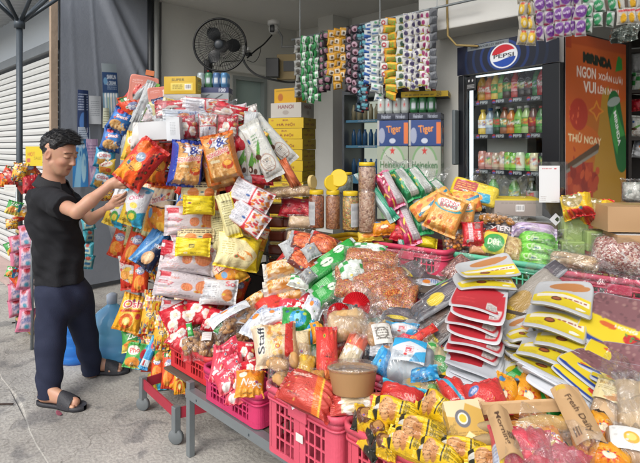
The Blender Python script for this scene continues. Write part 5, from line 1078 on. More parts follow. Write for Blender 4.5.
    mx = N('ShaderNodeMix'); mx.data_type = 'RGBA'; mx.blend_type = 'OVERLAY'; mx.inputs['Factor'].default_value = .12; L(a.outputs[0], mx.inputs['A']); L(n.outputs['Color'], mx.inputs['B']); L(mx.outputs['Result'], b.inputs['Base Color'])
    b.inputs['Roughness'].default_value = .48; b.inputs['Subsurface Weight'].default_value = .15; b.inputs['Subsurface Radius'].default_value = (.012, .005, .003); b.inputs['Subsurface Scale'].default_value = .5
    bp = N('ShaderNodeBump'); bp.inputs['Strength'].default_value = .08; bp.inputs['Distance'].default_value = .004; n3 = N('ShaderNodeTexNoise'); n3.inputs['Scale'].default_value = 300; L(_coord(nt), n3.inputs['Vector']); L(n3.outputs[0], bp.inputs['Height']); L(bp.outputs[0], b.inputs['Normal'])
    me.materials.append(m); o = link('person', me); o.matrix_world = man_m
    sm = o.modifiers.new('relax', 'SMOOTH'); sm.factor = .5; sm.iterations = 1
    tag(o, 'man in a black polo shirt and navy trousers reaching for a red snack packet', 'person'); return o
person = build_body()
def nz(X, Y, Z, sd, f, n=7):
    r = np.random.default_rng(sd); z = 0
    for i in range(n):
        d = r.normal(size=3); d /= np.linalg.norm(d); k = f*r.uniform(.6, 1.4); z = z+np.sin((X*d[0]+Y*d[1]+Z*d[2])*k+r.uniform(0, 6))
    return z/n**.5
def cloth(name, mat, col=None):
    pass
def build_shirt():
    B = Field((-.34, -.45, .55), (.42, .42, 1.5), .0052)
    B.cap(L_(50, 200, 3.24), L_(54, 222, 3.25), .13, .138, .05, fl=(1, .92, 1.0)); B.cap(L_(54, 222, 3.25), L_(60, 258, 3.26), .138, .135, .05, fl=(1, .95, 1))
    B.cap(L_(60, 258, 3.26), L_(62, 292, 3.26), .135, .15, .05, fl=(1, .95, 1))
    B.cap(L_(46, 200, 3.12), L_(62, 203, 3.38), .07, .068, .05)
    B.cap(L_(52, 188, 3.24), L_(52, 197, 3.24), .07, .1, .05)
    a, b = L_(47, 199, 3.12), L_(77, 212, 2.92); c = a+(b-a)*.66
    B.cap(a, c+(b-a)*.2, .072, .074, .03)
    a2, b2 = L_(68, 200, 3.42), L_(91, 219, 3.3); c2 = a2+(b2-a2)*.6; B.cap(a2, c2+(b2-a2)*.2, .066, .064, .03)
    X, Y, Z = B.all(); f = B.f
    # folds: drag lines from the armpit and hanging folds at the waist
    fold = 1.9*(.0045*np.sin((X*.9+Z*1.0)*62+2.5*np.sin(Z*9)+Y*14)*np.exp(-((Z-1.02)/.16)**2)+.005*np.sin(X*44+Y*26+Z*7+2*np.sin(Z*11))*np.clip((1.05-Z)/.35, 0, 1)+.0035*nz(X, Y, Z, 5, 30)+.0015*nz(X, Y, Z, 9, 75))
    f = f+fold
    def plane(p, n_): n_ = v3(n_)/np.linalg.norm(n_); return (X-p[0])*n_[0]+(Y-p[1])*n_[1]+(Z-p[2])*n_[2]
    dirr = (b-a)/np.linalg.norm(b-a); near = np.sqrt((X-c[0])**2+(Y-c[1])**2+(Z-c[2])**2) < .27
    f = np.where(near&(Y < -.15), np.maximum(f, plane(c, b-a)), f)
    near2 = np.sqrt((X-c2[0])**2+(Y-c2[1])**2+(Z-c2[2])**2) < .12; f = np.where(near2&(X > .05), np.maximum(f, plane(c2, b2-a2)), f)
    hem = L_(62, 284, 3.2)[2]; f = np.maximum(f, (hem+.02*(X)+.004*np.sin(X*30))-Z)
    nk = L_(53, 181, 3.24); f = np.maximum(f, plane(L_(54, 184.5, 3.22), (-.25, .05, 1)))
    V, Q = surf_nets(f.astype(np.float32), B.lo, B.h)
    me = raw_mesh('polo_shirt', V, Q); o = link('polo_shirt', me, pbr('black_cotton', '222327', .85, var=.12, vs=30, bump=.35, bs=240, spec=.25), person)
    sm = o.modifiers.new('relax', 'SMOOTH'); sm.factor = .5; sm.iterations = 2
    # folded collar
    K = 48; ring = []
    for j, (rr, dz, out) in enumerate(((.07, .02, 0), (.078, .034, 0), (.088, .028, 0), (.106, -.008, 0), (.122, -.026, 0), (.116, -.03, 0), (.088, .0, 0))):
        row = []
        for i in range(K+1):
            a_ = math.radians(22+316*i/K); cxy = nk+v3([0.002, 0, -.012]); fr = 1+.0*j
            pt = v3([math.cos(a_+yawh)*rr, math.sin(a_+yawh)*rr*.95, dz-.028*math.cos(a_)*1.0]); drop = max(0, (abs(math.cos(a_/2)) )-.8)*.12 if j in (3, 4) else 0
            pt[2] -= drop; row.append(cxy+pt)
        ring.append(row)
    V = np.array(ring); V = np.concatenate([V, V[:1]]); link('collar', grid_mesh('collar', V[:, :], None), pbr('black_rib', '1c1d21', .8, bump=.3, bs=200), o)
    return o
build_shirt()
def build_trousers():
    B = Field((-.34, -.42, .0), (.42, .45, 1.0), .0055)
    B.cap(L_(60, 286, 3.26), L_(65, 298, 3.26), .142, .146, .05); 
    B.cap(L_(54, 296, 3.18), L_(50, 345, 3.12), .112, .084, .03); B.cap(L_(50, 345, 3.12), L_(48.5, 400, 3.08), .084, .064, .02)
    B.cap(L_(76, 296, 3.3), L_(86, 335, 3.4), .102, .074, .03); B.cap(L_(86, 335, 3.4), L_(93, 378, 3.46), .073, .058, .02)
    X, Y, Z = B.all(); f = B.f
    f = f+.006*np.sin(Z*46+X*30+2*np.sin(X*14+Z*5))*np.exp(-((Z-.14)/.1)**2)+.006*np.sin((X+Z*.6)*45+Y*20)*np.exp(-((Z-.62)/.2)**2)+.005*nz(X, Y, Z, 15, 22)+.0012*nz(X, Y, Z, 19, 80)
    z1 = L_(48, 396, 3.08)[2]; z2 = L_(92, 373.5, 3.46)[2]
    f = np.where(Y < .06, np.maximum(f, z1+.015*X-Z), np.maximum(f, z2-Z)); top = L_(62, 283, 3.2)[2]; f = np.maximum(f, Z-top)
    V, Q = surf_nets(f.astype(np.float32), B.lo, B.h)
    o = link('trousers', raw_mesh('trousers', V, Q), pbr('navy_twill', '262c42', .8, var=.12, vs=25, bump=.3, bs=260, spec=.3), person); sm = o.modifiers.new('relax', 'SMOOTH'); sm.factor = .5; sm.iterations = 2
build_trousers()
def build_hair():
    B = Field(hc-.2, hc+.22, .0042)
    B.ell(hp(-.022, 0, .042), v3((.101, .08, .089))*HS, HR, .01); B.ell(hp(.035, 0, .095), v3((.06, .06, .034))*HS, HR, .03); B.ell(hp(.01, 0, .112), v3((.07, .058, .026))*HS, HR, .03)
    X, Y, Z = B.all(); H_ = (np.stack([X, Y, Z], -1)-hc)@HR/HS; f_, s_, u_ = H_[..., 0], H_[..., 1], H_[..., 2]
    d = B.f+.0035*nz(X, Y, Z, 33, 90)+.003*nz(X, Y, Z, 37, 230)
    # face opening, sides faded round the ears, nape
    cutf = np.minimum(f_-(.052-.9*(u_-.075)*0), 9); face = np.maximum(f_-.032-.12*np.clip(u_-.02, 0, .1), (u_-.085)*-1*-1)
    lim = np.where(u_ > .09, .2, np.where(u_ > .03, .02+.8*(u_-.03), .0-.25*(.03-u_)*-1))
    d = np.maximum(d, (f_-lim)*HS*.9); d = np.maximum(d, (-.045-u_+.6*np.clip(f_+.03, 0, 1))*HS*.9)
    V, Q = surf_nets(d.astype(np.float32), B.lo, B.h); V = list(V); Q = [tuple(q) for q in Q]
    r = random.Random(4); Vh = np.array(V); nb = len(Vh); cand = [i for i in range(nb) if ((Vh[i]-hc)@HR/HS)[2] > .02]
    for k in range(2600):
        i = r.choice(cand); p = Vh[i]; q = (p-hc)@HR/HS; n = HR@v3([q[0]+.02, q[1], q[2]-.03]); n /= np.linalg.norm(n)
        fw_ = HR@v3([1, r.uniform(-.7, .7), .15]); l = r.uniform(.014, .03)*(1.2 if q[2] > .08 else .4); w = r.uniform(.0009, .0018)
        if q[2] < .06: fw_ = HR@v3([-.3, 0, -1])
        sd = np.cross(n, fw_); sd /= np.linalg.norm(sd); base = len(V); p = p-n*.004
        for t in range(4):
            t_ = t/3; c_ = p+n*l*(.9*t_-.35*t_*t_)+fw_*l*(.75*t_*t_+.15*t_); ww = w*(1-t_*.85)
            V += [c_+sd*ww, c_-sd*ww, c_+n*ww*.8]
            if t:
                b0 = base+3*(t-1)
                for x, y in ((0, 1), (1, 2), (2, 0)): Q.append((b0+x, b0+y, b0+3+y, b0+3+x))
    o = link('hair', raw_mesh('hair', V, Q), pbr('black_hair', '151417', .42, var=.3, vs=60, bump=.2, bs=150), person)
build_hair()
SOL = pbr('sandal_rubber', '33343a', .6, bump=.3, bs=150)
for hx, tx, nm in ((L_(45, 399.5, 3.07), L_(75, 401.5, 3.02), 0), (L_(90, 377, 3.48), L_(119, 370, 3.5), 1)):
    hx[2] = tx[2] = 0; dv = tx-hx; ln = np.linalg.norm(dv); dv /= ln; sv = v3([-dv[1], dv[0], 0]); c0 = hx-dv*.045; LL = ln+.115
    V = []; prof = [(0, .02), (.06, .034), (.2, .039), (.45, .036), (.68, .05), (.85, .049), (.95, .034), (1, .012)]
    xs = np.linspace(0, 1, 26); wd_ = np.interp(xs, [p[0] for p in prof], [p[1] for p in prof])
    rows = []
    for x, w_ in zip(xs, wd_):
        zz = .026+.006*(abs(x-.5)*2)**2; c = c0+dv*x*LL
        rows.append([c+sv*w_*.92+v3([0, 0, .001]), c+sv*w_*1.04+v3([0, 0, .014]), c+sv*w_+v3([0, 0, zz]), c+sv*w_*.86+v3([0, 0, zz-.004]), c-sv*w_*.86+v3([0, 0, zz-.004]), c-sv*w_+v3([0, 0, zz]), c-sv*w_*1.04+v3([0, 0, .014]), c-sv*w_*.92+v3([0, 0, .001]), c+sv*w_*.92+v3([0, 0, .001])])
    s_o = link('sandal', grid_mesh('sandal', np.array(rows)[::1], None), SOL, person)
    rows = []
    for x in np.linspace(.5, .78, 12):
        c = c0+dv*x*LL; w_ = np.interp(x, [p[0] for p in prof], [p[1] for p in prof])*1.06; hgt = .098-.12*(x-.5); e_ = .003*math.sin((x-.5)/.28*math.pi)
        rows.append([c+sv*w_*math.cos(a)+v3([0, 0, .012+(hgt-.012+e_)*math.sin(a)**.75]) for a in np.linspace(0, math.pi, 20)])
    rows = np.array(rows); inn = rows*1.0; cen = rows.mean(1, keepdims=True); inn = rows+(cen-rows)*.05
    link('strap', grid_mesh('strap', [rows, inn[::-1]], [None, None]), SOL, s_o)
# ================================================================ CRATES, TABLE, RACK
def rrect(W, D, r, n=6):
    pts = []
    for cx, cy, a0 in ((W/2-r, -D/2+r, -90), (W/2-r, D/2-r, 0), (-W/2+r, D/2-r, 90), (-W/2+r, -D/2+r, 180)):
        for k in range(n+1): a = math.radians(a0+90*k/n); pts.append((cx+r*math.cos(a), cy+r*math.sin(a)))
    return pts
def ring(bm, W, D, r, z0, z1, th, taper=0):
    """a closed band following a rounded rectangle"""
    L = [(W, z0), (W, z1)]; P0 = rrect(W-taper*z0, D-taper*z0, r); 
    def loop(off, z, tp): return [bm.verts.new((x, y, z)) for x, y in rrect(W+off*2-tp, D+off*2-tp, max(r+off, .004))]
    a, b, c, d = loop(0, z0, taper*0), loop(0, z1, 0), loop(-th, z1, 0), loop(-th, z0, 0); n = len(a)
    for p, q in ((a, b), (b, c), (c, d), (d, a)):
        for i in range(n): j = (i+1) % n; bm.faces.new((p[i], p[j], q[j], q[i]))
def crate(name, x0, y0, z0, W, D, Hh, col, label, rz=0, rows=3, pitch=.028, r=.035, lip=.012, bars=True, panels=(.5,)):
    M_ = pbr('crate_'+col, col, .5, var=.22, vs=7, bump=.2, bs=70)
    root = empty('plastic_crate', (x0, y0, z0), math.radians(rz)); tag(root, label, 'crate', 'plastic crates on the stall')
    bm = bmesh.new(); ring(bm, W+2*lip, D+2*lip, r+lip, Hh-.026, Hh, lip+.003); ring(bm, W+.006, D+.006, r, Hh-.05, Hh-.028, .006); ring(bm, W+lip*1.1, D+lip*1.1, r+.005, Hh-.058, Hh-.05, .012); bm_obj('rim', bm, M_, root, True)
    bm = bmesh.new(); zb = .022; ring(bm, W, D, r, 0, zb, .006); hz = (Hh-.05-zb)
    for i in range(1, rows): z = zb+hz*i/rows; ring(bm, W-.004, D-.004, r, z-.0035, z+.0035, .004)
    # upright bars, solid corners and panels
    def bar(cx, cy, w, nx, ny, d=.005):
        tx, ty = -ny, nx; z1 = Hh-.049
        q = [(cx+tx*w/2, cy+ty*w/2), (cx-tx*w/2, cy-ty*w/2), (cx-tx*w/2-nx*d, cy-ty*w/2-ny*d), (cx+tx*w/2-nx*d, cy+ty*w/2-ny*d)]
        lo = [bm.verts.new((a, b, zb-.001)) for a, b in q]; hi = [bm.verts.new((a, b, z1)) for a, b in q]
        for i in range(4): j = (i+1) % 4; bm.faces.new((lo[i], lo[j], hi[j], hi[i]))
    for (ln, nx, ny, off) in ((W, 0, -1, D/2), (W, 0, 1, D/2), (D, 1, 0, W/2), (D, -1, 0, W/2)):
        m = int((ln-2*r-.03)/pitch)
        for k in range(m+1):
            t = -(ln-2*r-.03)/2+(ln-2*r-.03)*k/max(m, 1); w = .007
            if any(abs(t/ln+.5-pn) < .07 for pn in panels): w = pitch*1.02
            if k in (0, m): w = .03
            bar((t if ny else 0)+nx*(off-.001), (t if nx else 0)+ny*(off-.001), w, nx, ny)
    P0 = rrect(W, D, r); n = 7
    for c in range(4):
        seg = P0[c*n:(c+1)*n]
        for (a, b), (a2, b2) in zip(seg, seg[1:]):
            q = [bm.verts.new((a, b, zb-.001)), bm.verts.new((a2, b2, zb-.001)), bm.verts.new((a2, b2, Hh-.049)), bm.verts.new((a, b, Hh-.049))]; bm.faces.new(q)
            s = .97; q = [bm.verts.new((a*s, b*s, zb-.001)), bm.verts.new((a2*s, b2*s, zb-.001)), bm.verts.new((a2*s, b2*s, Hh-.049)), bm.verts.new((a*s, b*s, Hh-.049))]; bm.faces.new(q[::-1])
    bm_obj('lattice_wall', bm, M_, root)
    bm = bmesh.new(); bx(bm, -W/2+.01, W/2-.01, -D/2+.01, D/2-.01, .002, .008); bm_obj('base', bm, M_, root)
    for px in panels:
        bm = bmesh.new(); bx(bm, (px-.5)*W-.05, (px-.5)*W+.05, -D/2-.014, -D/2-.001, Hh-.075, Hh-.03, .004); bm_obj('handle', bm, M_, root)
    return root
CR, CB, CP, CQ = 'cc3036', 'c63264', 'd2546a', 'ce4e60'
crate('a', -2.395, 1.555, .345, .41, .29, .15, CR, 'shallow red crate at the left end of the front row under the cookie bags', rows=2)
crate('b', -1.925, 1.50, .345, .42, .32, .155, CB, 'deep magenta crate holding pink packets, second from the left in the front row', rows=3)
crate('c', -1.40, 1.47, .345, .395, .36, .265, CP, 'coral pink lattice crate with a small white sticker in the middle of the front row', rows=4, pitch=.03)
crate('d', -.90, 1.48, .345, .56, .37, .265, CQ, 'pink lattice crate full of yellow cookie packets at the bottom edge', rows=4, pitch=.03)
bm = bmesh.new(); bx(bm, -1.404, -1.366, 1.2755, 1.2785, .46, .49, .001); tag(bm_obj('sticker', bm, pbr('sticker_white', 'dcdcd8', .5)), 'small white round sticker stuck to the coral pink crate', 'sticker')
yc = P(330, 240, 2.98); crate('y', yc.x+.06, yc.y+.16, .875, .36, .26, .13, 'e0b81c', 'yellow crate below the jars of nuts', rows=2, rz=-4)
pc = P(402, 246, 2.8); crate('p', pc.x+.0, pc.y+.16, .86, .46, .28, .15, 'c83a5a', 'dark pink crate behind the bags of orange crumbs', rows=2, rz=6)
gc = P(492, 262, 2.6); crate('g', gc.x+.0, gc.y+.13, .80, .56, .26, .19, '5cb894', 'mint green crate in front of the lime green bags', rows=3, rz=4)
rc = P(606, 282, 2.33); crate('r', rc.x+.03, rc.y+.17, .79, .55, .32, .17, 'cc3c5c', 'rose pink crate under crumpled clear plastic on the right', rows=3, rz=8)
# table: angle steel frame and boards
tb = empty('market_table'); tag(tb, 'long grey steel table frame carrying the crates', 'table')
GS = pbr('galvanised', '8f979b', .4, .55, var=.12, vs=12)
xl = -2.285
bm = bmesh.new(); bx(bm, xl, 1.2, 1.33, 1.334, .295, .34); bx(bm, xl, 1.2, 1.334, 1.37, .336, .34); bm_obj('front_rail', bm, GS, tb)
for (x, y) in ((xl+.016, 1.35), (xl+.016, 2.6), (.9, 1.35), (.9, 2.6)):
    bm = bmesh.new(); bx(bm, x-.016, x+.016, y-.016, y+.016, 0, .375 if y < 2 else .9, .003); bm_obj('leg', bm, GS, tb)
bm = bmesh.new()
for k in range(9): bx(bm, xl+.42*k+.1, xl+.42*k+.106, 1.328, 1.33, .31, .32)
bm_obj('bolt', bm, DKM, tb)
box('table_top', -2.6, 1.2, 1.38, 2.0, .325, .335, pbr('board', '5c5248', .8), tb)
box('rear_shelf', -2.75, 1.2, 2.0, 3.0, .74, .76, pbr('board', ''), tb)
box('riser', -2.7, 1.15, 2.0, 2.02, .34, .735, pbr('board_dark', '3a3430', .9), tb)
# heap core: flattened cartons under the goods so nothing floats
bm = bmesh.new(); bx(bm, -1.98, 1.1, 1.72, 1.995, .36, .6); tag(bm_obj('cardboard_box', bm, pbr('kraft', '7a5a3c', .85)), 'brown cardboard boxes buried below the middle of the heap', 'box')
# red wheeled base under the hanging rack
rb = empty('rack_trolley'); tag(rb, 'low red steel trolley frame with grey casters under the hanging snack rack', 'trolley')
RS = pbr('red_frame', 'a82c40', .45, var=.2, vs=9)
A = P(143, 383, 2.98); A.z = .22; Bq = P(172, 405, 2.72); Bq.z = .2; Cq = P(238, 398, 2.85); Cq.z = .2; Dq = P(205, 376, 3.2); Dq.z = .2
A = P(143, 385, 3.0); Bq = P(176, 416, 2.66); Cq = P(235, 400, 2.8); Dq = P(190, 376, 3.2)
for q in (A, Bq, Cq, Dq): q.z = .16
bm = bmesh.new(); lp = [A, Bq, Cq, Dq, A]
for a, b in zip(lp, lp[1:]):
    d = (b-a).normalized(); s = Vector((d.y, -d.x, 0)); q = []
    for z in (-.03, .03):
        for w in (-.004, .004): q.append((z, w))
    vs = [bm.verts.new(p+s*w+Vector((0, 0, z))) for p in (a, b) for z, w in ((-.028, -.004), (-.028, .004), (.028, .004), (.028, -.004))]
    for i in range(4): j = (i+1) % 4; bm.faces.new((vs[i], vs[j], vs[4+j], vs[4+i]))
    bm.faces.new(vs[:4][::-1]); bm.faces.new(vs[4:])
bm_obj('frame', bm, RS, rb)
for q in (A, Bq, Cq, Dq):
    bm = bmesh.new(); bx(bm, q.x-.018, q.x+.018, q.y-.018, q.y+.018, .07, .2, .004); c = bm_obj('caster', bm, GS, rb)
    bm = bmesh.new(); lathe(bm, [(.036, -.012), (.04, -.008), (.04, .008), (.036, .012)], 20); bmesh.ops.rotate(bm, verts=bm.verts, matrix=Matrix.Rotation(math.pi/2, 3, 'X')@Matrix.Rotation(.6, 3, 'Y')); bmesh.ops.translate(bm, verts=bm.verts, vec=(q.x, q.y, .041)); bm_obj('wheel', bm, pbr('wheel_grey', '6d7376', .6), c, True)
# the rack itself
rk = empty('display_rack'); tag(rk, 'tall wire display rack buried under hanging snack packets', 'rack')
rcn = [P(140, 300, 3.35), P(178, 300, 3.12), P(268, 300, 3.3), P(230, 300, 3.6)]
for i, q in enumerate(rcn):
    bm = bmesh.new(); tube(bm, [(q.x, q.y, .18), (q.x, q.y, 1.6)], .012, 8); bm_obj('upright', bm, GS, rk, True)
for z in np.linspace(.5, 1.58, 7):
    bm = bmesh.new(); pts = [Vector((q.x, q.y, z)) for q in rcn+rcn[:1]]; tube(bm, pts, .005, 6); bm_obj('wire_rail', bm, GS, rk, True)
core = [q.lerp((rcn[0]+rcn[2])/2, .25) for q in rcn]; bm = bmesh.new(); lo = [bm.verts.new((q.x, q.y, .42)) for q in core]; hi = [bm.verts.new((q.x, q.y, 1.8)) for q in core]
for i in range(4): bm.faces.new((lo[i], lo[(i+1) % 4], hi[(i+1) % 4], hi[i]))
bm.faces.new(lo[::-1]); bm.faces.new(hi); bm_obj('shade_backing', bm, pbr('rack_dark', '3c3a3c', .9), rk)  # dark block added inside the rack, its colour standing in for shade between packets
# ================================================================ HANGING STRIPS OVER THE COUNTER
rod = empty('hanging_rod'); tag(rod, 'thin metal rod under the ceiling holding the hanging sachet strips', 'rod')
YR = 3.22; za = P(296, 40, dY(296, YR)).z
bm = bmesh.new(); tube(bm, [(P(292, 40, dY(292, YR)).x, YR, za+.01), (P(478, 0, dY(478, YR)).x, YR, za+.01)], .009, 8); bm_obj('pipe', bm, GS, rod, True)
for u in (300, 380, 437):
    q = P(u, 20, dY(u, YR)); bm = bmesh.new(); tube(bm, [(q.x, YR, za), (q.x, YR, CZ)], .003, 5); bm_obj('wire', bm, GS, rod)
ST = [(299, 97, 8, 'silver', 'dull silver'), (305, 100, 8, 'green', 'green and white'), (311, 103, 8, 'green', 'green and white'), (317, 101, 8, 'green', 'green and white'), (322, 92, 8, 'purple_dark', 'dark purple'), (327, 90, 9, 'purple_dark', 'dark purple'), (332, 76, 9, 'gold', 'golden'), (338, 89, 9, 'gold', 'golden'), (343.5, 78, 8, 'gold', 'golden'),
      (350, 92, 9, 'rose', 'black and pink'), (355.5, 94, 9, 'rose', 'black and pink'), (360.5, 112, 8, 'navy', 'dark navy'), (365, 110, 8, 'navy', 'dark navy'), (369.5, 84, 9, 'blue', 'blue and white'), (375, 92, 9, 'whiteblue', 'pale white blue'), (380, 101, 8, 'whiteblue', 'pale white blue'), (384.5, 78, 8, 'whitered', 'white and red'),
      (391, 99, 13, 'limeorange', 'broad lime and orange'), (401, 88, 9, 'whitegreen', 'white and dark green'), (408, 88, 9, 'whitenavy', 'white and navy'), (413.5, 90, 9, 'whitenavy', 'white and navy'), (418, 86, 8, 'whitenavy', 'white and navy'), (424, 86, 9, 'whitepink', 'white and magenta'), (428, 90, 7, 'whitepink', 'white and magenta'), (433.5, 88, 7, 'grey', 'grey backed')]
lastk, cnt_ = None, 0
tot = {}
for s_ in ST: tot[s_[3]] = tot.get(s_[3], 0)+1
for u, vb, w, k, nm in ST:
    cnt_ = cnt_+1 if k == lastk else 1; lastk = k; d = dY(u, YR-random.uniform(0, .05)); vt = 147-(za-CAMH)*F/d
    n = max(int((vb-vt)/7.3), 5); pos = '' if tot[k] == 1 else f', {ordn[cnt_-1] if cnt_ > 1 else "first"} of its colour'
    strip(k, u, vt, vb, w*1.12, d, n, f'{nm} sachet strip hanging from the rod over the counter{pos}', 'sachet strips hanging from the ceiling rod', yaw=random.uniform(-30, 10))
YR2 = 2.95
bm = bmesh.new(); q1, q2 = P(515, 0, dY(515, YR2)), P(660, 0, dY(660, YR2)); tube(bm, [(q1.x, YR2, 2.47), (q2.x, YR2, 2.47)], .008, 8); o = bm_obj('hanging_rod', bm, GS, None, True); tag(o, 'second metal rod above the tall fridge holding the detergent sachets', 'rod')
S2L = [(523, 44, 'goldsilver'), (531, 45, 'goldsilver'), (540.5, 40, 'purple'), (549, 40, 'purple'), (558, 37, 'purple'), (565, 36, 'purple'), (571, 34, 'purple'), (579, 36, 'purple'), (588, 32, 'greensilver'), (599, 26, 'greensilver'), (611, 26, 'greensilver'), (621, 24, 'silveryellow'), (632, 23, 'silveryellow'), (641, 23, 'silveryellow')]
lastk, cnt_ = None, 0; NM = {'goldsilver': 'silver and yellow', 'purple': 'purple and white', 'greensilver': 'green and silver', 'silveryellow': 'grey and amber'}
for u, vb, k in S2L:
    cnt_ = cnt_+1 if k == lastk else 1; lastk = k; d = dY(u, YR2-random.uniform(0, .04)); vt = 147-(2.47-CAMH)*F/d
    strip(k, u, vt, vb, 10.5, d, max(int((vb-vt)/13), 3), f'{NM[k]} detergent sachet strip above the tall fridge, {ordn[cnt_-1] if cnt_ > 1 else "first"} of its colour', 'detergent sachet strips at the top right', yaw=random.uniform(-30, 5))
# ================================================================ CARTONS AND BACKGROUND GOODS
def hanoi_f(c): c.rect(0, 0, 1, 1, 'c8a818'); c.text('BIA', .5, .76, .16, .16, '7a2020'); c.text('HÀ NỘI', .5, .36, .5, .34, '7a2020'); c.rect(0, 0, 1, .04, '94780c'); c.ell(.12, .75, .04, .08, 'a04030', al=.6)
def hanoi_s(c): c.rect(0, 0, 1, 1, 'b89a18'); c.text('BIA', .5, .78, .2, .14, '7a2020'); c.text('HÀ NỘI', .5, .4, .7, .28, '7a2020'); c.poly([(.3, .1), (.5, .7), (.7, .1)], 'c09018', al=.5)
cd_ = 5.2; hw = .4
for i in range(16):
    z = .12+.108*i; q = P(281+random.uniform(-.6, .6), 150, cd_); 
    o = pbox('beer_carton', hw, .3, .134*.79, hanoi_f, hanoi_s, None, (70, 22), rs=36, sag=.002); o.location = (q.x, q.y+.15, z); o.rotation_euler = (0, 0, math.radians(20+random.uniform(-1.5, 1.5)))
    lv = 15-i; tag(o, 'yellow beer carton at the top of the tall yellow stack by the door' if lv == 0 else (f'yellow beer carton {ordn[lv]} from the top of the tall yellow stack' if 0 < lv < 10 else 'yellow beer carton low in the tall stack, behind the goods'), 'carton', 'yellow beer cartons')
zt = .12+.108*16; q = P(281.5, 150, cd_)
o = pbox('beer_carton', .36, .27, .15, lambda c: (c.rect(0, 0, 1, 1, 'b8b4ac'), c.text('HANOI', .5, .72, .5, .26, '7a3038'), c.ell(.5, .35, .1, .15, 'a09890')), None, None, (60, 24)); o.location = (q.x, q.y+.15, zt+.002); o.rotation_euler = (0, 0, math.radians(18)); tag(o, 'greyish white beer carton resting on the tall yellow stack', 'carton')
o = pbox('carton', .27, .2, .15, lambda c: (c.rect(0, 0, 1, 1, 'd0a018'), c.ell(.3, .4, .12, .25, 'b06828'), c.rect(.1, .8, .9, .86, '9a7a10')), None, None, (40, 20)); o.location = (q.x-.03, q.y+.15, zt+.155); o.rotation_euler = (0, 0, math.radians(14)); tag(o, 'small amber yellow carton on top of the white beer carton', 'carton')
# heineken / tiger stack
hd_ = 4.05; q = P(404, 150, hd_)
def greenb(c):
    c.rect(0, 0, 1, 1, '98a090'); c.ell(.5, .45, .40, .62, 'b0b6aa'); c.arc(.5, .42, .38, .6, .07, '78a070'); c.rect(.1, .34, .9, .6, 'b4baae'); c.text('Heineken', .5, .47, .78, .2, '2f6a38'); c.star(.5, .86, .1, .13, 'c02c28'); c.lines(.3, .12, .7, .26, 2, '6a8a68')
def tigerb(c): c.rect(0, 0, 1, 1, '22407c'); c.rect(0, 0, .08, 1, 'a8a8a8'); c.ell(.16, .4, .1, .3, '98a0b8'); c.rect(.86, .1, 1, .9, 'd8743c'); c.text('Tiger', .55, .62, .46, .36, 'e0903c', 6, out='183070'); c.ell(.5, .2, .1, .1, 'c0c8d8')
stack = [(.78, .30, greenb, 'green and white beer carton at the base of the beer stack'), (1.085, .27, greenb, 'green and white beer carton below the blue cartons'), (1.36, .2, tigerb, 'blue beer carton with an orange panel'), (1.565, .05, lambda c: (c.rect(0, 0, 1, 1, '20283c'), c.text('Heineken', .3, .5, .3, .6, 'a0a8b8'), c.text('Heineken', .75, .5, .3, .6, 'a0a8b8')), 'flat dark tray under the cans')]
HMt = Matrix.Translation((q.x, q.y+.1, .2))@Matrix.Rotation(math.radians(26), 4, 'Z')
for z, h, f, lb in stack:
    zz = 1.55-(150-147)*hd_/F
    for sx in (-1, 1):
        o = pbox('beer_carton', .245, .3, h, f, None, None, (54, 44 if h > .1 else 14), sag=.002, mat=CARD); o.matrix_world = HMt@Matrix.Translation((sx*.125, 0, z)); tag(o, lb+(', left one' if sx < 0 else ', right one'), 'carton' if h > .1 else 'tray')
o = box('crate_stand', -.27, .27, -.15, .16, -.08, .775, pbr('board_dark', ''), None); o.matrix_world = HMt; tag(o, 'dark stand carrying the beer cartons behind the counter', 'stand')
def cans(M, nx, ny, cols, r, h, lb, grp, star=True):
    for i in range(nx):
        for j in range(ny):
            root = None; key = ('c', cols[i % len(cols)], r, h)
            if key not in BT:
                root = empty('drink_can'); bm = bmesh.new(); lathe(bm, [(r*.8, 0), (r, .01), (r, h-.012), (r*.82, h), (r*.8, h)], 18); bm_obj('body', bm, pbr('can_'+key[1], key[1], .3, .3, bump=0), root, True)
                V = np.zeros((9, 33, 3)); a = np.linspace(-math.pi, math.pi, 33); V[:, :, 0] = r*1.015*np.sin(a); V[:, :, 1] = -r*1.015*np.cos(a); V[:, :, 2] = np.linspace(.02, h-.02, 9)[:, None]
                c = Cv(32, 8, key[1]); 
                for x in (.25, .5, .75): c.star(x, .55, .06, .3, 'c83030') if star else c.rect(x-.08, .2, x+.08, .7, 'c0c8d0')
                link('label', grid_mesh('label', V, c.out()), CARD, root); BT[key] = root; o = root
            else: o = copy_tree(BT[key])
            o.matrix_world = M@Matrix.Translation((i*r*2.03, j*r*2.03, 0)); tag(o, lb, 'can', grp)
cans(HMt@Matrix.Translation((-.22, -.12, 1.617)), 4, 2, ['b8c0bc', 'b0b8b8'], .031, .12, 'silver beer can with a red star on the beer stack', 'silver beer cans on the beer stack')
cans(HMt@Matrix.Translation((.04, -.12, 1.617)), 3, 2, ['2f6a40'], .033, .12, 'dark green beer can in the right group on the beer stack', 'green beer cans on the beer stack', False)
o = pbox('tray', .36, .26, .045, lambda c: (c.rect(0, 0, 1, 1, 'c8a818'), c.text('250', .8, .5, .1, .7, '282828'), c.lines(.1, .3, .7, .8, 1, '685818')), None, lambda c: c.rect(0, 0, 1, 1, '282828'), (50, 10)); o.matrix_world = HMt@Matrix.Translation((.12, 0, 1.739)); tag(o, 'flat yellow and black tray on top of the green cans', 'tray')
o = box('sign_board', -.07, .07, -.01, .01, .0, .9, pbr('orange_red_board', 'b84a34', .6), None); qq = P(441, 160, 4.25); o.location = (qq.x, qq.y, 1.25); o.rotation_euler = (0, 0, math.radians(20)); tag(o, 'narrow orange red board standing beside the beer stack', 'board')
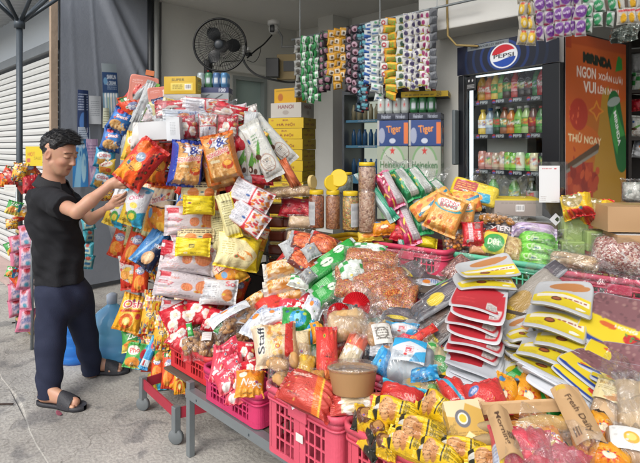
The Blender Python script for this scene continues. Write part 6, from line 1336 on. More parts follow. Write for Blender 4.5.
# top of the rack: cartons, cans, pink cards
q = P(184, 95, 3.45); rt = math.radians(40)
bo_ = pbox('carton', .215, .16, .115, lambda c: (c.rect(0, 0, 1, 1, 'c8a41c'), c.rect(.22, .2, .9, .62, 'dcc860'), c.lines(.28, .3, .6, .58, 3, '6a5a20'), c.barcode(.66, .25, .85, .55), c.text('SUPER', .45, .8, .4, .16, '3a3a18')), None, lambda c: c.rect(0, 0, 1, 1, 'b89418'), (50, 28)); bo_.location = (q.x, q.y, q.z); bo_.rotation_euler = (0, 0, rt); tag(bo_, 'yellow carton with a barcode label on top of the snack rack', 'carton')
o = pbox('carton', .25, .16, .075, lambda c: (c.rect(0, 0, 1, 1, 'a8a8a4'), c.band(.4, .2, .6, .8, .05, '484848'), c.band(.3, .3, .75, .6, .04, '585858')), None, None, (40, 14)); o.location = (q.x+.015, q.y+.01, q.z-.078); o.rotation_euler = (0, 0, rt); tag(o, 'flat grey white carton under the yellow carton on the rack', 'carton')
q = P(215, 103, 3.55); CM_ = Matrix.Translation((q.x, q.y, q.z))@Matrix.Rotation(math.radians(44), 4, 'Z')
o = pbox('can_case', .22, .16, .10, lambda c: (c.rect(0, 0, 1, 1, '9aa0a4'), c.rect(0, .62, 1, 1, '28305c'), c.text('100', .8, .8, .2, .24, 'd0d4e0'), c.band(.1, .2, .4, .5, .06, '484c50'), c.band(.5, .1, .8, .5, .06, '484c50')), None, None, (50, 26)); o.matrix_world = CM_; tag(o, 'dark blue and grey can case on the rack beside the door', 'case')
cans(CM_@Matrix.Translation((-.085, -.05, .102)), 4, 2, ['98a4a8', '487858', '486890', '4878a0'], .0265, .1, 'small drink can in the pack on the dark blue case', 'drink cans on top of the rack', False)
for (u, v, w, h, an, d, lb) in ((143, 92, 28, 34, -8, 3.5, 'pink card with a scissors mark standing left behind the silver packets'), (162, 98, 26, 24, 8, 3.42, 'pink card with a scissors mark in front of the yellow carton')):
    pack('pink_card', u, v, d, w, h, an, 5, 0, .05, lb); bpy.context.view_layer
o = bm = None
bm = bmesh.new(); bx(bm, -.03, .03, -.002, .002, -.018, .018, .0015); o = bm_obj('price_tag', bm, pbr('orange_tag', 'b86430', .6)); q = P(150, 73, 3.5); o.location = q; o.rotation_euler = (0, .2, math.radians(45)); tag(o, 'small orange oval tag hanging above the pink cards', 'tag')
# blue water bottles on the ground
def water(u, v, d, s, col, lb):
    q = P(u, v, d); r = empty('water_bottle', (q.x, q.y, .002)); tag(r, lb, 'water bottle')
    R = .138*s; Hh = .355*s; prof = [(R*.9, 0), (R, .02), (R, Hh*.16), (R*.955, Hh*.19), (R, Hh*.22), (R, Hh*.4), (R*.95, Hh*.44), (R, Hh*.48), (R, Hh*.62), (R*.95, Hh*.66), (R, Hh*.7), (R, Hh*.82), (R*.93, Hh*.93), (R*.7, Hh*1.04), (R*.4, Hh*1.12), (R*.24, Hh*1.17), (R*.22, Hh*1.25)]
    m, nt, b, N, L = newmat('water_plastic_'+col); b.inputs['Base Color'].default_value = (*lin(col), 1); b.inputs['Roughness'].default_value = .12; b.inputs['Coat Weight'].default_value = .4
    tr = N('ShaderNodeBsdfTransparent'); tr.inputs[0].default_value = (*[min(x*2.0, 1) for x in lin(col)], 1); mx = N('ShaderNodeMixShader'); mx.inputs[0].default_value = .6; L(tr.outputs[0], mx.inputs[1]); L(b.outputs[0], mx.inputs[2]); L(mx.outputs[0], nt.nodes['Material Output'].inputs[0])
    bm = bmesh.new(); lathe(bm, prof, 40); bm_obj('body', bm, m, r, True)
    bm = bmesh.new(); lathe(bm, [(R*.26, Hh*1.19), (R*.27, Hh*1.36), (R*.2, Hh*1.38), (R*.08, Hh*1.4)], 20); bm_obj('cap', bm, pbr('cap_pale', 'd0dcec', .4), r, True)
water(112, 345, 3.68, 1.0, '90ccff', 'large pale blue water bottle with a white cap standing beside the snack rack')
water(77, 345, 3.72, .92, '3c90e8', 'deeper blue water bottle behind the legs of the man')
# ================================================================ RACK BEHIND THE MAN
r2 = empty('display_rack'); tag(r2, 'yellow wire rack with snack packets standing behind the man', 'rack')
YE = pbr('yellow_steel', 'c8a860', .5)
c1, c2, c3, c4 = P(17, 333, 4.25), P(32, 348, 3.9), P(52, 340, 4.1), P(38, 326, 4.45)
for q in (c1, c2, c3, c4): bm = bmesh.new(); tube(bm, [(q.x, q.y, 0), (q.x, q.y, 1.35)], .012, 8); bm_obj('upright', bm, GS, r2, True)
for z in (.12, .55, .85, 1.0, 1.28):
    bm = bmesh.new(); tube(bm, [Vector((q.x, q.y, z)) for q in (c1, c2, c3, c4, c1)], .014, 6); bm_obj('shelf_frame', bm, YE, r2, True)
    vs = [Vector((q.x, q.y, z)) for q in (c1, c2, c3, c4)]; bm = bmesh.new(); a = [bm.verts.new(p) for p in vs]+[bm.verts.new(p+Vector((0, 0, .006))) for p in vs]; bm.faces.new(a[:4]); bm.faces.new(a[4:]); [bm.faces.new((a[i], a[(i+1) % 4], a[4+(i+1) % 4], a[4+i])) for i in range(4)]; bm_obj('shelf', bm, YE, r2)
bm = bmesh.new(); tube(bm, [P(14, 324, 4.5)*1, P(14, 324, 4.5)+Vector((0, 0, -.18))], .02, 8); 
for v in bm.verts: v.co.z = max(v.co.z, 0)
tag(bm_obj('traffic_post', bm, pbr('red_white_post', 'b85a58', .6), None, True), 'tiny red and white post at the foot of the yellow rack', 'post')
for i, (u, v, vb, k) in enumerate(((16.5, 236, 315, 'pink'), (26, 226, 330, 'pink'))):
    strip(k, u, v, vb, 14, 4.05-.15*i, 5, ['pink fabric softener sachet strip at the far left edge of the yellow rack', 'pink fabric softener sachet strip nearest the back of the man'][i], 'pink sachet strips beside the man', -10)
strip('cyan', 88, 205, 268, 12, 3.75, 5, 'cyan sachet strip hanging in front of the chest of the man', None, 0)
LR = [('orange_chips', 8, 176, 11, 16, -30), ('red_silver', 14, 178, 12, 16, 20), ('yellow_busy', 20, 172, 12, 16, -10), ('red_glossy', 24, 184, 13, 14, 30), ('orange_chips', 30, 172, 12, 16, 10), ('green_snack', 14, 208, 12, 12, -20), ('white_red_chips', 20, 214, 14, 12, 15), ('yellow_busy', 12, 224, 10, 9, 0), ('dark_red', 30, 184, 12, 16, 0), ('green_snack', 11, 248, 9, 11, 20), ('orange_chips', 17, 278, 10, 16, 30), ('green_cyan', 11, 272, 8, 9, -20), ('dark_red_snack', 34, 176, 12, 14, 40), ('red_chips', 5, 180, 9, 12, 0)]
PL = ['hanging out over the upper shelf', 'lying on the yellow rack above the pink strips']
for i, (k, u, v, w, h, a) in enumerate(LR): pack(k, u, v, 4.05-.1*(i % 3), w*1.15, h*1.15, a, 15, 10, .35, f'{["orange", "red silver", "yellow", "glossy red", "second orange", "green", "white red", "lower yellow", "dark red", "lower green", "slanting orange", "small green cyan", "brick red", "leftmost red"][i]} snack packet on the yellow rack behind the man', group='packets on the yellow rack')
o = painted('price_card', .09, .055, lambda c: (c.rect(0, 0, 1, 1, 'd8d8d4'), c.lines(.15, .3, .85, .8, 2, 'a0a0a0')), 12, 8); o.matrix_world = pose(10, 188, 3.95)@Matrix.Rotation(0, 4, 'X'); o.matrix_world = Matrix.Translation(P(10, 192, 3.9))@Matrix.Rotation(math.radians(45), 4, 'Z'); tag(o, 'small white price card on the yellow rack at the left edge', 'card')
def shirt_pack(c): c.rect(0, 0, 1, 1, 'dcc428'); c.text('HOT', .35, .6, .4, .2, 'c04030'); c.rect(.1, .2, .3, .4, 'c86858'); c.text('SALE', .7, .4, .4, .15, 'a88818')
o = painted('yellow_sign', .13, .15, shirt_pack, 24, 24); o.matrix_world = Matrix.Translation(P(34, 166, 3.9))@Matrix.Rotation(math.radians(45), 4, 'Z'); tag(o, 'yellow cardboard sign directly behind the head of the man', 'sign')
def blue_sheet(c): c.rect(0, 0, 1, 1, '3c88c8'); c.poly([(.1, 0), (.4, .9), (.6, .9), (.5, 0)], '8cc4e4'); c.ell(.7, .4, .15, .3, 'a8d4e8'); c.speck(0, .5, 1, 1, ['68a8d8', '2c70b0', 'c8e0ec'], 14, .08, .05); c.text('AQUA', .5, .85, .6, .1, 'e0ecf4')
def pink_sheet(c): c.rect(0, 0, 1, 1, 'c8a8c8'); c.speck(0, 0, 1, 1, ['d8c0d8', 'a888b8', 'e0d0e0', '8878a8'], 30, .1, .04); c.lines(.1, .6, .9, .9, 5, '7a6a98')
on_wall(80.5, 163, 15, 48, 'hanging_sheet', blue_sheet, 'bright blue hanging sheet in front of the tarpaulin beside the face of the man', X=WX+.3, cat='sheet')
on_wall(92, 163, 12, 48, 'hanging_sheet', pink_sheet, 'pale pink hanging sheet right of the bright blue one', X=WX+.3, cat='sheet')
bm = bmesh.new(); q = P(59, 414, dZ(414, 0)); 
n_ = 14; vs = [bm.verts.new((q.x+.035*math.cos(6.283*i/n_)*(1)+.0, q.y+.013*math.sin(6.283*i/n_), .004+.003*math.cos(12.56*i/n_))) for i in range(n_)]; f_ = bm.faces.new(vs); r_ = bmesh.ops.extrude_face_region(bm, geom=[f_]); [setattr(v, 'co', v.co+Vector((0, 0, .002))) for v in r_['geom'] if isinstance(v, bmesh.types.BMVert)]
lf = bm_obj('fallen_petal', bm, pbr('petal', '8a4858', .7)); tag(lf, 'small purplish petal on the concrete in front of the near foot', 'petal')
bm = bmesh.new(); q = P(5, 405, dZ(405, 0)); bx(bm, -.05, .05, -.006, .006, 0, .006, .002, Matrix.Translation((q.x, q.y, .003))@Matrix.Rotation(.8, 4, 'Z')); tag(bm_obj('twig', bm, pbr('twig_brown', '3c2c24', .8)), 'short dark twig lying on the pavement at the left edge', 'twig')
# ================================================================ GOODS
def rows(lst, d, lean, yaw, t, cat='snack packet', group=None, name='snack_packet', far=0):
    for r in lst:
        k, u, v, w, h, a, lb = r[:7]; o = dict(r[7]) if len(r) > 7 else {}
        n = o.pop('name', name); c = o.pop('cat', cat); dd = o.pop('d', d); ln = o.pop('lean', lean); yw = o.pop('yaw', yaw); tt = o.pop('t', t)
        ob = pack(k, u, v, dd, w, h, a, ln, yw, tt, lb, cat=c, group=o.pop('group', group)); ob.name = n
# ---- the hanging rack: left flank
GR = 'packets hanging on the tall rack'
def depth_rack(u, v):
    if u < 178: return 3.22+(178-u)*.0035-(v-200)*.0006
    return 3.02+max(0, 190-u)*.008+(u-178)*.0005-(v-200)*.0009
def rk_(k, u, v, w, h, a, lb, dd=0, t=.3, lean=0, yaw=None, name='snack_packet', cat='snack packet'):
    ob = pack(k, u, v, depth_rack(u, v)+dd, w, h, a, lean, (random.uniform(-30, 5) if u < 175 else random.uniform(-8, 15)) if yaw is None else yaw, t, lb, cat=cat, group=GR); ob.name = name; return ob
# hidden depth of the rack
fill_k = ['white_waffle', 'orange_chips', 'yellow_busy', 'white_cyan', 'red_chips', 'yellow_cake', 'white_red_chips', 'silver_back', 'dark_red', 'orange_shrimp', 'blue_snack', 'cream_text']
q_ = random.Random(11); fill_n = dict(zip(fill_k, ['white waffle', 'orange chip', 'yellow patterned', 'white and cyan', 'red chip', 'yellow cake', 'white and red chip', 'plain silver', 'dark red', 'orange prawn', 'blue', 'cream printed']))
for i in range(110):
    v = q_.uniform(108, 385); u0, u1 = (118, 265) if v < 200 else ((128, 272) if v < 290 else (138, 235-(v-290)*.45)); u = q_.uniform(u0+6, u1-8)
    k_ = q_.choice(fill_k); o = pack(k_, u, v, depth_rack(u, v)+q_.uniform(.02, .12), q_.uniform(14, 24), q_.uniform(22, 34), q_.uniform(-30, 30), q_.uniform(-5, 15), q_.uniform(-25, 25), .3, f'{fill_n[k_]} packet half hidden deeper inside the tall hanging rack', group='packets deep in the tall rack')
for r in [('red_silver', 133, 97, 15, 36, -38, 'narrow red and silver packet leaning at the top left of the tall rack'), ('silver_green', 145, 103, 13, 46, -22, 'long silver packet with a green side at the top of the tall rack'), ('silver_green', 131, 128, 13, 44, -12, 'silver and green packet just below the long leaning one', {}), ('silver_back', 128, 150, 13, 42, -6, 'plain silver packet back above the reaching hand'),
          ('silver_back', 122, 185, 14, 38, -12, 'plain silver packet back beside the near wrist'), ('silver_back', 118, 232, 15, 30, 14, 'plain silver packet back bulging from the left edge of the rack'),
          ('blue_snack', 121, 121, 22, 24, -28, 'blue snack packet highest on the left edge of the rack'), ('blue_snack', 112, 140, 20, 24, -14, 'blue snack packet second from the top on the left edge'), ('cyan_snack', 105, 158, 20, 20, -10, 'light blue snack packet above the forearm of the man'), ('yellow_red_script', 107, 167, 16, 16, 0, 'small yellow packet with red script above the forearm'), ('cyan_snack', 103, 180, 20, 20, -20, 'light blue snack packet partly behind the forearm'), ('yellow_busy', 107, 194, 14, 14, 0, 'small yellow packet peeping below the forearm'),
          ('yellow_red_script', 134, 147, 20, 30, -14, 'yellow packet with red script left of the red snack packets')]:
    rk_(*r[:7], dd=.06 if 'back' in r[0] or 'silver' in r[0] else 0)
RTOP = [('red_chips', 163, 163, 27, 46, -12, 'red snack packet just right of the one the man holds', -.06), ('dark_red', 175, 166, 20, 42, 0, 'plain dark red packet left of the blue rice cracker packet', 0)]
for r in RTOP: rk_(*r[:7], dd=r[7])
o = pack('red_chips', 141, 164, 3.03, 32, 50, -38, 5, -15, .32, 'red snack packet with a golden curl held by the man', group=GR)
for r in [('blue_rice', 186, 164, 32, 46, -7, 'blue packet of rice crackers with a white starburst', -.13, .55), ('blue_rice', 188, 163, 32, 46, -7, 'second blue rice cracker packet directly behind the first', -.05, .4), ('orange_rice', 222, 158, 33, 50, 13, 'orange packet of rice crackers with a white starburst', -.1, .5), ('orange_rice', 219, 166, 34, 50, 13, 'second orange rice cracker packet directly behind the first', -.03, .4)]:
    rk_(*r[:7], dd=r[7], t=r[8], yaw=10 if 'blue' in r[0] else -8, name='cracker_packet', cat='cracker packet')
# white box, crumpled paper and wrapped red packs along the top
for i, (u, lb) in enumerate(((187, 'red and white packet under clear film, left one on the top of the rack'), (208, 'red and white packet under clear film, middle one on the top of the rack'), (228, 'red and white packet under clear film, right one beside the door'))):
    clear_bag(u, 127, 3.1, 21, 27, None, 4-3*i, 5, 0, .35, lb, 'wrapped_packet', 'wrapped packet', 'wrapped packets on the rack', fs=1.0, mesh=lambda r, W, H_, T, i=i: setattr(link('packet', pack_mesh(['red_milk', 'white_red_mochi', 'red_milk'][i], i % 2), None, r), 'matrix_local', Matrix.Rotation(math.radians(90*(i % 2)), 4, 'Z')@Matrix.Diagonal((.95*W if i % 2 == 0 else .95*H_, .92*H_ if i % 2 == 0 else .92*W, T*.9, 1))))
for (u, v, w, h, d, f, lb) in ((157, 131, 31, 18, 3.1, lambda c: (c.rect(0, 0, 1, 1, 'd8dadc'), c.rect(0, 0, 1, .03, 'a08868')), 'white box lying on the rack above the red snack packets'), (175.5, 129, 13, 23, 3.03, lambda c: (c.rect(0, 0, 1, 1, 'd4d8dc'), c.lines(.3, .25, .7, .8, 9, '8a9098')), 'small white box with printed label beside the larger white box')):
    o = pbox('white_box', w*d/F, .1, h*d/F, f, None, lambda c: c.rect(0, 0, 1, 1, 'd0d2d4'), (40, 30)); o.matrix_world = Matrix.Translation(P(u, v+h/2, d))@Matrix.Rotation(math.radians(48), 4, 'Z')@Matrix.Rotation(math.radians(-3), 4, 'Y'); tag(o, lb, 'box')
for i, (u, v, w, a) in enumerate(((176, 108, 40, 6), (205, 106, 44, -3), (230, 112, 34, -14), (189, 117, 50, 2))): rk_(['red_milk', 'white_red_mochi', 'red_milk', 'white_tip'][i], u, v, w, 17, a, ['red flowered packet lying flat at the top left of the rack', 'white and red packet lying flat at the top of the rack', 'red flowered packet lying flat at the top right of the rack', 'white packet lying flat above the wrapped packets'][i], dd=.02)
pack('plain_white_paper', 140, 137, 3.14, 16, 28, -6, 0, -20, .4, 'crumpled white paper bag end at the left of the white box', cat='paper bag').name = 'paper_bag'
def sheetfilm(u, v, d, w, h, ang, lean, label, sd, amp=.03, nm='plastic_sheet', m=None, yaw=0, drape=0):
    k = d/F; s, t = np.meshgrid(np.linspace(-.5, .5, 60), np.linspace(-.5, .5, 46)); W, Hh = w*k, h*k/max(math.cos(math.radians(lean)), .3)
    rr = np.random.default_rng(sd); z = 0
    for i in range(14):
        a, f_, p = rr.uniform(0, 3.14), rr.uniform(5, 20), rr.uniform(0, 6.28); q = (s*math.cos(a)*W/Hh+t*math.sin(a))*f_+p; z = z+(2*abs(((q/6.283) % 1)-.5)-.5)*amp*6/f_
    edge = 1+.12*wob(s, t, sd, 2, 4)
    V = np.stack([s*W*edge, t*Hh*edge, z+drape*(s**2+t**2)*-1], -1)
    o = link(nm, grid_mesh(nm, [V], [None], smooth=False), m or FILM2); o.matrix_world = pose(u, v, d, ang, lean, yaw); tag(o, label, 'plastic sheet'); return o
sheetfilm(196, 109, 3.05, 78, 24, -2, 25, 'crumpled clear plastic lying over the wrapped packets on top of the rack', 3, .035)
sheetfilm(155, 113, 3.12, 26, 26, 12, 25, 'torn clear plastic next to the long silver packet on the rack', 5, .035)
for i, (u, v, w, h, a) in enumerate(((168, 116, 26, 12, -20), (190, 112, 30, 12, 8), (214, 115, 34, 12, -8), (158, 110, 16, 20, 30))):
    rk_('white_tip' if i != 1 else 'red_milk', u, v, w, h, a, ['white packet on edge at the top left of the rack', 'red patterned packet crumpled at the top of the rack', 'white packet lying at the top right of the rack', 'folded white packet tip next to the silver green packets'][i], dd=.04)
# green white jelly bags hung as a fan
for (k, u, v, w, h, a, lb, d) in (('jelly_back', 273, 140, 17, 60, 42, 'pale jelly bag fanned furthest right above the brown trays', 3.2), ('jelly_bag', 244, 155, 17, 52, -6, 'pale green jelly bag hanging nearly straight, leftmost of the fan', 3.12), ('jelly_bag', 253, 157, 15, 52, 4, 'pale green jelly bag second from the left in the fan', 3.1), ('jelly_back', 262, 150, 21, 62, 27, 'pale jelly bag with a round emblem in the middle of the fan', 3.05)):
    ob = pack(k, u, v, d, w, h, a, 0, -5, .25, lb, cat='jelly bag', group='jelly bags fanned on the rack'); ob.name = 'jelly_bag'
rk_('orange_tube', 289, 174, 11, 32, 30, 'orange roll of biscuits leaning beyond the jelly bags', dd=.05, t=.9, name='biscuit_roll', cat='biscuit roll')
for r in [('silver_end', 244, 181, 18, 10, 0, 'silver packet end below the jelly bags'), ('dark_red', 262, 180, 24, 10, -4, 'dark red packet edge below the jelly bags')]: rk_(*r)
# middle rows
MID = [('white_cyan', 119, 207, 20, 40, -22, 'white and cyan chip packet at the left, nearest the far hand', 0), ('white_cyan', 136, 206, 24, 40, -20, 'white and cyan chip packet with red script below the held packet', -.06), ('orange_shrimp', 160, 208, 25, 50, -10, 'orange prawn snack packet under the red snack packets', -.05), ('orange_shrimp', 172, 186, 14, 24, 5, 'orange packet corner under the dark red packet', .02), ('yellow_busy', 147, 216, 14, 36, -6, 'narrow yellow patterned packet behind the orange prawn snack', .03),
       ('orange_chips', 121, 242, 18, 32, -22, 'orange red chip packet hanging furthest left below the silver one', 0), ('orange_chips', 136, 246, 20, 38, -18, 'orange red chip packet with blue oval beside the navy packet', -.05), ('yellow_red_script', 142, 228, 14, 22, 0, 'small yellow packet above the navy packet', .02), ('navy_toast', 153, 248, 26, 42, -38, 'navy and light blue packet slanting across the rack corner', -.08), ('yellow_busy', 148, 262, 14, 34, 0, 'yellow patterned packet under the navy one', .03),
       ('white_red_chips', 129, 272, 18, 34, 4, 'white and red chip packet at the left above the yellow ring snack', 0), ('orange_chips', 141, 276, 16, 32, -6, 'small orange chip packet right of the white red one', -.03), ('yellow_ring', 131, 313, 26, 36, -20, 'yellow snack packet with an orange ring and red script', -.06), ('red_chips', 142, 322, 14, 32, -14, 'red edge of a packet behind the yellow ring snack', .02), ('yellow_busy', 152, 312, 20, 42, -8, 'yellow busy patterned packet right of the ring snack', -.04), ('yellow_busy', 163, 330, 18, 38, -2, 'yellow busy patterned packet left of the red flower packets', -.05),
       ('green_snack', 133, 340, 22, 22, 2, 'green snack packet above the green and cyan one', -.02), ('green_cyan', 138, 356, 25, 24, -16, 'green and cyan packet low on the rack beside the water bottle', -.06), ('blue_stick', 150, 352, 9, 34, -26, 'narrow light blue packet slanting low on the rack', -.09), ('green_snack', 163, 350, 18, 22, 6, 'green topped fruit snack packet above the two orange ones', -.03), ('orange_chips', 158, 366, 13, 26, -4, 'orange packet at the lower rack edge, left of two', -.06), ('orange_chips', 169, 370, 14, 34, -4, 'orange packet at the lower rack edge, right of two', -.08), ('yellow_ring', 180, 380, 12, 26, 0, 'yellow packet hanging lowest behind the table leg', -.02), ('yellow_busy', 200, 391, 22, 14, -8, 'yellow packet lying below the red crate', -.0)]
for r in MID: rk_(*r[:7], dd=r[7]-(.22 if r[0] == 'white_cyan' else 0))
WF = [('white_waffle', 192, 221, 52, 30, -4, 'white waffle packet in the upper row, under the first yellow block', -.03), ('white_waffle_flag', 188, 258, 54, 32, -8, 'white waffle packet with a red corner below the second yellow block', -.08), ('white_waffle', 186, 286, 60, 27, -13, 'white waffle packet third down, lying over the others', -.12), ('white_waffle', 182, 311, 42, 22, -10, 'lowest white waffle packet, above the red flower packets', -.1), ('white_back_clear', 219, 292, 36, 26, -6, 'white packet with a paper back panel, right of the third waffle packet', -.1), ('orange_shrimp', 228, 270, 30, 34, 30, 'glossy orange packet below the yellow cake packets', -.04),
      ('cream_waffle_top', 199, 190, 34, 18, -2, 'cream packet with small waffles above the first yellow block', -.05), ('yellow_block', 199, 205, 31, 20, -3, 'bright yellow wrapped block under the rice crackers', -.12), ('cream_waffle_top', 196, 235, 36, 14, -3, 'cream packet edge above the second yellow block', -.08), ('yellow_barcode', 193, 247, 34, 19, -4, 'bright yellow wrapped block with a small barcode', -.15),
      ('yellow_cake', 238, 252, 44, 34, -12, 'yellow packet with sliced cake, right of the white waffles', -.1), ('yellow_cake', 238, 232, 34, 26, -8, 'yellow packet with sliced cake, upper one', -.02), ('cream_text', 229, 216, 17, 46, 14, 'cream and yellow packet back printed with small text', -.12), ('cream_text', 219, 232, 16, 44, 6, 'cream packet back behind the yellow cake packets', -.02), ('orange_tube', 216, 199, 9, 24, 5, 'orange packet edge right of the bright yellow block', 0),
      ('dark_red', 236, 190, 20, 32, 30, 'dark red packet behind the two white paper backed packets', .0), ('white_red_mochi', 252, 196, 42, 24, -28, 'white and red packet lying diagonally with small print, upper one', -.1), ('white_red_mochi', 248, 218, 40, 26, -34, 'white and red packet lying diagonally with small print, lower one', -.13)]
for r in WF: rk_(*r[:7], dd=r[7], t=.32, name='biscuit_packet', cat='biscuit packet', lean=8)
def pieces(n, r, mat, part='contents', sy=.8, ll=1.0):
    def f(root, W, H_, T):
        q = random.Random(int(W*1e5)+n); bm = bmesh.new(); rr = r
        for i in range(n):
            M = Matrix.Translation((q.uniform(-.36, .36)*W, q.uniform(-.38, .34)*H_, q.uniform(-.15, .32)*T))@Matrix.Rotation(q.uniform(0, 3), 4, 'Z')@Matrix.Rotation(q.uniform(-.6, .6), 4, 'X')@Matrix.Diagonal((rr*q.uniform(.85, 1.15)*ll, rr*sy, rr*q.uniform(.7, 1), 1))
            bmesh.ops.create_uvsphere(bm, u_segments=12, v_segments=8, radius=1, matrix=M)
        for v in bm.verts: v.co += Vector((math.sin(v.co.y*300), math.sin(v.co.z*260), math.sin(v.co.x*280)))*r*.05
        bm_obj(part, bm, mat, root, True)
    return f
CKM = pbr('cookie_dough', 'b88850', .6, var=.3, vs=45, bump=.3, bs=120)
# ---- brown trays and goods right of the rack
TRM = pbr('brown_jelly', '6a3020', .25, coat=.4)
for i in range(6):
    for j, u in enumerate((277, 290)):
        if j == 1 and i < 1: continue
        q = P(u, 208+i*13.5, 3.25); bm = bmesh.new(); bx(bm, -.05, .05, -.04, .04, -.034, .03, .012); o = bm_obj('food_tray', bm, TRM); o.location = q; o.rotation_euler = (0, 0, math.radians(35)); tag(o, f'brown plastic food tray, {ordn[i] if i else "topmost"} down in the {["left", "right"][j]} stack beside the rack', 'tray', 'stacked brown trays')
        bm = bmesh.new(); bx(bm, -.054, .054, -.044, .044, .03, .036, .002); bm_obj('lid', bm, film('lid_film', .05, .3, 12), o)
CRK = granule('cracker_tan', ['b89468', 'c8a478', 'a88458', 'd0b080'], 60, .003)
clear_bag(286, 192, 3.15, 58, 11, CRK, 4, 30, 0, .4, 'large flat clear bag of tan crackers lying across the brown trays', 'cracker_bag', 'cracker bag')
clear_bag(275, 175, 3.3, 14, 16, granule('orange_lumps', ['c87838', 'd89048', 'b06828'], 90), 0, 20, 0, .4, 'small bag of orange lumps under the jelly bags', lab=None)
pack('dark_red', 300, 208, 3.22, 42, 20, -6, 30, 0, .3, 'dark red packet lying left of the jars', cat='snack packet').name = 'snack_packet'
for (u, v, lb) in ((300, 222, 'clear bag with pale buns beside the jars, upper one'), (298, 237, 'clear bag with pale buns beside the jars, lower one')): clear_bag(u, v, 3.0, 26, 13, granule('bun', ['c8a884', 'd0b490', 'b89470'], 30, .004), -4, 20, 0, .45, lb, 'bun_bag', 'bun bag')
# ---- jars
def jar(u, vb, d, r, h, gm, label, lidc='d8b81c', lab=None, lid=True):
    q = P(u, vb, d); root = empty('nut_jar', q); tag(root, label, 'jar', 'jars of nuts')
    bm = bmesh.new(); lathe(bm, [(r*.9, .004), (r*.95, .01), (r*.95, h*.82), (r*.7, h*.86)], 32); bm_obj('nuts', bm, gm, root, True)
    bm = bmesh.new(); lathe(bm, [(r*.95, 0), (r, .006), (r, h*.84), (r*.94, h*.88), (r*.82, h*.9), (r*.82, h*.91)], 36); bm_obj('jar_wall', bm, JARP, root, True)
    if lid: bm = bmesh.new(); lathe(bm, [(r*.88, h*.885), (r*.9, h*.89), (r*.9, h*.985), (r*.84, h)], 40); bm_obj('lid', bm, pbr('lid_yellow', lidc, .4), root, True)
    if lab:
        a = np.linspace(-.9, .35, 20)+lab; V = np.zeros((12, 20, 3)); V[:, :, 0] = r*1.012*np.sin(a); V[:, :, 1] = -r*1.012*np.cos(a); V[:, :, 2] = np.linspace(h*.1, h*.7, 12)[:, None]
        c = Cv(19, 11, 'b4b6b8'); c.lines(.1, .1, .9, .9, 7, '80848a'); link('label', grid_mesh('label', V, c.out()), MATTE, root)
    root.rotation_euler = (0, 0, math.radians(45)); return root
G1 = granule('peanut_red', ['8a4420', 'a85c30', '9c5028', '743818'], 110, .003); G2 = granule('peanut_brown', ['98603c', 'a87048', '885030'], 100, .003); G3 = granule('mixed_nut', ['b08040', 'c8a050', '7c8040', '986038'], 90, .004); G4 = granule('pistachio', ['a88068', 'c0a088', '8c6450', 'b49078'], 80, .004)
jar(316.5, 228, 3.0, .046, .225, G1, 'jar of small red brown peanuts with a yellow lid, leftmost of the jars', lab=-.55)
jar(333, 229, 3.0, .044, .23, G2, 'jar of brown peanuts behind a clear tag, second from the left', lab=None)
jar(350.5, 230, 2.95, .048, .225, G3, 'jar of mixed green and golden nuts with a yellow lid', lab=.9)
jar(367, 232, 2.92, .05, .27, G4, 'tall jar of pistachio coloured nuts, right of the mixed nuts', lid=False)
jar(367, 193, 2.98, .052, .18, G4, 'jar of pinkish nuts with a yellow lid standing highest')
jar(345, 193, 3.2, .05, .13, granule('pale_sweets', ['909890', 'a0a8a0', '788078'], 60), 'low jar of pale sweets behind the loose yellow lids', lidc='c8ccd0')
for (u, v, r, a, lb) in ((332, 183, 8.2, 20, 'loose yellow jar lid standing on edge, left one'), (339, 178, 8.8, -10, 'loose yellow jar lid standing on edge, right one'), (312, 182, 7, 60, 'small pale yellow lid left of the bright lids')):
    bm = bmesh.new(); R_ = r*3.0/F; lathe(bm, [(R_*.96, -.008), (R_, -.005), (R_, .008), (R_*.93, .012)], 32); o = bm_obj('jar_lid', bm, pbr('lid_yellow' if r > 8 else 'lid_pale', 'c8b070', .4)); o.matrix_world = pose(u, v, 2.98, 0, 5, a)
    tag(o, lb, 'lid')
# support for the jars
box('shelf_board', -3.2, -.2, 2.05, 2.9, .861, .872, pbr('board', ''), tb)
# ---- wafers in clear bag, pouches, boxes
WA = [('wafer_teal', 376, 196, 11, 60, 34, 'teal wafer packet leaning furthest left beside the jars'), ('wafer_pink', 389, 190, 17, 40, 24, 'pink wafer packet, upper left of the wafer pile'), ('wafer_green', 405, 184, 17, 36, 32, 'green wafer packet with grey panel at the top of the pile'), ('wafer_green', 419, 182, 16, 34, 34, 'green wafer packet with grey panel, top right of the pile'), ('wafer_pink', 404, 222, 18, 50, 22, 'pink wafer packet with white panel at the bottom of the pile'), ('wafer_green', 418, 212, 15, 46, 18, 'green wafer packet right of the lower pink one'), ('wafer_teal', 395, 226, 9, 50, 22, 'teal wafer packet left of the lower pink one'), ('wafer_green', 430, 206, 15, 36, 34, 'green wafer packet beside the orange pouches'), ('wafer_green', 440, 192, 14, 28, 40, 'green wafer packet furthest right under clear film')]
for i, r in enumerate(WA):
    ob = pack(r[0], r[1], r[2], 2.93+(.04 if r[2] < 200 else 0)-.006*(i % 3), r[3], r[4], r[5], 28, 0, .55, r[6], cat='wafer packet', group='wafer packets under clear film'); ob.name = 'wafer_packet'
sheetfilm(412, 178, 2.98, 66, 32, -14, 30, 'big crumpled clear bag behind the wafer packets', 21, .07)
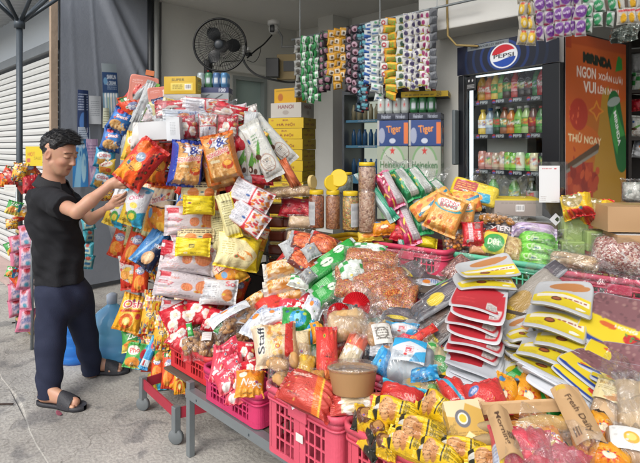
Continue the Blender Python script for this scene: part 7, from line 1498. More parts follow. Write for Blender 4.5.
PO = [('pouch_blue', 432, 204, 44, 20, 33, 'orange pouch with a blue stripe leaning at the left of the pouches', 2.84), ('pouch_orange', 446, 214, 34, 40, -22, 'orange pouch with red lettering in front of the others', 2.76), ('pouch_orange', 462, 214, 26, 30, -10, 'orange pouch partly behind the front one', 2.84), ('yellow_card_pack', 474, 192, 46, 22, -16, 'yellow and red packet with a blue fruit band above the orange pouches', 2.9), ('pouch_blue', 466, 202, 30, 22, 6, 'orange pouch with a blue fruit picture behind the front one', 2.88)]
for r in PO: pack(r[0], r[1], r[2], r[7], r[3], r[4], r[5], 15, 0, .3, r[6], cat='pouch', group='orange snack pouches').name = 'snack_pouch'
def cardf(c): c.rect(0, 0, 1, 1, '9e948e'); c.rect(0, .9, 1, 1, 'd0bc30'); c.barcode(.45, .3, .62, .65); c.lines(.15, .74, .9, .84, 1, '807870')
o = pbox('carton', .26, .18, .095, cardf, None, lambda c: c.rect(0, 0, 1, 1, 'c8b02c'), (60, 24)); q = P(513, 214, 2.92); o.location = q; o.rotation_euler = (0, 0, math.radians(42)); tag(o, 'greyish carton with a yellow top edge and barcode in front of the tall fridge', 'carton')
o = pbox('cardboard_box', .5, .3, .1, lambda c: (c.rect(0, 0, 1, 1, '8a6a48'), c.lines(.1, .6, .4, .8, 2, '6a4c30')), None, None, (40, 12)); q = P(506, 232, 2.98); o.location = q-Vector((0, 0, .02)); o.rotation_euler = (0, 0, math.radians(40)); tag(o, 'brown cardboard box under the greyish carton', 'box')
clear_bag(500, 220, 2.8, 52, 9, None, -2, 40, 0, .5, 'flat clear bag of golden cookies in front of the brown box', 'cookie_bag', 'cookie bag', mesh=pieces(40, .015, pbr('gold_cookie', 'a8701c', .6, var=.3)))
PK2 = [('red_pack', 473, 234, 22, 24, 4, 'red packet with a white strip standing in the mint green crate', 2.72), ('black_red_pack', 500, 230, 40, 11, -4, 'black and red packet lying behind the clear nut bag', 2.78), ('dark_red_snack', 488, 238, 22, 16, 20, 'red foil packet between the red packet and the nut bag', 2.74)]
for r in PK2: pack(r[0], r[1], r[2], r[7], r[3], r[4], r[5], 20, 0, .4, r[6])
clear_bag(455, 241, 2.76, 26, 20, None, 8, 20, 0, .5, 'clear bag of round orange balls beside the red packet', 'sweet_bag', 'sweet bag', mesh=pieces(60, .0095, pbr('orange_ball', 'cc7c1c', .4), sy=1))
clear_bag(478, 250, 2.7, 20, 12, granule('bun2', ['c8854c', 'd89a60'], 20, .003), 0, 20, 0, .5, 'clear bag with a brown bun at the edge of the mint green crate', 'bun_bag', 'bun bag')
clear_bag(501, 248, 2.7, 48, 26, granule('peanut_pale', ['c8a868', 'b89050', 'd8bc80'], 80), -12, 35, 0, .4, 'clear bag of pale peanuts with a green and yellow card', 'nut_bag', 'nut bag', lab='green_yellow_card', labpos=(-.12, -.1, .45, .7))
LM = [('lime_bag', 537, 243, 38, 13, 'bright lime green bag, top one of the four stacked'), ('lime_bag', 538, 253, 40, 13, 'bright lime green bag, second of the four stacked'), ('lime_bag', 535, 263, 42, 13, 'bright lime green bag, third of the four stacked'), ('lime_bag', 534, 273, 44, 15, 'bright lime green bag, lowest of the four stacked')]
for i, r in enumerate(LM): pack(r[0], r[1], r[2], 2.66-.02*i, r[3], r[4], -4, 38, 0, .75, r[5], cat='cake bag', group='lime green cake bags').name = 'cake_bag'
pack('purple_bag', 534, 232, 2.7, 42, 12, -3, 35, 0, .7, 'pale purple bag on top of the lime green bags', cat='cake bag').name = 'cake_bag'
BKM = pbr('black_tray', '2a2a2e', .4)
for (u, v, d, w, h_, lb, cc) in ((573, 229, 2.7, 23, 23, 'pale green wrapped block behind the lime bags, left one', '9cb070'), (596, 240, 2.62, 24, 20, 'pale green wrapped block, right one', '96ac6c'), (570, 247, 2.66, 22, 14, 'pale green wrapped block below the left one', '90a868'), (547, 258, 2.66, 10, 22, 'olive wrapped block between the lime bags and the clear plastic', 'a09840')):
    r = empty('wrapped_block', P(u, v, d), math.radians(38)); tag(r, lb, 'wrapped block'); k = d/F
    bm = bmesh.new(); bx(bm, -w*k/2, w*k/2, -.05, .05, -h_*k/2, h_*k/2, .006); bm_obj('block', bm, pbr('block_'+cc, cc, .45, var=.08), r)
    ob = link('film', film_mesh(w*k*1.12, h_*k*1.15, .13, int(u)), FILM, r); ob.rotation_euler = (math.radians(90), 0, 0)
for (u, v, w, h, a, lb) in ((577, 206, 28, 24, 18, 'yellow and red packet of beans leaning left of the kraft box'), (597, 212, 26, 26, -4, 'yellow and red packet of beans touching the kraft box')): pack('mung_pack', u, v, 2.62, w, h, a, 20, -20, .5, lb, cat='bean packet').name = 'bean_packet'
o = pbox('kraft_box', .25, .2, .12, lambda c: c.rect(0, 0, 1, 1, 'b8946c'), None, lambda c: (c.rect(0, 0, 1, 1, 'b8946c'), c.rect(.4, .3, .9, .8, 'a08850')), (30, 16)); q = P(626, 229, 2.5); o.location = q; o.rotation_euler = (0, 0, math.radians(38)); tag(o, 'plain kraft box at the right edge beside the bean packets', 'box')
o = pbox('kraft_box', .2, .16, .05, lambda c: c.rect(0, 0, 1, 1, 'b08c64'), None, None, (20, 10)); q = P(632, 243, 2.46); o.location = q; o.rotation_euler = (0, 0, math.radians(38)); tag(o, 'flat kraft box under the larger one at the right edge', 'box')
# payment stand: clear acrylic with a white card (its code left out)
st = empty('payment_stand'); q = P(553, 232, 2.72); st.matrix_world = Matrix.Translation(q)@Matrix.Rotation(math.radians(43), 4, 'Z'); tag(st, 'clear acrylic payment stand with a white card in front of the tall fridge', 'stand')
box('acrylic_sheet', -.09, .075, -.002, .002, 0, .375, film('acrylic', .01, .25, 1, .04, (.9, .93, .94)), st)
box('acrylic_base', -.09, .075, -.04, .05, -.006, -.0005, pbr('black_base', '2c2c30', .3), st)
painted('white_card', .108, .196, lambda c: (c.rect(0, 0, 1, 1, 'dcdfe2'), c.lines(.15, .9, .6, .93, 1, 'c04048', th=.9), c.rect(.72, .895, .84, .93, 'c83840'), c.lines(.08, .06, .35, .2, 3, 'b0a8a8'), c.lines(.6, .03, .9, .06, 1, 'b0a8a8')), 40, 70, None, st, Matrix.Translation((-.022, -.008, .158)))
for x in (-.0, .05):
    bm = bmesh.new(); r0, r1 = .034, .014; vs = []
    a = [bm.verts.new((x+.012+r0*math.cos(t), -.006, .068+r0*math.sin(t))) for t in (0, math.pi/2, math.pi, -math.pi/2)]; b_ = [bm.verts.new((x+.012+(r1 if x else -r1)*-.6+r1*math.cos(t), -.006, .068+r1*math.sin(t))) for t in (0, math.pi/2, math.pi, -math.pi/2)]
    for i in range(4): bm.faces.new((a[i], a[(i+1) % 4], b_[(i+1) % 4], b_[i]))
    bmesh.ops.solidify(bm, geom=bm.faces[:], thickness=.0015) if False else None
    bm_obj('logo_diamond', bm, pbr('logo_white', 'd0d2d8', .5), st)
# ---- clear plastic on the right with biscuits and noodles
clear_bag(574, 262, 2.46, 50, 15, granule('biscuit_block', ['b8986c', 'c8a87c', 'a88858'], 45, .004, rnd=.3), -5, 30, 0, .6, 'block of pale biscuits under clear film on the rose pink crate', 'biscuit_pack', 'biscuit pack')
clear_bag(618, 256, 2.42, 54, 34, granule('pink_noodle', ['b88878', 'a06058', 'c8b0a0', '884840', 'd0c0b8'], 130, .004), -8, 35, 0, .4, 'clear bag of pinkish shredded sweets at the right edge', 'sweet_bag', 'sweet bag')
sheetfilm(592, 272, 2.2, 104, 44, -12, 38, 'large crumpled clear plastic bag draped over the rose pink crate', 33, .06)
sheetfilm(548, 235, 2.55, 34, 14, 0, 30, 'small crumpled clear film beside the pale green blocks', 35, .03)
sheetfilm(497, 184, 2.98, 60, 18, -10, 30, 'clear crumpled plastic behind the yellow and red packet', 37, .04)
clear_bag(583, 258, 2.1, 8, 4, None, 0, 0, 0, .3, 'x') if False else None
clear_bag(632, 192, 2.8, 20, 24, granule('white_sweets', ['a8a8a0', '889088', 'c0c0b8'], 60), 0, 10, 0, .5, 'clear bag of whitish sweets at the far right above the kraft boxes', 'sweet_bag', 'sweet bag')
# ---- dark shelf right of the fridge
ds = empty('wall_shelf'); q = P(654, 150, 3.72); ds.matrix_world = Matrix.Translation((q.x, q.y, 0))@Matrix.Rotation(math.radians(20), 4, 'Z'); tag(ds, 'dark shelf unit right of the orange fridge panel', 'shelf')
DK2 = pbr('dark_shelf', '2c2622', .7)
box('side_board', -.16, -.14, 0, .5, .12, 2.5, DK2, ds); box('back_board', -.14, .9, .48, .5, .12, 2.5, DK2, ds)
for z in (.95, 1.25, 1.6, 1.95, 2.25): box('shelf_plank', -.14, .9, .0, .48, z, z+.025, DK2, ds)
for (u, v, w, h, k, lb) in ((640, 60, 22, 26, 'silver_back', 'silvery packet on the top shelf at the far right'), (640, 84, 20, 22, 'green_check', 'pale green packet on the second shelf at the far right'), (639, 128, 20, 24, 'jelly_back', 'pale packet on the third shelf at the far right'), (640, 150, 16, 18, 'white_tip', 'white packet lower on the dark shelf at the far right'), (638, 105, 16, 12, 'dark_red', 'dark red packet on the dark shelf at the far right')):
    pack(k, u+2, v, 3.85, w, h, random.uniform(-15, 15), 5, 0, .4, lb)
sheetfilm(624, 34, 2.85, 26, 16, 5, 0, 'silvery crumpled foil hanging under the detergent sachets', 41, .03, 'foil_wrap', pbr('foil_silver', 'a8b0ac', .25, .8))
# ================================================================ THE HEAP
HG = 'packets filling the heap from below'
fk = ['cookie_pack', 'red_glossy', 'green_long', 'tan_pack', 'dark_red_snack', 'white_tip', 'silver_back', 'yellow_orange_bag', 'red_milk', 'pink_ngoc', 'sleeve_tan', 'blue_clear', 'orange_brown_bag', 'sleeve']
q_ = random.Random(5); fn = dict(zip(fk, ['yellow cookie', 'glossy red', 'long green', 'tan and red', 'brick red', 'white', 'plain silver', 'orange yellow', 'red flowered', 'pink', 'grey tan', 'blue and white', 'brown orange', 'dark']))
for i in range(100):
    Y = q_.uniform(1.62, 2.32); X = q_.uniform(-2.15, -.2); z = .60+.33*(Y-1.3)-q_.uniform(.06, .1)
    w = Vector((X, Y, z))-CAM; d = w.dot(FW); u = 320+F*w.dot(RT)/d; v = 147-F*w.z/d
    if u > 690 or v > 500 or u < 235: continue
    k_ = q_.choice(fk); pack(k_, u, v, d, 110/d*q_.uniform(.7, 1), 80/d*q_.uniform(.8, 1), q_.uniform(-60, 60), 42, q_.uniform(-10, 10), .35, f'{fn[k_]} packet mostly buried beneath the other goods of the heap', group=HG)
# crate A: red flower packets and cookie bags
CK = granule('cookie_ball', ['b8864c', 'c89858', 'a87840', 'c09050'], 42, .008)
for (u, v, w, h, a, d, lb) in ((178, 318, 28, 28, 24, 2.83, 'red packet with white flowers leaning left above the red crate'), (200, 312, 32, 24, -8, 2.86, 'red packet with white flowers, middle one above the red crate'), (219, 322, 30, 24, -20, 2.8, 'red packet with white flowers, right one above the cookie bags'), (183, 338, 24, 26, -40, 2.76, 'red packet with white flowers half behind the left crate edge')): pack('red_milk', u, v, d, w, h, a, 25, 0, .35, lb)
for (u, v, w, h, a, d, lb) in ((192, 344, 20, 27, 8, 2.66, 'clear bag of round cookies at the left of the red crate'), (208, 346, 19, 25, -6, 2.62, 'clear bag of round cookies in the middle of the red crate'), (224, 337, 22, 26, 6, 2.66, 'clear bag of round cookies with a green tie'), (241, 330, 22, 26, -10, 2.68, 'clear bag of round cookies beside the white cookie packet'), (253, 326, 18, 24, 10, 2.7, 'clear bag of brown cookies right of the white cookie packet')):
    clear_bag(u, v, d, w, h, None, a, 20, 0, .5, lb, 'cookie_bag', 'cookie bag', 'bags of round cookies', mesh=pieces(26, .0165, CKM), lab='window_label' if u in (208, 241) else None, labpos=(-.1, .25, .5, .4))
clear_bag(236, 319, 2.66, 50, 22, None, 28, 30, 0, .45, 'white topped packet of long cookies lying above the cookie bags', 'cookie_bag', 'cookie bag', mesh=pieces(26, .016, CKM, ll=1.6), lab='white_tip', labpos=(-.1, .2, .8, .5))
for (u, v, a, lb) in ((219, 327, -30, 'green ribbon tie on a cookie bag, left one'), (262, 320, 40, 'green ribbon tie above the pinkish staff packet'), (190, 330, 10, 'small green ribbon bow at the left of the red crate')):
    pack('green_long', u, v, 2.6, 6, 14, a, 20, 0, .4, lb, cat='ribbon').name = 'ribbon_tie'
# rolls left of green packets
for (u, v, w, h, a, lb) in ((286, 270, 46, 17, 8, 'beige and orange roll packet, top one of three'), (288, 285, 50, 16, 10, 'beige and orange roll packet, middle one of three'), (293, 298, 44, 14, 10, 'beige and orange roll packet, lowest of three'), (258, 300, 26, 13, 30, 'short beige roll packet left of the three'), (262, 308, 30, 10, 24, 'thin beige roll packet under the short one')): pack('beige_roll', u, v, 2.78, w, h, a, 25, 0, .8, lb, cat='roll packet', group='beige roll packets').name = 'roll_packet'
pack('red_silver', 282, 262, 2.95, 12, 34, -40, 20, 0, .4, 'glossy red packet slanting behind the beige rolls')
# crate B
for (u, v, w, h, a, d, k, lb) in ((222, 364, 22, 34, -8, 2.36, 'pink_ngoc', 'pink packet with white script at the left of the magenta crate'), (236, 372, 20, 34, 14, 2.3, 'pink_ngoc', 'pink packet with white script in the middle of the magenta crate'), (246, 355, 20, 26, -6, 2.42, 'red_milk', 'red packet with white flowers standing in the magenta crate'), (250, 384, 30, 25, -4, 2.2, 'orange_ngoc', 'orange packet with white script in the magenta crate'), (252, 370, 20, 22, 20, 2.3, 'red_milk', 'red patterned packet behind the orange packet'), (232, 352, 22, 24, 30, 2.45, 'pink_ngoc', 'pink packet behind the others in the magenta crate')): pack(k, u, v, d, w, h, a, 22, 0, .4, lb)
for i, (u, v) in enumerate(((238, 392), (228, 380), (256, 398))): pack('pink_ngoc', u, v, 2.28, 26, 22, 20*i, 30, 0, .4, ['pink packet low inside the magenta crate, middle', 'pink packet low inside the magenta crate, left', 'pink packet low inside the magenta crate, right'][i])
# crumbs, chilli packets, green packets
CRUMB = granule('orange_crumb', ['b85018', 'c86828', 'a44410', 'd08038', '8c3810', 'b88828'], 170, .0035)
for (u, v, w, h, a, d, lb) in ((372, 258, 60, 18, -6, 2.62, 'clear bag of orange crumbs on top of the pile'), (362, 272, 62, 20, 4, 2.56, 'clear bag of orange crumbs second from the top'), (380, 283, 66, 26, 16, 2.5, 'clear bag of orange crumbs in the middle, fanned right'), (392, 292, 52, 26, 34, 2.44, 'clear bag of orange crumbs fanned steeply to the right'), (384, 308, 50, 20, 10, 2.36, 'clear bag of orange crumbs at the bottom of the pile'), (352, 290, 40, 20, -8, 2.48, 'clear bag of orange crumbs at the lower left of the pile'), (408, 300, 18, 40, -12, 2.38, 'narrow clear bag of darker crumbs at the right of the pile'), (330, 262, 20, 14, 0, 2.7, 'small clear bag of orange crumbs behind the green packets')):
    clear_bag(u, v, d, w, h, CRUMB, a, 38, 0, .32, lb, 'crumb_bag', 'crumb bag', 'bags of orange crumbs')
sheetfilm(352, 305, 2.3, 54, 26, 10, 40, 'crumpled clear film below the orange crumb bags', 51, .035); sheetfilm(418, 262, 2.46, 44, 26, -20, 40, 'crumpled clear bag necks right of the orange crumbs', 53, .05)
for (u, v, w, h, a, d, lb) in ((305, 243, 34, 20, -16, 2.84, 'silver edged packet with orange noodles in its window, top left'), (322, 246, 34, 24, -26, 2.8, 'silver edged packet with orange noodles, top right'), (303, 261, 34, 20, -30, 2.74, 'silver edged packet with orange noodles, lower left'), (319, 264, 34, 20, 24, 2.74, 'silver edged packet with orange noodles, lower right'), (293, 256, 16, 34, 24, 2.8, 'silver foil packet on edge left of the noodle packets')):
    pack('chili_window' if w > 20 else 'silver_back', u, v, d, w, h, a, 30, 0, .35, lb, group='noodle packets with silver ends')
pack('silver_end', 311, 252, 2.7, 16, 15, 30, 25, 0, .3, 'bare silver packet end between the noodle packets')
for (k, u, v, w, h, a, d, lb) in (('green_long', 338, 256, 16, 46, -52, 2.72, 'green packet standing highest behind the other green ones'), ('green_long', 326, 270, 18, 56, -54, 2.66, 'long green packet, upper one of the slanting pair'), ('green_long', 338, 280, 18, 60, -50, 2.6, 'long green packet, lower one of the slanting pair'), ('green_long', 332, 294, 18, 40, -60, 2.52, 'green packet underneath the slanting pair'), ('green_check', 352, 273, 28, 22, 14, 2.56, 'green and white checked packet, upper one'), ('green_check', 349, 291, 26, 18, 34, 2.5, 'green and white checked packet, lower one'), ('green_check', 302, 283, 28, 12, -18, 2.62, 'green and white checked packet left of the green pair'), ('green_check', 370, 250, 34, 12, -8, 2.66, 'green and white checked packet behind the crumb bags'), ('yellow_red_script', 370, 236, 26, 10, 6, 2.92, 'yellow green packet in the dark pink crate'), ('dark_red', 404, 234, 28, 16, -8, 2.88, 'pink foil packet in the dark pink crate'), ('yellow_block', 424, 242, 26, 10, -6, 2.86, 'yellow packet at the right end of the dark pink crate'), ('yellow_orange_bag', 384, 228, 26, 14, 10, 2.9, 'amber packet between the tall jar and the wafers')):
    pack(k, u, v, d, w, h, a, 32, 0, .45, lb)
for (u, v, a, lb) in ((324, 292, -52, 'silver foil end of the lower green packet'), (308, 276, -50, 'silver foil end of the upper green packet')): pack('silver_end', u, v, 2.55, 14, 14, a, 20, 0, .5, lb)
# red paper fans tying bread bags
BR = granule('bread', ['c8a068', 'd8b47c', 'bc9058'], 14, .003)
for (u, v, a, r, lb) in ((337, 311, 28, 12, 'red pleated paper fan tying the left bread bag'), (358, 301, -22, 14, 'red pleated paper fan tying the right bread bag')):
    n = 40; d = 2.22; R_ = r*d/F; V = np.zeros((5, n+1, 3))
    for i in range(n+1):
        t = math.radians(200)*(i/n-.5)+math.pi/2
        for j in range(5): rr = R_*(.12+.88*j/4); V[j, i] = (rr*math.cos(t), rr*math.sin(t)-R_*.35, (.006*(1 if i % 2 else -1))*j/4)
    o = link('paper_fan', grid_mesh('paper_fan', [V, V[::-1]-np.array([0, 0, .0012])], [None, None], smooth=False), pbr('fan_red', 'c81c28', .5, bump=0)); o.matrix_world = pose(u, v, d, a, 15); tag(o, lb, 'paper fan')
clear_bag(348, 326, 2.2, 46, 32, BR, 8, 28, 0, .45, 'clear bag of bread below the left red paper fan', 'bread_bag', 'bread bag', filmm=FILM2)
clear_bag(376, 332, 2.15, 36, 50, None, 12, 28, 0, .45, 'clear bag of bread with a round paper label below the right red paper fan', 'bread_bag', 'bread bag', mesh=pieces(5, .042, pbr('bread_crust', 'c8985c', .6, var=.3, vs=20), ll=1.3), lab='paper_label', labpos=(.1, -.2, .5, .32))
sheetfilm(360, 322, 2.1, 40, 26, -30, 30, 'crinkled clear bag neck below the red paper fans', 57, .04)
# crate C
HC = [('staff_bag', 276, 345, 46, 40, 8, 2.2, 'cream packet of fries with dark lettering and a red stripe'), ('tan_pack', 298, 347, 28, 32, 4, 2.22, 'tan and red packet right of the cream packet'), ('green_blue_bag', 298, 322, 34, 26, -4, 2.42, 'green crumpled packet with a blue patch above the tan one'), ('blue_tail', 312, 334, 14, 28, 20, 2.36, 'bright blue packet twisted behind the red one'), ('red_glossy', 327, 355, 23, 54, 2, 2.06, 'glossy red packet standing upright in the middle of the heap'), ('red_glossy', 342, 342, 12, 30, -14, 2.2, 'narrow red packet right of the upright glossy one'), ('yellow_orange_bag', 318, 332, 14, 20, 10, 2.28, 'yellow packet behind the upright red one'), ('red_white_snack', 352, 354, 44, 22, 66, 2.08, 'red and clear snack packet leaning right of the upright red one'), ('dark_red_snack', 310, 394, 58, 34, -30, 1.86, 'dark glossy red packet slanting over the rim of the coral crate'), ('red_white_snack', 362, 404, 64, 20, 5, 1.80, 'red packet with a cream window lying under the kraft bowl'), ('white_tip', 312, 312, 20, 30, -20, 2.46, 'bluish white round packet end below the green packets'), ('white_tip', 392, 352, 44, 14, -6, 2.06, 'white packet with red lettering lying behind the blue bag'), ('red_milk', 300, 306, 16, 12, 0, 2.5, 'small red and white packet above the green crumpled one'), ('white_tip', 275, 316, 26, 16, 10, 2.55, 'white packet between the cookies and the green crumpled one')]
for r in HC: pack(r[0], r[1], r[2], r[6], r[3], r[4], r[5], 22 if r[0] != 'dark_red_snack' else 38, 0, .4, r[7])
clear_bag(283, 372, 2.05, 32, 26, None, 0, 22, 0, .5, 'clear bag with a spiral bread roll at the left of the coral crate', 'bread_bag', 'bread bag', mesh=pieces(7, .026, pbr('bread_crust', ''), ll=1.3))
clear_bag(306, 366, 2.08, 24, 36, granule('yellow_snack', ['d8a820', 'e0b838', 'cc9c18'], 60, .003), -14, 22, 0, .45, 'clear bag of yellow snack left of the upright red packet', 'snack_bag', 'snack bag', fill=.85, shift=-.12)
clear_bag(318, 378, 1.98, 16, 16, granule('orange_bits', ['d88c28', 'e0a040'], 50), 0, 22, 0, .45, 'small bag of orange bits at the foot of the upright red packet', 'snack_bag', 'snack bag')
# kraft bowl with clear lid
bw = empty('food_bowl', P(353, 393, 1.84)); tag(bw, 'round kraft paper bowl with a domed clear lid', 'bowl')
bm = bmesh.new(); lathe(bm, [(.07, 0), (.074, .003), (.088, .082), (.09, .084), (.09, .088), (.085, .088), (.07, .01)], 48); bm_obj('bowl', bm, pbr('kraft_paper', 'b48c60', .7, var=.06), bw, True)
bm = bmesh.new(); lathe(bm, [(.093, .08), (.094, .092), (.086, .094), (.08, .1), (.07, .106), (.001, .108)], 48); bm_obj('lid', bm, film('bowl_lid', .06, .4, 8, .06), bw, True)
bm = bmesh.new(); lathe(bm, [(.083, .07), (.001, .078)], 30); bm_obj('food', bm, granule('bowl_food', ['c89c60', 'b88848', 'd8b480'], 90), bw, True)
bw.rotation_euler = Matrix.Rotation(math.radians(-13), 3, RT).to_euler()
clear_bag(410, 366, 1.98, 54, 44, granule('grey_white', ['b8c0c4', 'a8b0b8', 'c8ccd0'], 12, .002), -8, 28, 0, .42, 'clear bag with pale contents and bright blue print in the middle of the heap', 'snack_bag', 'snack bag', lab='blue_clear', labpos=(-.03, .1, .6, .55), filmm=FILM2)
for (k, u, v, w, h, a, d, lb) in (('blue_tail', 384, 362, 26, 20, 60, 1.98, 'bright blue packet fold at the left of the blue printed bag'), ('blue_tail', 424, 374, 30, 14, 12, 1.9, 'bright blue packet fold at the right of the blue printed bag'), ('red_cyan_edge', 402, 397, 46, 24, -13, 1.78, 'red packet with a cyan upper edge lying above the yellow cookies'), ('red_cyan_stripe', 455, 396, 26, 38, 20, 1.74, 'red packet with a slanting cyan stripe'), ('blue_clear', 402, 330, 34, 14, -4, 2.2, 'blue packet in the shade left of the red ribbon'), ('sleeve', 398, 318, 36, 18, -6, 2.32, 'dark packet below the crumb bags'), ('red_glossy', 424, 334, 9, 28, -52, 2.1, 'twisted red plastic ribbon in the middle of the heap')): pack(k, u, v, d, w, h, a, 30, 0, .42, lb)
clear_bag(437, 362, 2.0, 28, 46, granule('green_cream', ['a8c090', '3f9a48', 'c0b088', 'd0c8a8'], 30, .003), 40, 28, 0, .35, 'clear bag with green and cream strips right of the blue printed bag', 'snack_bag', 'snack bag')
clear_bag(430, 395, 1.84, 22, 20, granule('cream2', ['c8a878', '78a850', 'd8c8a0'], 30, .003), 20, 28, 0, .35, 'small clear bag between the two red and cyan packets', 'snack_bag', 'snack bag')
sheetfilm(420, 318, 2.2, 30, 30, 30, 30, 'crumpled clear film above the red plastic ribbon', 61, .03)
# crate D
for (u, v, w, h, a, d, lb) in ((398, 415, 56, 22, -12, 1.68, 'yellow cookie packet lying highest in the pink crate'), (438, 412, 40, 26, -34, 1.64, 'yellow cookie packet crossing behind the others'), (424, 436, 62, 24, -13, 1.56, 'yellow cookie packet with a round cookie picture in front'), (467, 452, 60, 18, -4, 1.47, 'yellow cookie packet at the bottom edge of the picture'), (410, 446, 50, 22, -20, 1.56, 'yellow cookie packet under the front one'), (495, 462, 60, 20, 8, 1.42, 'yellow cookie packet at the bottom below the pink bag'), (440, 458, 50, 22, -18, 1.48, 'yellow cookie packet lowest at the crate front')):
    pack('cookie_pack', u, v, d, w, h, a, 30, 0, .75, lb, cat='cookie packet', group='yellow cookie packets').name = 'cookie_packet'
for (u, v, w, h, a, d, lb) in ((366, 420, 28, 24, -10, 1.72, 'yellow and brown packet in the left corner of the pink crate'), (378, 432, 26, 22, 20, 1.66, 'yellow and brown packet left of the front cookie packet'), (386, 446, 28, 22, -20, 1.6, 'yellow and brown packet against the crate rim'), (374, 446, 24, 24, 40, 1.68, 'yellow and brown packet deeper at the left rim')): pack('choc_yellow', u, v, d, w, h, a, 30, 0, .5, lb)
def embf(c): c.rect(0, 0, 1, 1, 'c8a04c'); c.poly([(0, .6), (.4, .5), (.6, .9), (1, .7), (1, 1), (0, 1)], 'd8c8a0'); c.lines(.1, .08, .9, .2, 2, '8a6a30'); c.ell(.42, .5, .2, .22, 'e8e4d4'); c.arc(.42, .5, .17, .19, .22, '6a6a70'); c.ell(.42, .5, .1, .11, 'd8b838'); c.poly([(.3, 0), (.7, 0), (.5, .18)], 'ecdca8')
o = pbox('gift_box', .108, .06, .112, embf, None, lambda c: c.rect(0, 0, 1, 1, 'd8b058'), (60, 60)); o.matrix_world = pose(470, 440, 1.5, -12, 24, 12)@Matrix.Translation((0, -.02, 0))@Matrix.Rotation(math.radians(-90), 4, 'X')@Matrix.Rotation(math.radians(180), 4, 'Z')@Matrix.Rotation(0, 4, 'X')
o.matrix_world = pose(470, 443, 1.5, 14, 24, 8)@Matrix.Rotation(math.radians(-90), 4, 'X')@Matrix.Rotation(math.radians(0), 4, 'Y'); tag(o, 'small yellow paper box with a round emblem among the cookie packets', 'box')
sheetfilm(447, 430, 1.5, 22, 12, 10, 20, 'small twist of clear film left of the round emblem box', 63, .025)
for (k, u, v, w, h, a, d, lb) in (('red_big_bag', 486, 400, 40, 34, 20, 1.68, 'big glossy red bag right of the cyan striped packet'), ('yellow_orange_bag', 505, 394, 26, 36, -14, 1.75, 'orange yellow bag with a red burst, left one behind the bread'), ('yellow_orange_bag', 526, 395, 30, 42, 22, 1.75, 'orange yellow bag with a red burst, right one behind the bread'), ('orange_brown_bag', 472, 378, 24, 36, -6, 1.88, 'orange and brown bag standing below the red labelled trays'), ('orange_brown_bag', 490, 378, 22, 30, 16, 1.86, 'orange and brown bag right of the first one'), ('yellow_orange_bag', 512, 410, 40, 14, -10, 1.66, 'yellow bag lying just behind the bread'), ('red_glossy', 462, 372, 14, 24, 0, 1.92, 'small red packet edge under the red labelled trays'), ('orange_brown_bag', 552, 392, 18, 26, 10, 1.72, 'brown orange bag behind the bread beneath the silver trays')): pack(k, u, v, d, w, h, a, 26, 0, .45, lb)
# bread loaves in brown paper, pink bag
LOAF = pbr('loaf_crust', 'a89068', .7, var=.25, vs=14, bump=.5, bs=60)
def loaf(u, v, d, l, r, a, lb, m=LOAF, par=None):
    k = d/F; bm = bmesh.new(); L2 = l*k; n = 16; pr = [(max(r*k*math.sin(math.pi*min(max(i/n, .03), .97))**.45, .002), -L2/2+L2*i/n) for i in range(n+1)]; lathe(bm, pr, 24, sy=.8)
    bmesh.ops.rotate(bm, verts=bm.verts, matrix=Matrix.Rotation(math.pi/2, 3, 'Y')); o = bm_obj('bread_loaf', bm, m, None, True); o.matrix_world = pose(u, v, d, a, 28); tag(o, lb, 'bread'); return o
loaf(500, 428, 1.5, 50, 8, 8, 'long greyish loaf, upper one at the left of the brown paper sleeve'); loaf(498, 441, 1.46, 48, 8, 8, 'long greyish loaf, lower one at the left of the brown paper sleeve')
loaf(548, 424, 1.46, 56, 10, 10, 'golden loaf lying between the two brown paper panels', pbr('loaf_gold', 'c09850', .7, var=.2, vs=14, bump=.5, bs=60))
KP = mprint('kraft_sheet', .75, .25, 3, .05)
def kraft(u, v, d, w, h, a, f, lb, lean=44, yaw=0, cur=.018):
    k = d/F; W, Hh = w*k, h*k/math.cos(math.radians(lean)); nu, nv = 50, 60; c = Cv(nu, nv); f(c); c = c.out(); s, t = np.meshgrid(np.linspace(-.5, .5, nu+1), np.linspace(-.5, .5, nv+1))
    Z = cur*np.cos(s*3)*1.2+.004*wob(s, t, int(u), 3, 6); V = np.stack([s*W, t*Hh, Z], -1); o = link('kraft_sleeve', grid_mesh('kraft_sleeve', [V, V[:, ::-1]-np.array([0, 0, .002])], [c, c[:, ::-1]]), KP); o.matrix_world = pose(u, v, d, a, lean, yaw); tag(o, lb, 'paper sleeve'); return o
kf = 'c09c70'
kraft(504, 434, 1.36, 22, 42, 14, lambda c: (c.rect(0, 0, 1, 1, kf), c.text('Morning', .42, .5, .7, .28, '4a3020', -76, shear=.3), c.lines(.6, .3, .9, .8, 1, '5a4030')), 'brown paper sleeve with dark script around the loaves, left one')
kraft(577, 415, 1.44, 28, 48, 22, lambda c: (c.rect(0, 0, 1, 1, kf), c.text('Fresh Daily', .5, .45, .72, .3, '4a3020', -72, shear=.3), c.rect(.15, .9, .5, .98, 'c8a838'), c.lines(.1, .1, .3, .5, 1, '6a5038')), 'brown paper sleeve with dark script, right one under the silver trays')
kraft(532, 407, 1.55, 96, 11, 13, lambda c: (c.rect(0, 0, 1, 1, 'b89468'), c.rect(0, .8, 1, 1, 'c8a478')), 'folded brown paper flap running along the top of the bread', 20, 0, .006)
pack('orange_brown_bag', 584, 436, 1.4, 26, 34, 14, 26, 0, .3, 'orange packet under the right brown paper sleeve')
pack('pink_bag', 522, 452, 1.36, 62, 44, 8, 30, 0, .4, 'pinkish red bag with a yellow stripe under clear film at the bottom edge', cat='bag').name = 'pink_bag'
pack('pink_bag', 560, 462, 1.34, 50, 36, -14, 30, 0, .4, 'second pinkish red bag at the bottom edge, right of the striped one', cat='bag').name = 'pink_bag'
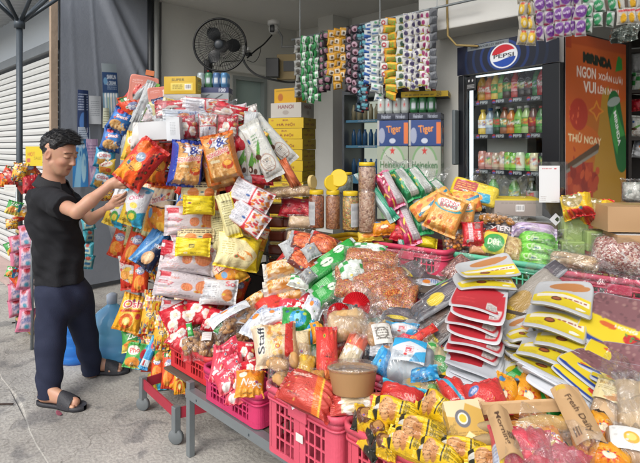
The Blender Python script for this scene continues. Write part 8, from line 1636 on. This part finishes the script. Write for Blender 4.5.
sheetfilm(556, 437, 1.32, 78, 40, -14, 32, 'large crumpled clear film over the pink bag and bread', 71, .02)
for (k, u, v, w, h, a, d, lb) in (('orange_ngoc', 545, 440, 34, 24, 20, 1.42, 'orange packet between the two brown paper sleeves'), ('yellow_orange_bag', 600, 428, 26, 32, 30, 1.44, 'golden yellow bag right of the right brown paper sleeve'), ('yellow_orange_bag', 610, 458, 40, 26, -10, 1.34, 'golden yellow bag at the bottom edge near the white card'), ('beige_roll', 530, 430, 44, 16, 12, 1.46, 'pale roll packet lying in the brown paper')): pack(k, u, v, d, w, h, a, 34, 0, .4, lb)
if 1: 0; sheetfilm(540, 456, 1.28, 70, 20, 4, 32, 'clear film wrapped round the pink bag at the bottom', 73, .02)
clear_bag(612, 408, 1.5, 40, 46, pbr('wrap_cream', 'c8a880', .5), -14, 28, 0, .3, 'clear bag with a cream card showing sliced bread', 'bread_bag', 'bread bag', lab='cream_card', labpos=(-.05, .22, .8, .5))
clear_bag(634, 408, 1.46, 36, 60, pbr('loaf_pale', 'cdb088', .6, var=.15, vs=10), 4, 28, 0, .45, 'clear bag of pale long loaves at the right edge', 'bread_bag', 'bread bag')
clear_bag(628, 448, 1.36, 44, 40, pbr('wrap_tan', 'b89470', .5), 6, 28, 0, .35, 'clear bag with a white card and golden flower at the bottom right', 'bread_bag', 'bread bag', lab='white_star_card', labpos=(0, .02, .7, .5))
pack('orange_brown_bag', 598, 446, 1.38, 22, 36, 30, 28, 0, .3, 'brown packet in the bottom right between the loaves and the film')
sheetfilm(618, 372, 1.55, 34, 34, 50, 25, 'clear twisted bag neck over the blue edged trays', 75, .04); sheetfilm(628, 395, 1.42, 40, 30, 20, 30, 'clear crumpled film at the right edge above the pale loaves', 77, .03)
# ---- trays: red stack, yellow stacks, blue edged, dark sleeves
for i in range(12):
    red = i < 7; u = 480-(i*.5 if i < 8 else 3-(i-8)*3)+2*math.sin(i*1.9); v = 290+i*9.4 if i < 7 else 352+(i-7)*5.4; d = 2.16-.028*i
    pack('tray_red' if red else 'tray_white', u, v, d, 51-abs(i-4)*.4, 40, -7-(1.2*(i-6) if i > 6 else 0)+2.6*math.sin(i*2.3), 67+2*math.sin(i*1.7), 0, .028, (f'silver tray with a red label, {ordn[i] if i else "topmost"} in the red stack' if red else f'upside down white tray, {ordn[i-6] if i > 6 else "first"} below the red labelled ones'), cat='tray', group='red labelled trays').name = 'food_tray'
for (u, v, a, d, lb) in ((487, 271, 22, 2.22, 'silver tray with a yellow label high above the red stack, upper one'), (484, 280, 16, 2.2, 'silver tray with a yellow label above the red stack, lower one')): pack('tray_yellow', u, v, d, 56, 22, a, 58, 0, .05, lb, cat='tray').name = 'food_tray'
YT = [(562, 297, 58, 34, -5, 1.98, 'topmost of the left pile'), (556, 318, 60, 40, -7, 1.92, 'second of the left pile'), (568, 337, 62, 40, -6, 1.86, 'third of the left pile, pushed right'), (551, 349, 62, 38, -9, 1.82, 'fourth of the left pile'), (550, 366, 66, 38, -17, 1.77, 'lowest of the left pile, tilted')]
for i, (u, v, w, h, a, d, lb) in enumerate(YT): pack('tray_yellow', u, v, d, w*.95, h*.85, a, 61, 0, .05, 'silver bag with a yellow label and brown oval, '+lb, cat='tray', group='yellow labelled bags').name = 'labelled_bag'
for i in range(5): pack('tray_yellow', 522-(i % 2)*3, 332+i*11, 1.98-.03*i, 34, 26, 22-2*i, 56, 0, .08, f'small silver bag with a yellow label, {ordn[i] if i else "topmost"} of the narrow pile behind', cat='tray', group='narrow pile of yellow labelled bags').name = 'labelled_bag'
for i in range(3): pack('tray_white', 556+i*5, 374+i*5, 1.74-.03*i, 64, 30, -18, 58, 0, .05, f'plain white tray, {["top", "middle", "bottom"][i]} one below the tilted yellow label', cat='tray').name = 'food_tray'
BY = [(620, 325, 66, 62, -13, 1.86, 40, 'silver tray of dark red flakes with a yellow and blue label, topmost'), (622, 353, 60, 40, -10, 1.76, 52, 'blue edged tray with a yellow label, second of the right pile'), (616, 366, 64, 40, -12, 1.70, 54, 'blue edged tray, third of the right pile'), (598, 372, 60, 36, -34, 1.66, 50, 'blue edged tray tilted steeply down to the right, upper one'), (588, 382, 56, 30, -38, 1.64, 50, 'blue edged tray tilted steeply down to the right, lower one'), (622, 380, 50, 30, -14, 1.62, 54, 'blue edged tray at the bottom of the right pile')]
for (u, v, w, h, a, d, ln, lb) in BY: pack('tray_blueyellow', u, v, d, w, h, a, ln, 0, .05, lb, cat='tray', group='blue edged trays').name = 'food_tray'
SL = [('sleeve', 437, 306, 17, 76, -46, 2.28, 'dark see through sleeve slanting at the left of the dark group'), ('sleeve_label', 432, 322, 15, 62, -44, 2.22, 'dark sleeve with a yellow label slanting above the red ribbon'), ('sleeve', 452, 292, 20, 86, -50, 2.24, 'long dark see through sleeve slanting up to the mint crate'), ('sleeve', 462, 282, 18, 78, -52, 2.3, 'dark sleeve furthest back beneath the yellow labelled trays'), ('sleeve_label', 446, 330, 16, 62, -38, 2.14, 'dark sleeve left of the red labelled trays'), ('sleeve', 452, 345, 16, 56, -30, 2.1, 'dark sleeve lowest beside the red labelled trays'), ('sleeve_tan', 526, 300, 26, 72, -34, 2.14, 'clear grey sleeve slanting right of the red labelled trays'), ('sleeve_tan', 520, 328, 22, 66, -28, 2.08, 'clear tan sleeve below the larger slanting one'), ('sleeve', 541, 282, 18, 52, -36, 2.2, 'grey sleeve tip leaning against the mint crate'), ('sleeve_tan', 508, 345, 14, 60, -14, 2.06, 'clear tan sleeve on edge right of the red stack')]
for (k, u, v, w, h, a, d, lb) in SL: pack(k, u, v, d, w, h, a, 30, -20, .18, lb, cat='sleeve', group='dark slanting sleeves').name = 'food_sleeve'
clear_bag(457, 268, 2.4, 18, 34, granule('dark_crumb', ['8a5044', '703c34', 'a06858'], 140, .003), -40, 30, 0, .35, 'small clear bag of dark red crumbs left of the mint crate', 'crumb_bag', 'crumb bag')
# paper tag on the coral crate
bm = bmesh.new(); a = P(290, 395, 1.86); vs = [bm.verts.new(P(*x)) for x in ((290, 396, 1.88), (301, 405, 1.83), (292, 410, 1.84))]+[bm.verts.new(P(*x)+FW*.0015) for x in ((290, 396, 1.88), (301, 405, 1.83), (292, 410, 1.84))]
bm.faces.new(vs[:3]); bm.faces.new(vs[3:][::-1]); [bm.faces.new((vs[i], vs[(i+1) % 3], vs[3+(i+1) % 3], vs[3+i])) for i in range(3)]
tag(bm_obj('paper_tag', bm, pbr('tag_white', 'd4d0d4', .6)), 'small white triangular paper tag on the rim of the coral crate', 'tag')
